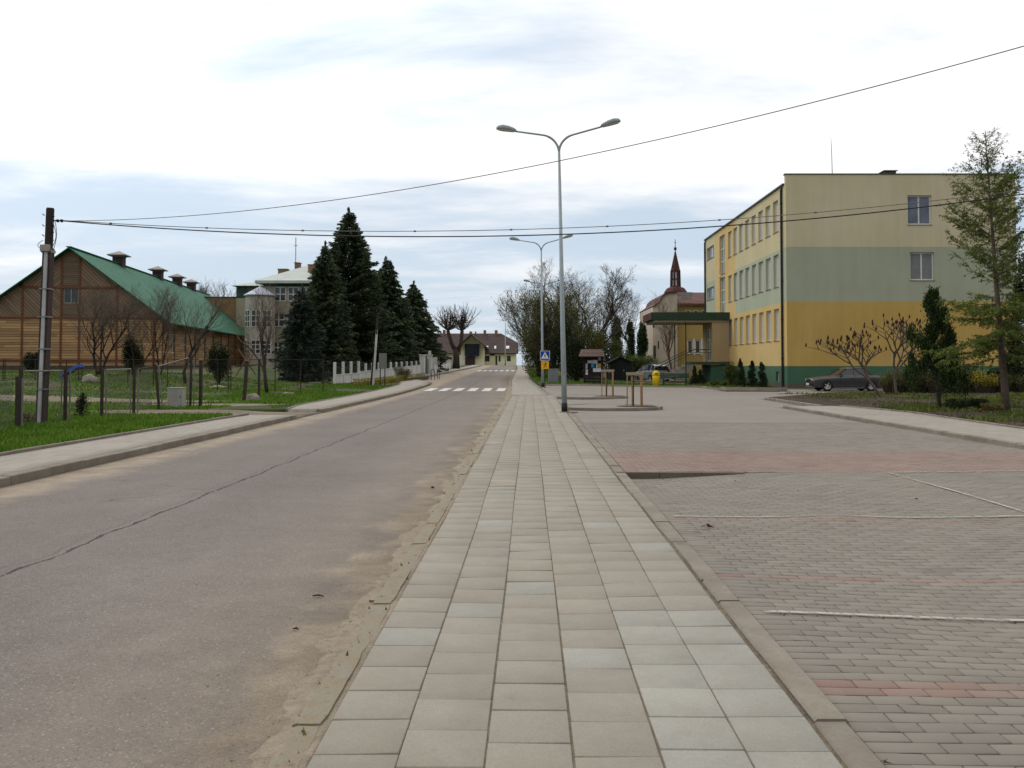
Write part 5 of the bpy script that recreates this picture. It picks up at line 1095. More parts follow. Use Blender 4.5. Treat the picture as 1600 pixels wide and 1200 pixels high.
# ---- old school with turret, left
def left_school():
    Y = 100; g0 = hz(XA(430, Y), Y); t = worldly(thing('village_school', 'large beige building with pale metal roof, green frieze and turret behind the barn', 'building', (XA(430, Y), Y, g0)))
    cB = mat_render('old_school_beige', (158, 150, 132)); cG = mat_render('old_school_green', (52, 76, 62)); cT = mat_render('old_school_tan', (152, 122, 84)); RF = mat_roof_sheet('pale_roof_sheet', (176, 182, 176), .5)
    x0, x1 = XA(410, Y), XA(575, Y); ze = ZA(439, Y); mb = MB(); px = lambda a: XA(a, Y) - x0
    holes = [(px(427), px(446), ZA(471, Y), ZA(448, Y)), (px(448), px(466), ZA(471, Y), ZA(448, Y)), (px(468), px(486), ZA(471, Y), ZA(448, Y)), (px(489), px(507), ZA(471, Y), ZA(448, Y)), (px(425), px(444), ZA(511, Y), ZA(488, Y)), (px(448), px(466), ZA(511, Y), ZA(488, Y)), (px(426), px(441), ZA(552, Y), ZA(534, Y)), (px(445), px(459), ZA(552, Y), ZA(534, Y))]
    wall(mb, (x0, Y), 0, x1 - x0, g0 - .3, ze, holes, .15, (), (ZA(447.5, Y), ), lambda s_, z: 1 if z > ZA(447.5, Y) else 0)
    wall(mb, (x0, Y + 16), R(-90), 16, g0 - .3, ze, (), .1, (), (ZA(462, Y),), lambda s_, z: 1 if z > ZA(462, Y) else 0); wall(mb, (x1, Y), R(90), 16, g0 - .3, ze); mb.add([(x0, Y + 16, g0), (x1, Y + 16, g0), (x1, Y + 16, ze), (x0, Y + 16, ze)], [(3, 2, 1, 0)])
    xw0 = XA(368, 108); wall(mb, (xw0, 108), 0, x0 - xw0 - .01, g0 - .3, ZA(447, 108), (), .1, (), (ZA(466, 108),), lambda s_, z: 1 if z > ZA(466, 108) else 0); mb.box(xw0, xw0 + .3, 108.01, 118, g0 - .3, ZA(447, 108), 1)
    mb.build('wall', [cB, cG], t)
    for (a, b_, c, d) in holes: window(b_ - a, d - c, 2, 2, None, None, True, None, t, rel(t, x0 + a, Y + .12, c), 0, .12, .12)
    ot = MB(); xt0 = XA(300, 112); xt1 = XA(380, 112); ot.box(xt0, xt1, 110, 122, g0 - .3, ZA(467, 112)); an_ = ot.build('annex', cT, t); cp = MB(); cp.box(xt0 - .1, xt1 + .1, 109.9, 122.1, ZA(467, 112), ZA(465.5, 112)); cp.build('coping', M('coping_dark', (70, 66, 60), .8), an_)
    rf = MB(); o = .7; zr = ZA(411, Y + 8); xm0, xm1 = x0 + 5.0, x1 - 5.5
    c4 = [(x0 - o, Y - o, ze), (x1 + o, Y - o, ze), (x1 + o, Y + 16 + o, ze), (x0 - o, Y + 16 + o, ze)]; zl = ZA(425, Y + 4)
    rf.add(c4 + [(xm0 - 1, Y + 8, zr), (xm1, Y + 8, zr)], [(0, 1, 5, 4), (1, 2, 5), (2, 3, 4, 5), (3, 0, 4)])
    rf.add([(v[0], v[1], v[2] - .3) for v in c4] + c4, [(3, 2, 1, 0), (0, 1, 5, 4), (1, 2, 6, 5), (3, 0, 4, 7)])
    rf.add([(xw0 - .5, 107.4, ZA(447, 108)), (x0 + .5, 107.4, ZA(447, 108)), (x0 + .5, 112, ZA(434, 112)), (xw0 + 2.6, 112, ZA(437, 112)), (xw0 - .5, 118, ZA(447, 108))], [(0, 1, 2, 3), (0, 3, 4)])
    roof = rf.build('roof', RF, t); BR = mat_render('chimney_brick', (128, 104, 82), .2)
    for (a, b_, c, d, yy) in ((433, 447, 421, 431, 104), (459, 466, 411, 420, 106), (480, 490, 414, 427, 103)):
        ch = MB(); ch.box(XA(a, yy), XA(b_, yy), yy, yy + 1, ZA(d + 6, yy), ZA(c, yy)); ch.box(XA(a, yy) - .07, XA(b_, yy) + .07, yy - .07, yy + 1.07, ZA(c, yy), ZA(c - 1.2, yy)); ch.build('chimney', BR, roof)
    an = MB(); an.tube([(XA(459, 106), 106.5, ZA(414, 106)), (XA(459, 106), 106.5, ZA(370, 106))], .05, 5); an.tube([(XA(456, 106), 106.5, ZA(383, 106)), (XA(462, 106), 106.5, ZA(383, 106))], .04, 4); an.build('antenna', M('antenna_metal'), roof)
    xt, yt, s_ = XA(400, 97), 98.3, 97 / FP; tu = MB(); tu.lathe([(23 * s_, g0 - .3), (23 * s_, ZA(461, 97))], 8, (xt, yt, 0), ph=.5); tur = tu.build('turret', mat_render('turret_plaster', (176, 168, 156)), t)
    tr_ = MB(); tr_.lathe([(25.5 * s_, ZA(461.5, 97)), (25.5 * s_, ZA(460, 97)), (.1, ZA(446, 97))], 8, (xt, yt, 0), ph=.5); tr_.build('turret_roof', M('turret_zinc', (150, 156, 168), .5, .2), tur)
    w_ = 23 * s_ * .66; ap = 23 * s_ * math.cos(math.pi / 8)
    for k in (-1, 0, 1):
        a = R(-90) + k * math.pi / 4; nx, ny = math.cos(a), math.sin(a); cx, cy = xt + nx * (ap + .02), yt + ny * (ap + .02)
        for (c, d) in ((511, 484), (553, 531)):
            window(w_, ZA(d, 97) - ZA(c, 97), 2, 3, None, None, False, 't', t, rel(t, cx - math.cos(a + R(90)) * w_ / 2, cy - math.sin(a + R(90)) * w_ / 2, ZA(c, 97)), a + R(90), .09, .1)
left_school()
# ---- far house closing the street
def far_house():
    Y = 172; g0 = hz(XA(760, Y), Y) + .05; t = worldly(thing('far_house', 'cream house with brown tiled roof and glazed gable closing the end of the street', 'building', (XA(760, Y), Y, g0)))
    cW = mat_render('far_cream', (228, 222, 190)); TL = mat_tiles('brown_tiles', (70, 56, 52), (84, 68, 62)); DK = M('dark_frame', (52, 44, 44), .6)
    x0, x1 = XA(648, Y), XA(806, Y); ze = ZA(549, Y); zr = ZA(521, Y + 5); mb = MB()
    def hx(a): return XA(a, Y) - x0
    holes = [(hx(757.5), hx(765), ZA(565, Y), ZA(556, Y)), (hx(774), hx(777), ZA(570.5, Y), ZA(556, Y)), (hx(779), hx(782), ZA(565, Y), ZA(556, Y)), (hx(792), hx(798), ZA(564.5, Y), ZA(556, Y)), (hx(680), hx(686), ZA(564, Y), ZA(556, Y)), (hx(698), hx(704), ZA(564, Y), ZA(556, Y))]
    wall(mb, (x0, Y), 0, x1 - x0, g0 - .3, ze, holes, .12); wall(mb, (x1, Y), R(90), 10, g0 - .3, ze); wall(mb, (x0, Y + 10), R(-90), 10, g0 - .3, ze)
    zk = ZA(535, Y); zke = (zk - ze) / (zr - ze) * 5
    mb.add([(x1, Y, ze), (x1, Y + 10, ze), (x1, Y + 10 - zke, zk), (x1, Y + zke, zk)], [(0, 1, 2, 3)])
    mb.build('wall', cW, t)
    for (a, b_, c, d) in holes: window(b_ - a, d - c, 2, 1, DK, None, False, None, t, rel(t, x0 + a, Y + .1, c), 0, .1, .1)
    rf = MB(); o = .5; sl_ = (zr - ze) / 5; A = (x0 - .4, Y - o, ze - sl_ * o); B = (x1 + .35, Y - o, ze - sl_ * o); C_ = (x1 + .35, Y + zke, zk); D_ = (XA(783, Y + 5), Y + 5, zr); E = (x0 - .4, Y + 5, zr); F_2 = (x0 - .4, Y + 10 + o, ze - sl_ * o); G_ = (x1 + .35, Y + 10 + o, ze - sl_ * o); H_2 = (x1 + .35, Y + 10 - zke, zk)
    rf.add([A, B, C_, D_, E, F_2, G_, H_2], [(0, 1, 2, 3, 4), (5, 4, 3, 7, 6), (2, 7, 3)]); rf.box(x0 - .4, x1 + .35, Y - o - .1, Y - o + .05, ze - sl_ * o - .15, ze - sl_ * o + .02); roof = rf.build('roof', TL, t)
    for k, (a, b_, c) in enumerate(((692, 696, 515.5), (733.5, 737.5, 518), (742, 744, 518), (755.5, 759.5, 516), (773, 777.5, 516))):
        ch = MB(); ch.box(XA(a, Y + 5), XA(b_, Y + 5), Y + 4.6, Y + 5.4, zr - .8, ZA(c, Y + 5)); ch.build('chimney', _mc.get('chimney_brick'), roof)
    sk = MB(); 
    for a, b_ in ((758, 762.5), (772, 775), (790.5, 795.5)):
        z0_, z1_ = ZA(545, Y), ZA(540.5, Y); y0_ = Y + (z0_ - ze) / sl_; y1_ = Y + (z1_ - ze) / sl_; k = MB(); k.add([(XA(a, Y), y0_ - .06, z0_ + .06), (XA(b_, Y), y0_ - .06, z0_ + .06), (XA(b_, Y), y1_ - .06, z1_ + .06), (XA(a, Y), y1_ - .06, z1_ + .06), (XA(a, Y), y0_ + .1, z0_ - .1), (XA(b_, Y), y0_ + .1, z0_ - .1), (XA(b_, Y), y1_ + .1, z1_ - .1), (XA(a, Y), y1_ + .1, z1_ - .1)], [(0, 1, 2, 3), (0, 4, 5, 1), (1, 5, 6, 2), (2, 6, 7, 3), (3, 7, 4, 0)]); k.build('skylight', M('skylight_pale', (220, 226, 232), .3), roof)
    Yg = Y - 3.5; ga, gb, gm = XA(720, Yg), XA(756, Yg), XA(737, Yg); zg = ZA(524, Yg); zgl = ZA(540, Yg); gw = MB(); gw.prism([(ga, g0 - .3), (gb, g0 - .3), (gb, zgl), (gm, zg), (ga, zgl)], Yg, Y + 3, 'y'); gw.build('gable_wing', cW, t)
    gr = MB(); 
    for (p, q_) in (((gm, zg), (gb + .6, zgl - .5)), ((gm, zg), (ga - .6, zgl - .5))): gr.bar((p[0], (Yg + Y) / 2, p[1] + .12), (q_[0], (Yg + Y) / 2, q_[1] + .12), 7.6, .18)
    gr.build('gable_roof', TL, t)
    gl = MB(); gl.box(XA(727, Yg), XA(749, Yg), Yg - .9, Yg - .01, ZA(556, Yg), ZA(538, Yg)); glo = gl.build('glazed_bay', mat_glass('bay_glass', (40, 48, 60)), t); gf = MB()
    for k in range(6): x = lerp(XA(727, Yg), XA(749, Yg), k / 5); gf.box(x - .05, x + .05, Yg - .96, Yg - .9, ZA(556, Yg), ZA(538, Yg))
    for p in (556, 547, 538): gf.box(XA(727, Yg), XA(749, Yg), Yg - .95, Yg - .905, ZA(p, Yg) - .05, ZA(p, Yg) + .05)
    gf.build('bay_frame', DK, glo); pp = MB(); pp.box(XA(727, Yg), XA(742, Yg), Yg - .5, Yg - .02, g0 - .2, ZA(557, Yg)); pp.build('porch', DK, t)
    sb = MB(); sb.box(XA(765.5, Y), XA(773, Y), Y - .06, Y - .005, ZA(555.5, Y), ZA(553, Y)); sb.build('shop_sign', M('sign_dark', (46, 40, 44), .6), t)
far_house()
# low building strip left of the far house
# ================================================================ STREET FURNITURE
STEEL = M('galvanised_steel', (150, 158, 160), .5, .25, var=.08, scale=6); STEEL_D = M('lamp_head_grey', (136, 148, 146), .5, .1)
BLK = M('black_rubber', (30, 29, 29), .6)
def lamp_post():
    t = thing('street_lamp', '', 'street lamp', (0, 0, 0), 0, 'twin-arm street lamps along the pavement'); H_ = 8.75
    p = MB(); p.tube([(0, 0, .0), (0, 0, 2.2), (0, 0, H_)], [.092, .084, .045], 14); p.build('pole', STEEL, t, True)
    s = MB(); s.tube([(0, 0, -.02), (0, 0, .30)], .102, 14); s.build('base_sleeve', BLK, t, True)
    bp = MB(); bp.bbox(-.16, .16, -.16, .16, -.02, .025, .006); bp.build('base_plate', CONC, t)
    dr = MB(); dr.box(-.045, .045, -.094, -.08, .9, 1.25); dr.build('hatch', STEEL_D, t)
    for sg, tilt in ((-1, .16), (1, .26)):
        a = MB(); pts = []
        for k in range(10): u = k / 9 * R(78); pts.append((sg * .62 * (1 - math.cos(u)), 0, H_ + .62 * math.sin(u) - .05))
        e = pts[-1]; pts.append((sg * 1.45, 0, e[2] + tilt * (1.45 - abs(e[0])))); a.tube(pts, [.04] * 8 + [.034, .032, .03], 10); arm = a.build('arm', STEEL, t, True)
        # head: flattened shell, long axis on the arm
        hx0 = 1.42; z0 = pts[-1][2]; hd = MB(); n_ = 12; secs = [(0, .055, .05, .0), (.08, .085, .075, .01), (.25, .125, .10, .02), (.45, .14, .11, .02), (.6, .11, .085, .005), (.67, .05, .04, -.01)]
        vs = []
        for (d, w_, h_, o_) in secs:
            for k in range(n_):
                u = 2 * math.pi * k / n_; yy = math.cos(u) * w_; zz_ = math.sin(u) * (h_ * 1.35 if math.sin(u) > 0 else h_ * .5); vs.append((sg * (hx0 + d), yy, z0 + d * tilt + o_ + zz_))
        fs = [(i_ * n_ + k, i_ * n_ + (k + 1) % n_, (i_ + 1) * n_ + (k + 1) % n_, (i_ + 1) * n_ + k) for i_ in range(len(secs) - 1) for k in range(n_)] + [tuple(range(n_)), tuple(range(5 * n_, 6 * n_))]
        if sg > 0: fs = [f[::-1] for f in fs]
        hd.add(vs, fs); head = hd.build('lamp_head', STEEL_D, arm, True)
        df = MB(); vs = []
        for (d, w_, h_, o_) in secs[1:5]:
            for k in range(7):
                u = math.pi + math.pi * k / 6; vs.append((sg * (hx0 + d), math.cos(u) * w_ * .86, z0 + d * tilt + o_ + math.sin(u) * h_ * .75 - .004))
        df.add(vs, [(i_ * 7 + k, i_ * 7 + k + 1, (i_ + 1) * 7 + k + 1, (i_ + 1) * 7 + k) for i_ in range(3) for k in range(6)]); df.build('diffuser', M('lamp_diffuser', (196, 186, 182), .3), head)
    return t
lp = lamp_post(); L1 = XA(882, 29.9)
lp.location = (L1, 29.9, .02); lp.rotation_euler = (0, R(-1.15), 0); lp['label'] = 'nearest tall twin-arm street lamp, full height, at the pavement edge'
Y = 58.5; x = XA(848, Y); dup(lp, (x, Y, hz(x, Y)), (0, R(-.6), 0), (1, 1, 1.02), 'second twin-arm street lamp, right behind the blue crossing sign')
Y = 91; x = XA(850, Y); dup(lp, (x, Y, hz(x, Y)), (0, 0, R(4)), None, 'third twin-arm street lamp, its head just showing left of the grove')
Y = 158; x = XA(789.5, Y); dup(lp, (x, Y, hz(x, Y)), (0, 0, R(52)), None, 'farthest small twin-arm street lamp before the far house')
# crossing sign
def sign_panel(mb_list, cx, y, cz):
    pass
def crossing_sign():
    Y = 57.2; x = XA(851.5, Y); g0 = hz(x, Y); t = worldly(thing('crossing_sign', 'blue pedestrian crossing sign above a yellow plate on a dark post', 'road sign', (x, Y, g0)))
    p = MB(); p.tube([(x, Y, g0 - .05), (x, Y, ZA(546.5, Y))], .032, 10); p.build('post', M('post_dark', (58, 52, 52), .6), t, True)
    cz, s_ = (ZA(548, Y) + ZA(563.5, Y)) / 2, .315; y = Y - .045
    b_ = MB(); b_.bbox(x - s_, x + s_, y, y + .012, cz - s_, cz + s_, .004); bl = b_.build('sign_plate', M('sign_blue', (30, 60, 142), .4, var=.04), t)
    W_ = M('sign_white', (220, 222, 226), .4, var=.03); K_ = M('sign_black', (22, 22, 24), .5)
    def flat(polys, mat, name, d, par):
        m_ = MB()
        for poly in polys: m_.prism([(x + a, cz_ + c) for a, c in poly], y - d, y - d + .001, 'y')
        m_.build(name, mat, par)
    cz_ = cz
    o, i_ = s_ * .97, s_ * .90; flat([[(-o, -o), (o, -o), (o, -i_), (-o, -i_)], [(-o, i_), (o, i_), (o, o), (-o, o)], [(-o, -i_), (-i_, -i_), (-i_, i_), (-o, i_)], [(i_, -i_), (o, -i_), (o, i_), (i_, i_)]], W_, 'border', .002, bl)
    flat([[(-.25, -.2), (.25, -.2), (0, .24)]], W_, 'triangle', .003, bl)
    def disc(cx, cz2, r): return [(cx + math.cos(k * .785) * r, cz2 + math.sin(k * .785) * r) for k in range(8)]
    flat([disc(.005, .095, .026), [(-.03, .065), (.03, .065), (.035, -.03), (-.03, -.03)], [(-.03, -.025), (.0, -.03), (-.05, -.13), (-.085, -.13)], [(.0, -.03), (.035, -.025), (.075, -.13), (.04, -.13)], [(-.03, .06), (-.02, .03), (-.075, -.01), (-.085, .005)], [(.03, .06), (.025, .03), (.075, -.0), (.085, .012)]] + [[(-.17 + k * .085, -.185), (-.13 + k * .085, -.185), (-.125 + k * .08, -.15), (-.155 + k * .08, -.15)] for k in range(5)], K_, 'pedestrian', .0045, bl)
    cz_ = (ZA(564.5, Y) + ZA(576.5, Y)) / 2; q_ = .245
    b_ = MB(); b_.bbox(x - q_, x + q_, y, y + .012, cz_ - q_, cz_ + q_, .004); yl = b_.build('yellow_plate', M('sign_yellow', (226, 168, 24), .4, var=.04), t)
    flat([disc(.03, .15, .038), disc(-.15, .16, .024), [(-.0, .11), (.06, .10), (.05, -.02), (-.02, -.02)], [(-.02, -.01), (.02, -.01), (-.06, -.19), (-.10, -.18)], [(.01, -.01), (.05, -.01), (.13, -.12), (.10, -.15)], [(.0, .10), (-.01, .07), (-.12, .03), (-.13, .06)], [(.05, .10), (.05, .06), (.14, .12), (.13, .15)]], K_, 'running_child', .003, yl)
crossing_sign()
# far signs beside the road
def far_sign(px, Y, ztop, lab, shapes):
    x = XA(px, Y); g0 = hz(x, Y); t = worldly(thing('traffic_sign', lab, 'road sign', (x, Y, g0))); p = MB(); p.tube([(x, Y, g0), (x, Y, ZA(ztop, Y))], .04, 8); p.build('post', STEEL, t)
    for (dz_, r_, n_, col, nm) in shapes:
        b_ = MB(); z = ZA(dz_, Y); b_.prism([(x + math.cos(2 * math.pi * (k + .5) / n_ - R(90) * (n_ == 3)) * r_, z + math.sin(2 * math.pi * (k + .5) / n_) * r_) for k in range(n_)], Y - .07, Y - .045, 'y'); b_.build(nm, M('far_sign_' + nm, col, .5), t)
far_sign(823, 128, 553, 'small dark traffic sign seen from behind, at the far end of the pavement', ((558, .34, 16, (82, 84, 88), 'sign_plate'), (564, .26, 4, (90, 92, 96), 'lower_plate')))
# utility pole, left
def utility_pole():
    Y = 22.4; xb, xt = XA(66, Y), XA(74.5, Y); g0 = hz(xb, Y) + .08; zt = ZA(325, Y)
    t = worldly(thing('utility_pole', 'square concrete and timber utility pole with a pale metal strip, left foreground', 'utility pole', (xb, Y, g0)))
    dk = M('pole_timber', (56, 48, 44), .9, var=.25, scale=12, bump=.4); cc = M('pole_concrete', (70, 58, 56), .9, var=.15, scale=8)
    at = lambda z: lerp(xb, xt, (z - g0) / (zt - g0)); zc = ZA(388, Y)
    p = MB(); p.bar((xb, Y, g0 - .1), (at(zc), Y, zc), .2, .2, up=(0, 1, 0)); p.build('lower_pole', cc, t)
    p = MB(); p.tube([(at(zc - .35), Y + .02, zc - .35), (at(zc + .1), Y, zc + .1), (at(zt - .03), Y, zt - .03), (at(zt), Y, zt)], [.085, .1, .098, .085], 10); p.build('upper_pole', dk, t)
    s_ = MB(); s_.bar((at(g0) + .01, Y - .13, g0 - .05), (at(zc) + .01, Y - .13, zc - .05), .075, .05, up=(0, 1, 0)); s_.build('cable_duct', M('duct_pale', (176, 176, 178), .5), t)
    b_ = MB()
    for z in (g0 + .9, g0 + 1.9, g0 + 2.7, g0 + 3.4): b_.box(at(z) - .12, at(z) + .12, Y - .165, Y + .11, z, z + .03)
    b_.build('strap', M('strap_steel', (130, 126, 122), .5), t)
    c = MB(); z = ZA(394, Y); c.bbox(at(z) - .115, at(z) + .105, Y - .2, Y - .1, z, z + .17, .01); c.box(at(z) - .13, at(z) + .12, Y - .115, Y + .12, z - .02, z + .05); c.build('clamp_box', M('clamp_grey', (158, 152, 144), .6), t)
    k = MB(); z = ZA(345, Y); xx = at(z); k.tube([(xx + .08, Y, z), (xx + .2, Y, z + .01), (xx + .26, Y - .01, z)], .018, 6); k.lathe([(.01, -.04), (.035, -.03), (.04, 0), (.035, .03), (.01, .04)], 8, (xx + .2, Y, z)); k.lathe([(.01, -.04), (.035, -.03), (.04, 0), (.035, .03), (.01, .04)], 8, (xx + .30, Y, z))
    for dz_ in (.12, -.15, -.4): k.tube([(xx - .1, Y - .06, z + dz_), (xx - .14, Y - .09, z + dz_ + .04)], .012, 5)
    for dz_ in (.1, -.12, -.3, -.5): k.tube([(xx + .09, Y - .05, z + dz_), (xx + .15, Y - .08, z + dz_)], .014, 5)
    k.build('insulator', BLK, t)
    w_ = MB()
    for (a, b2, bulge) in (((xx + .12, Y - .1, z - .05), (at(zc) + .10, Y - .13, zc - .1), .12), ((xx + .18, Y - .1, z), (at(zc) + .10, Y - .13, zc - .25), .1), ((xx - .1, Y - .1, z - .5), (at(zc) - .1, Y - .13, zc - .05), -.12)):
        w_.tube([Vector(a).lerp(Vector(b2), u) + Vector((bulge * math.sin(u * math.pi), 0, 0)) for u in np.linspace(0, 1, 9)], .008, 5, cap=False)
    w_.build('loose_cable', M('cable_grey', (110, 104, 100), .6), t)
    return Vector((xx + .30, Y, z))
WP = utility_pole()
def wire(name, label, A, B, c_, tmax, r_, mat, n_=90, off=0.0, knots=0):
    mb = MB(); pts = []
    for k in range(n_ + 1):
        u = k / n_ * tmax; xy = A.lerp(B, u); b_ = (B.z - A.z) - c_; z = A.z + b_ * u + c_ * u * u if u <= 1.12 else pts[-1].z + (pts[-1].z - pts[-2].z); pts.append(Vector((xy.x, xy.y, z + off * math.sin(min(u, 1) * math.pi * .5))))
    mb.tube(pts, r_, 6, cap=False)
    rd = random.Random(3)
    for k in range(knots): p = pts[int(n_ * (k + .5) / knots / tmax * .95)]; mb.tube([p - Vector((.03, 0, 0)), p + Vector((.03, 0, 0))], r_ * 2.4, 6)
    o = mb.build(name, mat); return tag(o, label, 'cable')
CB = M('cable_black', (44, 42, 44), .6); CB2 = M('cable_grey')
B1 = P(1600, 72, 12.0); wire('overhead_wire', 'thin single wire rising from the left pole to the upper right corner', WP, B1, 2.39, 1.35, .0075, CB2)
B2 = P(1600, 303, 22.0); wire('overhead_cable', 'thick twisted black cable crossing the whole view below the single wire', WP, B2, 2.76, 1.5, .0145, CB, knots=0)
B3 = P(1600, 301, 22.4); wire('overhead_cable', 'thinner knotted wire running just above the thick black cable', WP + Vector((0, .05, .02)), B3, 2.45, 1.5, .009, CB2, off=.07, knots=9)
# leaning small pole by the white fence
def small_pole():
    Y = 58; t = worldly(thing('leaning_pole', 'thin pole with pale lower part leaning before the dark spruces', 'pole', gp(584, Y))); x0, x1 = XA(583, Y), XA(590, Y)
    p = MB(); z0, zm, zt = hz(x0, Y), ZA(515, Y), ZA(494, Y); p.bar((x0, Y, z0), (lerp(x0, x1, .8), Y, zm), .12, .12); p.build('lower_pole', M('pale_post', (184, 184, 180), .7), t)
    q_ = MB(); q_.bar((x0 - .14, Y + .02, z0), (x0 + .02, Y + .02, z0 + 2.0), .12, .1); q_.build('prop', M('pole_timber'), t); q_ = MB(); q_.tube([(lerp(x0, x1, .72), Y, zm - .3), (x1, Y, zt)], .08, 8); q_.build('upper_pole', M('pole_timber'), t)
small_pole()
def info_panel():
    Y = 57.5; t = worldly(thing('grey_panel', 'grey rectangular panel on two legs before the white fence', 'sign', gp(598, Y))); p = MB(); x0, x1 = XA(592, Y), XA(604, Y); p.bbox(x0, x1, Y, Y + .06, ZA(576, Y), ZA(552, Y), .01); p.build('panel', M('panel_grey', (112, 112, 108), .7, var=.15), t); g = hz(x0, Y)
    for x in (x0 + .08, x1 - .12): q_ = MB(); q_.tube([(x, Y + .1, g), (x, Y + .1, ZA(556, Y))], .035, 6); q_.build('leg', M('pole_timber'), t)
info_panel()
# ---- wire fence, near left
RUST = M('rusty_steel', (60, 51, 45), .8, var=.3, scale=10); FGREY = M('fence_frame_grey', (118, 114, 108), .7, var=.2); MESH = M('wire_mesh', (78, 76, 68), .7)
def near_fence():
    t = worldly(thing('wire_fence', 'low rusty chain-link fence on steel posts along the left verge', 'fence', (-12, 20, 0)))
    posts = [(-30, 18.0, 0, 92), (28, 20.9, 0, 82), (33, 21.2, 0, 93), (103, 23.1, .0, 85), (160, 25.4, .0, 78), (210, 27.7, .0, 72), (250, 30.2, -.16, 70), (298, 31.8, .02, 80)]
    pos = []
    for (px, Y, ln, hpx) in posts:
        x = XA(px, Y); g = hz(x, Y) + .1; H_ = hpx * Y / FP; p = MB(); w_ = .06 if px != 33 else .05
        p.bar((x, Y, g - .1), (x + ln, Y, g + H_), .068, .068); p.build('post', RUST, t); pos.append((x, Y, g, H_, ln))
        if px not in (33, -30): q_ = MB(); q_.tube([(x + .1, Y + .03, g), (x + .1 + ln, Y + .03, g + H_ * .97)], .024, 6); q_.build('frame_upright', FGREY, t)
    for i_ in range(len(pos) - 1):
        a, b_ = pos[i_], pos[i_ + 1]
        if i_ == 1: continue
        za, zb_ = a[2] + a[3] * .96, b_[2] + b_[3] * .96; fr = MB(); A1 = Vector((a[0] + .1 + a[4], a[1], za)); B1_ = Vector((b_[0] - .1 + b_[4], b_[1], zb_))
        if i_ in (2, 4, 6): fr.tube([A1, B1_], .022, 6); fr.tube([(b_[0] - .1, b_[1], b_[2]), B1_], .02, 6); fr.build('frame', FGREY, t)
        else: fr.tube([A1, B1_], .012, 5); fr.build('rail', RUST, t)
        if i_ in (3,): continue
        ms = MB(); Ln = (B1_ - A1).length; H_ = min(a[3], b_[3]) * .88; d = (B1_ - A1) / Ln; pit = .075; A0 = Vector((A1.x, A1.y, a[2] + .04)); n_ = int((Ln + H_) / pit)
        for k in range(n_):
            for sg in (0, 1):
                s0, s1 = k * pit - H_, k * pit; u0, u1 = max(s0, 0), min(s1, Ln)
                if u1 <= u0: continue
                h0, h1 = (u0 - s0), (u1 - s0)
                if sg: h0, h1 = H_ - h0, H_ - h1
                ms.tube([A0 + d * u0 + Vector((0, 0, h0)), A0 + d * u1 + Vector((0, 0, h1))], .0015, 3, cap=False)
        ms.build('wire_mesh', MESH, t)
near_fence()
def gate_posts():
    for (px, Y, top, w_, lab) in ((314, 32.0, 562, .1, 'rusty square gate post right of the grey cabinet'), (386, 36.5, 563, .12, 'leaning rusty post with a rounded cap on the lawn before the bare tree'), (405, 38.5, 560, .09, 'thin dark post right of the leaning one')):
        x = XA(px, Y); g = hz(x, Y) + .05; H_ = ZA(top, Y) - g; t = worldly(thing('fence_post', lab, 'post', (x, Y, g))); p = MB(); ln = .12 if px == 386 else 0
        p.bar((x - ln, Y, g - .1), (x, Y, g + H_ - .03), w_, w_); p.build('shaft', RUST, t); c = MB(); c.bbox(x - w_ * .65, x + w_ * .65, Y - w_ * .65, Y + w_ * .65, g + H_ - .03, g + H_ + .02, .01); c.build('cap', FGREY, t)
gate_posts()
def back_fence():
    t = worldly(thing('yard_fence', 'dark wire fence with a thin top rail before the barn', 'fence', (-30, 48, hz(-30, 48)))); Y = 48
    for px in (5, 8, 55, 104, 150, 200, 240, 262, 300, 340, 357, 361, 430, 470, 505):
        x = XA(px, Y); p = MB(); g = hz(x, Y) + .1; p.tube([(x, Y, g - .1), (x, Y, ZA(561, Y))], .028, 6); p.build('post', RUST, t)
    r_ = MB(); r_.tube([(XA(-60, Y), Y, ZA(562, Y)), (XA(505, Y), Y, ZA(562, Y))], .02, 5); r_.build('rail', RUST, t)
    ms = MB(); x0, x1 = XA(-60, Y), XA(505, Y); k = x0
    z0, z1 = .55, ZA(562.5, Y)
    while k < x1:
        g = hz(k, Y) + .12; ms.tube([(k, Y, g), (k + (z1 - g), Y, z1)], .0014, 3, cap=False); ms.tube([(k, Y, z1), (k + (z1 - g), Y, g)], .0014, 3, cap=False); k += .16
    ms.build('wire_mesh', MESH, t)
back_fence()
def cabinet():
    Y = 31.2; x0, x1 = XA(262, Y), XA(286, Y); g = hz(x0, Y) + .1; t = worldly(thing('electric_cabinet', 'pale grey electric cabinet standing behind the wire fence', 'cabinet', ((x0 + x1) / 2, Y, g)))
    C_ = M('cabinet_grey', (166, 162, 154), .6, var=.06); b_ = MB(); b_.bbox(x0, x1, Y, Y + .3, g - .05, ZA(607, Y), .012); b_.build('body', C_, t)
    l_ = MB(); l_.bbox(x0 - .015, x1 + .015, Y - .02, Y + .32, ZA(607, Y) + .001, ZA(605.5, Y), .005); l_.build('lid', C_, t)
    d = MB(); d.box(x0 + .03, x1 - .03, Y - .008, Y - .001, g + .1, ZA(609, Y)); do = d.build('door', M('cabinet_door', (158, 155, 148), .6, var=.05), t); h_ = MB(); h_.box(x1 - .09, x1 - .07, Y - .022, Y - .009, g + .35, g + .43); h_.build('handle', BLK, do)
cabinet()
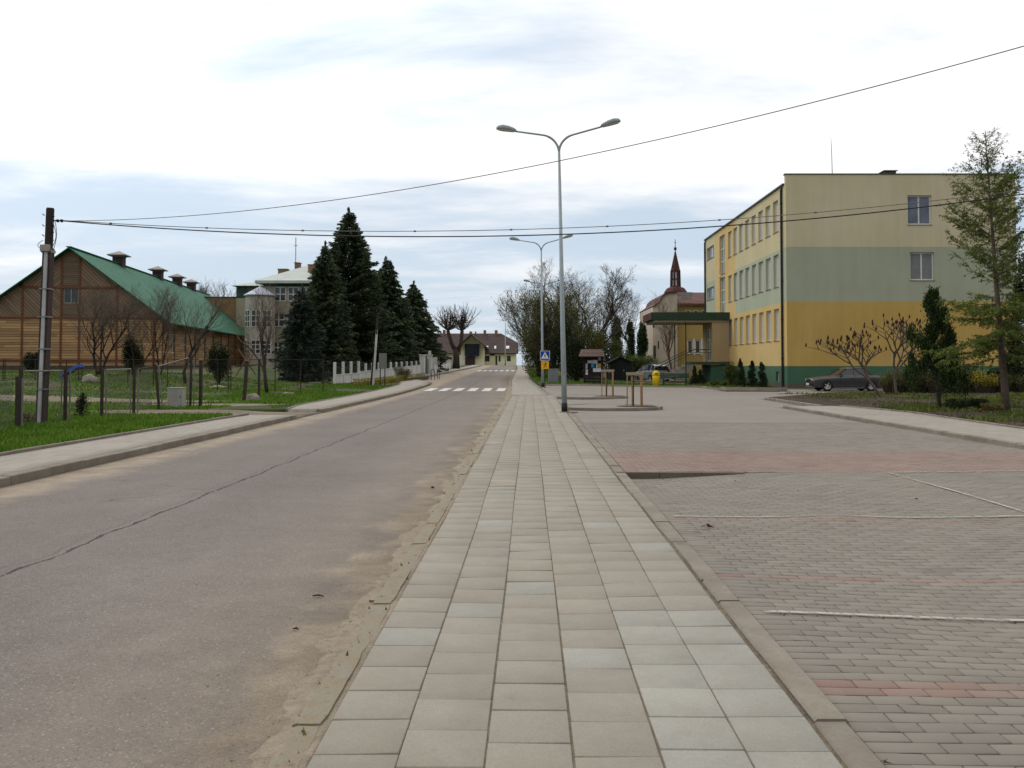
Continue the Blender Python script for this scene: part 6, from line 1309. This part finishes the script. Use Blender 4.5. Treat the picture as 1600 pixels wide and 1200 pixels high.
def cabinet_right():
    Y = 63.5; x0, x1 = XA(857, Y), XA(872.5, Y); g = hz(x0, Y) + .1; t = worldly(thing('electric_cabinet', 'grey electric cabinet half hidden behind the crossing sign post', 'cabinet', ((x0 + x1) / 2, Y, g)))
    C_ = M('cabinet_grey_cool', (128, 130, 130), .6, var=.06); b_ = MB(); b_.bbox(x0, x1, Y, Y + .35, g - .05, ZA(577.5, Y), .012); b_.build('body', C_, t); l_ = MB(); l_.bbox(x0 - .02, x1 + .02, Y - .03, Y + .38, ZA(577.5, Y) + .001, ZA(576.3, Y), .005); l_.build('lid', C_, t); d = MB(); d.box(x0 + .04, x1 - .04, Y - .01, Y - .001, g + .08, ZA(579.5, Y)); d.build('door', M('cabinet_door_cool', (118, 120, 120), .6), t)
cabinet_right()
# blue slide in the yard
def slide():
    Y = 50; t = worldly(thing('playground_slide', 'blue playground slide lying askew in the barn yard', 'slide', (XA(110, Y), Y, hz(XA(110, Y), Y)))); BL = M('slide_blue', (44, 82, 160), .5); p = MB()
    A, B = P(97, 588, Y), P(126, 573, Y - .6)
    p.bar(A, B, .42, .05); s_ = MB()
    for o in (-.22, .22): s_.bar(A + Vector((0, o, .07)), B + Vector((0, o, .07)), .04, .17)
    p.build('chute', BL, t); s_.build('side_wall', BL, t); l_ = MB(); g = hz(B.x, B.y)
    for o in (-.2, .2): l_.tube([(B.x, B.y + o, g), (B.x - .02, B.y + o, B.z)], .03, 6)
    for k in range(3): z = lerp(g, B.z, (k + 1) / 4); l_.tube([(B.x, B.y - .2, z), (B.x, B.y + .2, z)], .02, 5)
    l_.build('ladder', RUST, t)
slide()
# wooden A-frame beside barn
def aframe():
    Y = 58; t = worldly(thing('pole_trestle', 'crossed wooden pole frame leaning beside the barn wall', 'trestle', gp(385, Y)))
    p = MB()
    for (a, b_) in (((368, 588), (394, 545)), ((372, 545), (400, 586)), ((382, 588), (397, 548))): p.tube([P(a[0], a[1], Y), P(b_[0], b_[1], Y + .4)], .05, 6)
    p.build('crossed_poles', BARK_O, t); q_ = MB(); q_.tube([P(366, 573, Y - .1), P(402, 570, Y - .1)], .04, 6); q_.build('tie_bar', BARK_D, t)
aframe()
# stones on the left lawn
STONE = M('field_stone', (134, 126, 114), .95, var=.2, bump=.5, scale=6)
def stone(px, py, sx, sy, sz, lab, sd_):
    p = G(px, py, .1); rd = random.Random(sd_); bm = bmesh.new(); bmesh.ops.create_icosphere(bm, subdivisions=3, radius=1)
    for v in bm.verts: n_ = mnoise.noise(v.co * 1.6 + Vector((sd_, 0, 0))) * .35 + mnoise.noise(v.co * 4 + Vector((sd_, 5, 0))) * .1; v.co *= 1 + n_; v.co = Vector((v.co.x * sx, v.co.y * sy, v.co.z * sz))
    me = bpy.data.meshes.new('stone'); bm.to_mesh(me); bm.free(); me.materials.append(STONE); me.shade_smooth(); o = link('stone', me); o.location = (p.x, p.y, p.z + sz * .4); tag(o, lab, 'stone')
stone(140, 598, .42, .3, .3, 'pale boulder in the yard behind the near fence', 1)
stone(450, 617, .32, .2, .1, 'flat stone on the lawn right of the bare tree trunk', 2)
stone(394, 627, .34, .22, .22, 'grey stone at the foot of the leaning post', 3)
stone(340, 607, .45, .25, .12, 'low grey stone heap in the grass left of the leaning post', 4)
mb = MB()
for k, (px, py) in enumerate(((436, 616), (452, 611), (465, 607), (478, 604), (492, 600))):
    p = G(px, py, .1); a = R(18 + 3 * k); d = Vector((math.cos(a), math.sin(a), 0)) * .42; m_ = MB(); m_.bar(p - d + Vector((0, 0, .06)), p + d + Vector((0, 0, .05 + .01 * k)), .22, .12)
    o = m_.build('kerb_stone', CONC); tag(o, 'loose kerb stone on the lawn, %s' % ['nearest the bare tree', 'second from the bare tree', 'middle of the five', 'second from the grey-green spruce', 'nearest the white fence'][k], 'kerb stone', 'loose kerb stones on the lawn')
# ---- white fence
WP_ = mat_render('fence_white', (206, 204, 200), .08, .12)
def white_fence():
    t = worldly(thing('white_fence', 'long white concrete fence with posts and dark wire panels before the spruces', 'fence', (XA(521, 61), 61, hz(XA(521, 61), 61))))
    A = Vector((XA(523, 61), 61)); B = Vector((XA(657, 86), 86)); n_ = 14; PI_ = []
    for k in range(n_ + 1):
        p = A.lerp(B, k / n_); g = hz(p.x, p.y); st = .22 * (k // 3) if 0 else 0; top = 1.62 if k < 4 else 1.45
        PI_.append((p, g, top)); m_ = MB(); w_ = .09; m_.bbox(p.x - w_, p.x + w_, p.y - w_, p.y + w_, g - .1, g + top, .015); m_.build('post', WP_, t)
    d = (B - A).normalized()
    for k in range(n_):
        a, b_ = PI_[k], PI_[k + 1]; hw = .72 if k < 3 else .82 + .02 * (k - 3); pa, pb = a[0] + d * .12, b_[0] - d * .12; g = (a[1] + b_[1]) / 2
        m_ = MB(); m_.bar((pa.x, pa.y, g + hw / 2 - .1), (pb.x, pb.y, g + hw / 2 - .1), .1, hw + .2); m_.bar((pa.x, pa.y, g + hw + .03), (pb.x, pb.y, g + hw + .03), .17, .06); m_.build('wall_panel', WP_, t)
        r_ = MB(); DKM = M('fence_rail_dark', (44, 52, 48), .7)
        for z in (hw + .2, (hw + a[2]) / 2 + .06, a[2] - .08): r_.tube([(pa.x, pa.y, g + z), (pb.x, pb.y, g + z)], .018, 5)
        for q_ in range(9): u = (q_ + .5) / 9; p = pa.lerp(pb, u); r_.tube([(p.x, p.y, g + hw), (p.x, p.y, g + a[2] - .08)], .009, 4, cap=False)
        r_.build('wire_panel', DKM, t)
    # gate
    for px, Y in ((660, 86.6), (671, 90)):
        x = XA(px, Y); g = hz(x, Y); m_ = MB(); m_.bbox(x - .26, x + .26, Y - .26, Y + .26, g - .1, g + 1.95, .02); m_.bbox(x - .32, x + .32, Y - .32, Y + .32, g + 1.951, g + 2.05, .02); m_.build('gate_pillar', WP_, t)
    a, b_ = Vector((XA(661.5, 87), 87)), Vector((XA(669.5, 89.6), 89.6)); g = hz(*a); gt = MB()
    for z in (.2, .9, 1.6): gt.tube([(a.x, a.y, g + z), (b_.x, b_.y, g + z)], .025, 5)
    for q_ in range(13): p = a.lerp(b_, q_ / 12); gt.tube([(p.x, p.y, g + .2), (p.x, p.y, g + 1.6)], .014, 4)
    gt.build('gate', M('gate_green', (70, 92, 80), .6), t)
    A, B = Vector((XA(677, 93), 93)), Vector((XA(719, 136), 136)); n_ = 15; pr = None
    for k in range(n_ + 1):
        p = A.lerp(B, k / n_); g = hz(p.x, p.y); m_ = MB(); m_.box(p.x - .13, p.x + .13, p.y - .13, p.y + .13, g - .1, g + 1.75); m_.build('post', WP_, t)
        if pr: q_ = MB(); q_.bar((pr[0].x, pr[0].y + .14, (pr[1] + g) / 2 + .4), (p.x, p.y - .14, (pr[1] + g) / 2 + .4), .1, 1.0); q_.build('wall_panel', WP_, t); w_ = MB(); [w_.tube([(pr[0].x, pr[0].y + .13, (pr[1] + g) / 2 + z), (p.x, p.y - .13, (pr[1] + g) / 2 + z)], .018, 4) for z in (1.2, 1.6)]; w_.build('wire_panel', M('fence_rail_dark'), t)
        pr = (p, g)
white_fence()
# flower border with timber edge before the fence
bd = worldly(thing('flower_border', 'low planted border with stone edge before the white fence', 'flower bed', (XA(590, 60), 60, hz(XA(590, 60), 60))))
e = MB(); 
for (a, b_) in (((548, 604), (575, 604)), ((575, 604), (668, 593)), ((668, 593), (668, 588))):
    p, q_ = G(*a), G(*b_); e.bar(p + Vector((0, 0, .12)), q_ + Vector((0, 0, .12)), .15, .34)
e.build('edging', mat_concrete('border_stone', (96, 90, 82), (76, 70, 62)), bd)
pts = []
for k in range(5200):
    u = rnd.random(); px = lerp(552, 664, u); Y = lerp(57.5, 74.5, u ** 1.6) + rnd.uniform(.3, 1.6); x = XA(px, Y); pts.append((x, Y, hz(x, Y) + .12 + rnd.random() ** 1.5 * .45))
o = leafcloud('plants', np.array(pts) - np.array(bd.location), .08, foliage('border_leaf', (96, 98, 32), (150, 132, 46), .2, .35), bd)
bush('evergreen_bush', 'grey round bush in the flower border before the white fence', gp(628, 68.5), .75, .6, 1.2, 3500, .07, foliage('grey_bush', (80, 80, 60), (116, 112, 86), .15, .3), 300, 14, 0, 6)
# bike rack / barrier near bus bay
def barrier():
    t = worldly(thing('safety_barrier', 'small dark tubular barrier on the pavement by the gate', 'barrier', gp(680, 78, .1))); 
    for a, b_ in ((674, 679), (683.5, 686.5)):
        Y = 74 if a == 674 else 76; p = MB(); x0, x1 = XA(a, Y), XA(b_, Y); g = hz(x0, Y); p.tube([(x0, Y, g), (x0, Y, g + .8), (x0 + .06, Y, g + .88), (x1 - .06, Y, g + .88), (x1, Y, g + .8), (x1, Y, g)], .03, 6); p.build('hoop', M('barrier_dark', (60, 58, 60), .6), t)
barrier()
# white banner board near gate
bn = worldly(thing('white_banner', 'white upright banner board beside the gate of the white fence', 'banner', gp(671, 92))); Y = 92
m_ = MB(); m_.bbox(XA(669, Y), XA(673.5, Y), Y, Y + .06, ZA(559, Y), ZA(548, Y), .01); m_.build('board', M('banner_white', (214, 214, 214), .6, var=.04), bn); m_ = MB(); m_.tube([(XA(671, Y), Y + .1, hz(XA(671, Y), Y)), (XA(671, Y), Y + .1, ZA(550, Y))], .04, 6); m_.build('post', RUST, bn)
# ---- notice board
def notice_board():
    Y = 62.5; t = worldly(thing('notice_board', 'dark wooden notice board with a small roof and pinned papers', 'notice board', (XA(928, Y), Y, hz(XA(928, Y), Y)))); g = hz(XA(928, Y), Y); WD = M('dark_wood', (46, 36, 32), .8, var=.2)
    x0, x1 = XA(912, Y), XA(942, Y)
    for x in (x0 + .06, x1 - .06): p = MB(); p.box(x - .07, x + .07, Y, Y + .14, g - .1, ZA(556, Y)); p.build('post', WD, t)
    b_ = MB(); b_.box(x0 + .131, x1 - .131, Y + .03, Y + .09, ZA(586, Y), ZA(557, Y)); b_.build('board', M('board_face', (40, 34, 34), .8), t)
    lw = MB(); [lw.box(x0 + .131, x1 - .131, Y + .04, Y + .08, g + .15 + k * .22, g + .34 + k * .22) for k in range(4)]; lw.build('lower_boards', WD, t)
    r_ = MB(); xa, xb = XA(905, Y), XA(944, Y); zt, zm, ze = ZA(548, Y), ZA(548, Y), ZA(556.5, Y); r_.add([(xa, Y - .75, ze), (xb, Y - .75, ze), (xb - .15, Y + .07, zt + .12), (xa + .15, Y + .07, zt + .12), (xa, Y + .9, ze), (xb, Y + .9, ze), (xa, Y - .75, ze - .05), (xb, Y - .75, ze - .05), (xa, Y + .9, ze - .05), (xb, Y + .9, ze - .05)], [(0, 1, 2, 3), (3, 2, 5, 4), (0, 3, 4), (1, 5, 2), (0, 6, 7, 1), (6, 8, 9, 7)]); r_.build('roof', mat_tiles('shingle_brown', (86, 66, 60), (100, 78, 70)), t)
    PP = [((914.5, 918, 568, 576), (182, 176, 176)), ((914.5, 918.5, 577, 581.5), (196, 192, 190)), ((918, 926, 563, 567.5), (188, 190, 202)), ((926.3, 933.5, 562.5, 568), (196, 198, 210)), ((921, 923.6, 568.4, 574.5), (24, 26, 30)), ((923.8, 928.5, 567.8, 574), (66, 140, 176)), ((929, 931, 568.3, 574), (30, 34, 44)), ((931.3, 933.6, 568.5, 575), (184, 188, 200)), ((926.5, 940, 575.4, 581), (208, 208, 216)), ((934, 939.8, 568, 575), (168, 140, 88)), ((934.5, 939.8, 558, 563), (150, 152, 150)), ((914.8, 918.5, 582, 585.5), (220, 220, 220))]
    for k, ((a, b2, c, d), col) in enumerate(PP):
        m_ = MB(); m_.box(XA(a, Y), XA(b2, Y), Y + .018, Y + .026, ZA(d, Y), ZA(c, Y)); po = m_.build('paper', M('paper_%d' % k, col, .7, var=.12, scale=9), t)
notice_board()
# ---- dark shed
def shed():
    Y = 76; t = worldly(thing('garden_shed', 'small dark green shed with low gable behind the lawn', 'shed', gp(970, Y, 0))); g = hz(XA(970, Y), Y); x0, x1, xm = XA(954, Y), XA(985.5, Y), XA(969, Y); ze, za = ZA(567, Y), ZA(558.5, Y); D = mat_plank('shed_boards', ((30, 36, 36), (38, 45, 44)), .14, 1, 0)
    b_ = MB(); b_.prism([(x0, g - .1), (x1, g - .1), (x1, ze), (xm, za), (x0, ze)], Y, Y + 2.4, 'y'); b_.build('wall', D, t)
    r_ = MB()
    for sg, xe in ((-1, x0 - .15), (1, x1 + .15)): r_.bar((xm, Y + 1.15, za + .05), (xe, Y + 1.15, ze + .0), 2.75, .06)
    r_.build('roof', M('shed_felt', (34, 36, 38), .9), t); d = MB(); d.box(xm - .42, xm + .42, Y - .03, Y - .002, g + .05, g + 1.75); dd = d.build('door', mat_plank('shed_door', ((26, 34, 36), (34, 42, 42)), .12, 1, 0), t); h_ = MB(); h_.box(xm + .28, xm + .34, Y - .06, Y - .031, g + .85, g + 1.0); h_.build('handle', STEEL, dd)
shed()
# ---- litter bin and bench
def bin_():
    Y = 61.3; x = XA(1025, Y); g = hz(x, Y) + .1; t = thing('litter_bin', 'yellow cylindrical litter bin with domed top beside the green bench', 'litter bin', (x, Y, g)); YL = M('bin_yellow', (206, 174, 22), .45, var=.08)
    b_ = MB(); b_.lathe([(.22, 0), (.245, .02), (.255, .5), (.25, .72)], 18); b_.build('body', YL, t, True)
    d = MB(); d.lathe([(.262, .70), (.262, .76), (.235, .9), (.15, 1.0), (.06, 1.04)], 18); d.build('dome', YL, t, True); s_ = MB(); s_.box(-.1, .1, -.262, -.2, .78, .86); s_.build('slot', BLK, t); p = MB(); p.tube([(.0, .27, -.1), (0, .27, .95)], .03, 6); p.build('post', STEEL, t)
bin_()
def bench():
    Y = 62; x0, x1 = XA(1031, Y), XA(1078, Y); g = hz(x0, Y) + .1; t = thing('park_bench', 'dark green bench right of the yellow bin, before the school stairs', 'bench', ((x0 + x1) / 2, Y, g)); GP = M('bench_green', (40, 70, 62), .6); w_ = (x1 - x0) / 2
    s_ = MB(); [s_.bbox(-w_, w_, -.2 + k * .11, -.11 + k * .11, .42, .46, .006) for k in range(4)]; s_.build('seat', GP, t); b_ = MB(); [b_.bbox(-w_, w_, .25 + k * .02, .285 + k * .02, .5 + k * .12, .6 + k * .12, .006) for k in range(3)]; b_.build('backrest', GP, t)
    for x in (-w_ * .75, w_ * .75): l_ = MB(); l_.bar((x, -.16, 0), (x, -.14, .419), .06, .06); l_.bar((x, .22, 0), (x, .31, .86), .05, .05); l_.bar((x, -.2, .39), (x, .26, .39), .05, .05); l_.build('leg', GP, t)
bench()
# ---- staked guards for young trees
WOODP = M('stake_wood', (146, 118, 82), .85, var=.2, scale=8); WOODG = M('stake_top_grey', (150, 140, 122), .85, var=.15)
def guard(loc, lab, sz):
    t = thing('tree_guard', lab, 'tree guard', loc, R(12), 'wooden tree guards on the islands')
    for (x, y, r_) in ((-.27, -.14, .022), (.28, -.12, .05), (.06, .27, .026)): s_ = MB(); s_.tube([(x, y, -.08), (x * .97, y, sz)], r_, 8); s_.build('stake', WOODP, t)
    r_ = MB(); r_.bar((-.3, -.16, sz - .03), (.34, -.15, sz - .03), .04, .09); r_.build('cross_rail', WOODG, t); r_ = MB(); r_.bar((.3, -.1, sz - .08), (.07, .29, sz - .08), .035, .07); r_.bar((-.27, -.1, sz - .08), (.04, .28, sz - .08), .035, .07); r_.build('side_rail', WOODP, t)
    y_ = MB(); y_.tube([(.02, .02, -.1), (.03, .03, .8), (0, .02, sz + .25)], [.022, .018, .01], 6); rd = random.Random(int(loc[1]))
    for k in range(8): z = sz * rd.uniform(.5, 1.1); a = rd.uniform(0, 6.3); y_.tube([(.02, .02, z), (.02 + math.cos(a) * .14, .02 + math.sin(a) * .14, z + .18)], [.007, .003], 4)
    y_.build('sapling', BARK_D, t)
x = XA(989, 32.1); guard((x, 32.1, hz(x, 32.1) + .12), 'three-stake wooden tree guard on the nearer kerbed island', 1.2)
x = XA(947.5, 42.4); guard((x, 42.4, hz(x, 42.4) + .12), 'three-stake wooden tree guard on the farther kerbed island', 1.24)
# ================================================================ CARS
def car(name, label, loc, rot, paint, hatch=False, L_=4.35):
    t = thing(name, label, 'car', loc, rot)
    PT = paint; HWd = .84
    # lower body stations along x (front at -x): x, half width, z bottom, z shoulder, z top(hood/boot)
    if hatch: st = [(-1.9, .55, .35, .55, .6), (-1.85, .74, .25, .62, .72), (-1.5, .8, .22, .72, .86), (-.9, .83, .2, .8, .95), (-.3, .84, .2, .84, .98), (.6, .84, .2, .86, 1.0), (1.4, .83, .22, .88, 1.02), (1.78, .78, .28, .86, 1.0), (1.86, .66, .36, .8, .92)]; rl = [(-.95, .96), (-.35, 1.42), (.3, 1.5), (1.2, 1.48), (1.62, 1.36), (1.82, 1.0)]; wx = (-1.22, 1.2)
    else: st = [(-2.16, .6, .38, .56, .62), (-2.13, .76, .26, .62, .72), (-1.8, .80, .20, .70, .80), (-1.2, .83, .18, .74, .87), (-.62, .84, .17, .78, .91), (.3, .84, .17, .80, .92), (1.1, .84, .17, .82, .93), (1.7, .82, .2, .80, .92), (2.1, .77, .28, .76, .88), (2.16, .62, .4, .68, .78)]; rl = [(-.75, .9), (-.12, 1.32), (.35, 1.37), (.85, 1.35), (1.32, .92)]; wx = (-1.32, 1.24)
    vs = []; n_ = 10
    for (x, w_, zb_, zs, zt) in st:
        sec = [(-w_ * .92, zb_), (-w_, zb_ + .12), (-w_ * 1.0, zs), (-w_ * .93, zt - .02), (-w_ * .6, zt + .015), (w_ * .6, zt + .015), (w_ * .93, zt - .02), (w_, zs), (w_, zb_ + .12), (w_ * .92, zb_)]
        vs += [(x, a, b_) for a, b_ in sec]
    m_ = MB(); fs = [(i_ * n_ + k, (i_ + 1) * n_ + k, (i_ + 1) * n_ + (k + 1) % n_, i_ * n_ + (k + 1) % n_) for i_ in range(len(st) - 1) for k in range(n_)] + [tuple(range(n_)), tuple(range((len(st) - 1) * n_, len(st) * n_))[::-1]]; m_.add(vs, fs); body = m_.build('body', PT, t)
    bv = body.modifiers.new('bevel', 'BEVEL'); bv.width = .025; bv.segments = 2; bv.limit_method = 'ANGLE'; bv.angle_limit = R(25); body.data.shade_smooth()
    # greenhouse: glass volume with painted roof and pillars
    bw, tw = HWd * .93, HWd * .70; cab = MB(); zmin = rl[0][1]
    wv = lambda z: lerp(bw, tw, min(1, max(0, (z - zmin) / .48)))
    ins = .02; pr = rl; vsL = [(x, -wv(z) + ins, z - (.015 if i_ else 0)) for i_, (x, z) in enumerate(pr)]; vsR = [(x, wv(z) - ins, z - (.015 if i_ else 0)) for i_, (x, z) in enumerate(pr)]; k = len(pr)
    cab.add(vsL + vsR, [tuple(range(k)), tuple(range(k, 2 * k))[::-1]] + [(i_, i_ + k, i_ + 1 + k, i_ + 1) for i_ in range(k - 1)]); gl = cab.build('glasshouse', mat_glass('car_glass', (26, 30, 34)), t)
    rf = MB()
    for i_ in range(1, k - 2):
        (xa, za), (xb, zb_) = pr[i_], pr[i_ + 1]; rf.add([(xa, -wv(za), za), (xa, wv(za), za), (xb, wv(zb_), zb_), (xb, -wv(zb_), zb_), (xa, -wv(za), za - .05), (xa, wv(za), za - .05), (xb, wv(zb_), zb_ - .05), (xb, -wv(zb_), zb_ - .05)], [(0, 3, 2, 1), (0, 4, 7, 3), (1, 2, 6, 5)])
    rf.build('roof', PT, t); pl = MB()
    mids = [(pr[0], pr[1]), ((.3 if not hatch else .35, zmin), (.33 if not hatch else .37, 1.33 if not hatch else 1.46)), (pr[-1], pr[-2])]
    if hatch: mids.append(((1.15, zmin), (1.12, 1.42)))
    for (a, b_) in mids:
        for sg in (-1, 1): pl.bar((a[0], sg * wv(a[1]), a[1]), (b_[0], sg * wv(b_[1]), b_[1]), .035, .065 if a != pr[-1] else .12)
    pl.build('pillars', PT, t)
    zt = zmin
    for sg in (-1, 1):
        tri = MB(); tri.bar((pr[0][0], sg * (bw + .005), zt), (pr[-1][0], sg * (bw + .005), zt + .02), .02, .025)
        for i_ in range(k - 1): a, b_ = pr[i_], pr[i_ + 1]; tri.bar((a[0], sg * (wv(a[1]) + .008), a[1]), (b_[0], sg * (wv(b_[1]) + .008), b_[1]), .018, .034)
        tri.build('chrome_trim', M('chrome', (190, 192, 194), .25, .6, var=.03), t)
    for wxx in wx:
        for sg in (-1, 1):
            w_ = MB(); y = sg * .775; o_ = MB(); prof = [(.20, -.09), (.29, -.095), (.315, -.06), (.315, .06), (.29, .095), (.20, .09)]
            ve = []; nn = 24
            for (r_, d) in prof:
                for q_ in range(nn): u = 2 * math.pi * q_ / nn; ve.append((wxx + math.cos(u) * r_, y + d, .315 + math.sin(u) * r_))
            ff = [(i_ * nn + q_, i_ * nn + (q_ + 1) % nn, ((i_ + 1) % 6) * nn + (q_ + 1) % nn, ((i_ + 1) % 6) * nn + q_) for i_ in range(6) for q_ in range(nn)]
            w_.add(ve, ff); wh = w_.build('wheel', BLK, t, True); rm = MB(); ye = y + sg * .085; ve = []
            for (r_, d) in ((.205, .0), (.19, -.02 * sg), (.12, -.04 * sg), (.06, -.0), (.0001, .008 * sg)):
                for q_ in range(nn): u = 2 * math.pi * q_ / nn; ve.append((wxx + math.cos(u) * r_, ye + d, .315 + math.sin(u) * r_))
            rm.add(ve, [(i_ * nn + q_, i_ * nn + (q_ + 1) % nn, (i_ + 1) * nn + (q_ + 1) % nn, (i_ + 1) * nn + q_) for i_ in range(4) for q_ in range(nn)])
            for q_ in range(5): u = 2 * math.pi * q_ / 5; rm.bar((wxx + math.cos(u) * .05, ye + .004 * sg, .315 + math.sin(u) * .05), (wxx + math.cos(u) * .19, ye + .004 * sg, .315 + math.sin(u) * .19), .03, .02, up=(0, 1, 0))
            rm.build('rim', M('alloy_rim', (186, 186, 182), .4, .2), wh)
            ar = MB(); yy = sg * .847
            vs2 = []
            for q_ in range(15): u = math.pi * q_ / 14; vs2 += [(wxx + math.cos(u) * .335, yy, .315 + math.sin(u) * .335), (wxx + math.cos(u) * .375, yy + sg * .012, .315 + math.sin(u) * .375)]
            ar.add(vs2, [(2 * q_, 2 * q_ + 1, 2 * q_ + 3, 2 * q_ + 2) for q_ in range(14)]); ar.build('wheel_arch', PT, t)
            ad = MB(); vs2 = [(wxx, sg * .845, .3)]
            for q_ in range(19): u = -.2 + (math.pi + .4) * q_ / 18; vs2.append((wxx + math.cos(u) * .34, sg * .845, .315 + math.sin(u) * .34))
            ad.add(vs2, [(0, q_ + 1, q_ + 2) for q_ in range(18)]); ad.build('wheel_well', BLK, t)
    fx, bx = st[0][0], st[-1][0]
    for sg in (-1, 1):
        h_ = MB(); h_.bbox(fx - .02 + .03, fx + .08, sg * .52 - .13, sg * .52 + .13, .58, .70, .01); h_.build('headlight', M('headlight', (200, 204, 206), .15, .2), t)
        h_ = MB(); zl = (.6, .76) if not hatch else (.72, 1.0); h_.bbox(bx - .09, bx - .0, sg * .6 - .13, sg * .6 + .1, zl[0], zl[1], .01); h_.build('taillight', M('taillight', (130, 30, 26), .3), t)
        mi = MB(); mi.bbox(rl[0][0] + .22, rl[0][0] + .34, sg * (bw + .06) - .06, sg * (bw + .06) + .06, zmin + .02, zmin + .12, .015); mi.build('mirror', PT, t)
        for dx in (.22, 1.12) if not hatch else (.3,): dh = MB(); dh.box(dx - .16, dx - .02, sg * .842, sg * .86, .72, .745); dh.build('door_handle', BLK, t)
        sm = MB(); [sm.box(dx, dx + .008, sg * .838, sg * .8445, .27, .9) for dx in (-.55, .33, 1.08)]; sm.build('door_seam', BLK, t)
        rk = MB(); rk.box(wx[0] + .4, wx[1] - .4, sg * .80, sg * .852, .17, .23); rk.build('sill_strip', M('sill_grey', (96, 96, 96), .5), t)
    for (xx, nm) in ((fx, 'front_bumper'), (bx, 'rear_bumper')): b_ = MB(); b_.bbox(xx - .06, xx + .10 if xx < 0 else xx + .05, -.76, .76, .34, .48, .02); b_.build(nm, BLK, t)
    gr = MB(); gr.box(fx - .012, fx + .02, -.36, .36, .56, .70); gr.build('grille', BLK, t)
    np_ = MB(); np_.box(fx - .072, fx - .062, -.26, .26, .36, .46); np_.box(bx + .052, bx + .06, -.26, .26, .6, .7); np_.build('number_plate', M('plate_white', (214, 214, 210), .5), t)
    return t
DG = M('car_paint_dark_grey', (62, 62, 64), .28, .3, var=.05, spec=.6); DG.node_tree.nodes['Principled BSDF'].inputs['Coat Weight'].default_value = .5
SW = M('car_paint_silver', (176, 178, 182), .3, .3, var=.04, spec=.6)
Yc = 53.2; xc = XA(1262, Yc) + 2.2; car('parked_car', 'dark grey sedan facing left, parked before the school end wall', (xc, Yc, hz(xc, Yc) + .04), 0, DG)
Yc = 78; xc = XA(1019, Yc); car('parked_car', 'small silver hatchback parked behind the yellow bin and stair railing', (xc, Yc + .3, hz(xc, Yc) + .03), R(-68), SW, True)
# asphalt pad below far car
mb = MB(); mb.add([(x, y, hz(x, y) + .118) for x, y in ((8.5, 73), (13.2, 73), (13.2, 84), (8.5, 84))], [(0, 1, 2, 3)]); struct(mb.build('parking_pad', SAND))
# wheel stop kerb beside grey car
ks = MB(); p = Vector((XA(1228, 54.2), 54.2, .03)); 
# ================================================================ SMALL THINGS ON THE GROUND
LF = M('dead_leaf', (66, 40, 28), .9, var=.3, scale=30)
def debris(px, py, s_, lab, sd_, name='dead_leaf', stick=False, dz=.004, cat='leaf'):
    d = ray(px, py); Yd = (EYE - dz) / -d.z; x, y = d.x * Yd, Yd; rd = random.Random(sd_); m_ = MB()
    if stick: a = rd.uniform(-.3, .3); m_.tube([(x - s_ * math.cos(a), y - s_ * math.sin(a), dz + .008), (x, y + .01, dz + .012), (x + s_ * math.cos(a), y + s_ * math.sin(a), dz + .008)], [.004, .007, .004], 6)
    else:
        for k in range(5):
            c = Vector((x + rd.gauss(0, s_ * .3), y + rd.gauss(0, s_ * .3), dz + s_ * .35 + rd.gauss(0, s_ * .1))); v = [c + Vector((rd.gauss(0, s_ * .5), rd.gauss(0, s_ * .5), rd.uniform(-.3, .5) * s_)) for _ in range(4)]
            m_.add(v, [(0, 1, 2), (0, 2, 3), (0, 3, 1), (1, 3, 2)])
    o = m_.build(name, LF); tag(o, lab, cat)
debris(676, 763, .035, 'small dark clod on the asphalt near the sandy kerb, farther one', 1, 'dirt_clod', cat='clod')
debris(580, 941, .02, 'tiny dark clod in the sand beside the kerb', 2, 'dirt_clod', cat='clod')
debris(497, 933, .04, 'short dark twig on the road asphalt', 3, 'fallen_twig', True, cat='twig')
debris(462, 985, .018, 'tiny dark twig on the asphalt, nearer than the other', 4, 'fallen_twig', True, cat='twig')
debris(1104, 824, .04, 'curled brown leaf on the lot near the far white line', 5, dz=.03)
debris(1381, 1194, .022, 'curled brown leaf on the kerb at the bottom edge', 6, dz=.05)
debris(1246, 767, .022, 'tiny dark leaf on the grey paving below the red band', 7, dz=.03)
debris(1432, 781, .022, 'tiny dark leaf right of the other, near the slanting white line', 8, dz=.03)
debris(1097, 908, .014, 'tiny dark leaf beside the nearest red brick row', 9, dz=.03)
debris(1148, 752, .016, 'tiny dark leaf beside the raised dark kerb edge', 10, dz=.03)
# yellow-handled small plate: loose stone at the lamp foot
m_ = MB(); p = Vector((XA(896, 29.3), 29.3, .045)); m_.bar(p - Vector((.13, .03, 0)), p + Vector((.13, .03, 0)), .14, .05); o = m_.build('loose_slab', CONC); tag(o, 'small broken concrete slab lying at the foot of the nearest lamp', 'slab')
print('objects', len(bpy.data.objects), 'verts', sum(len(m.vertices) for m in bpy.data.meshes))
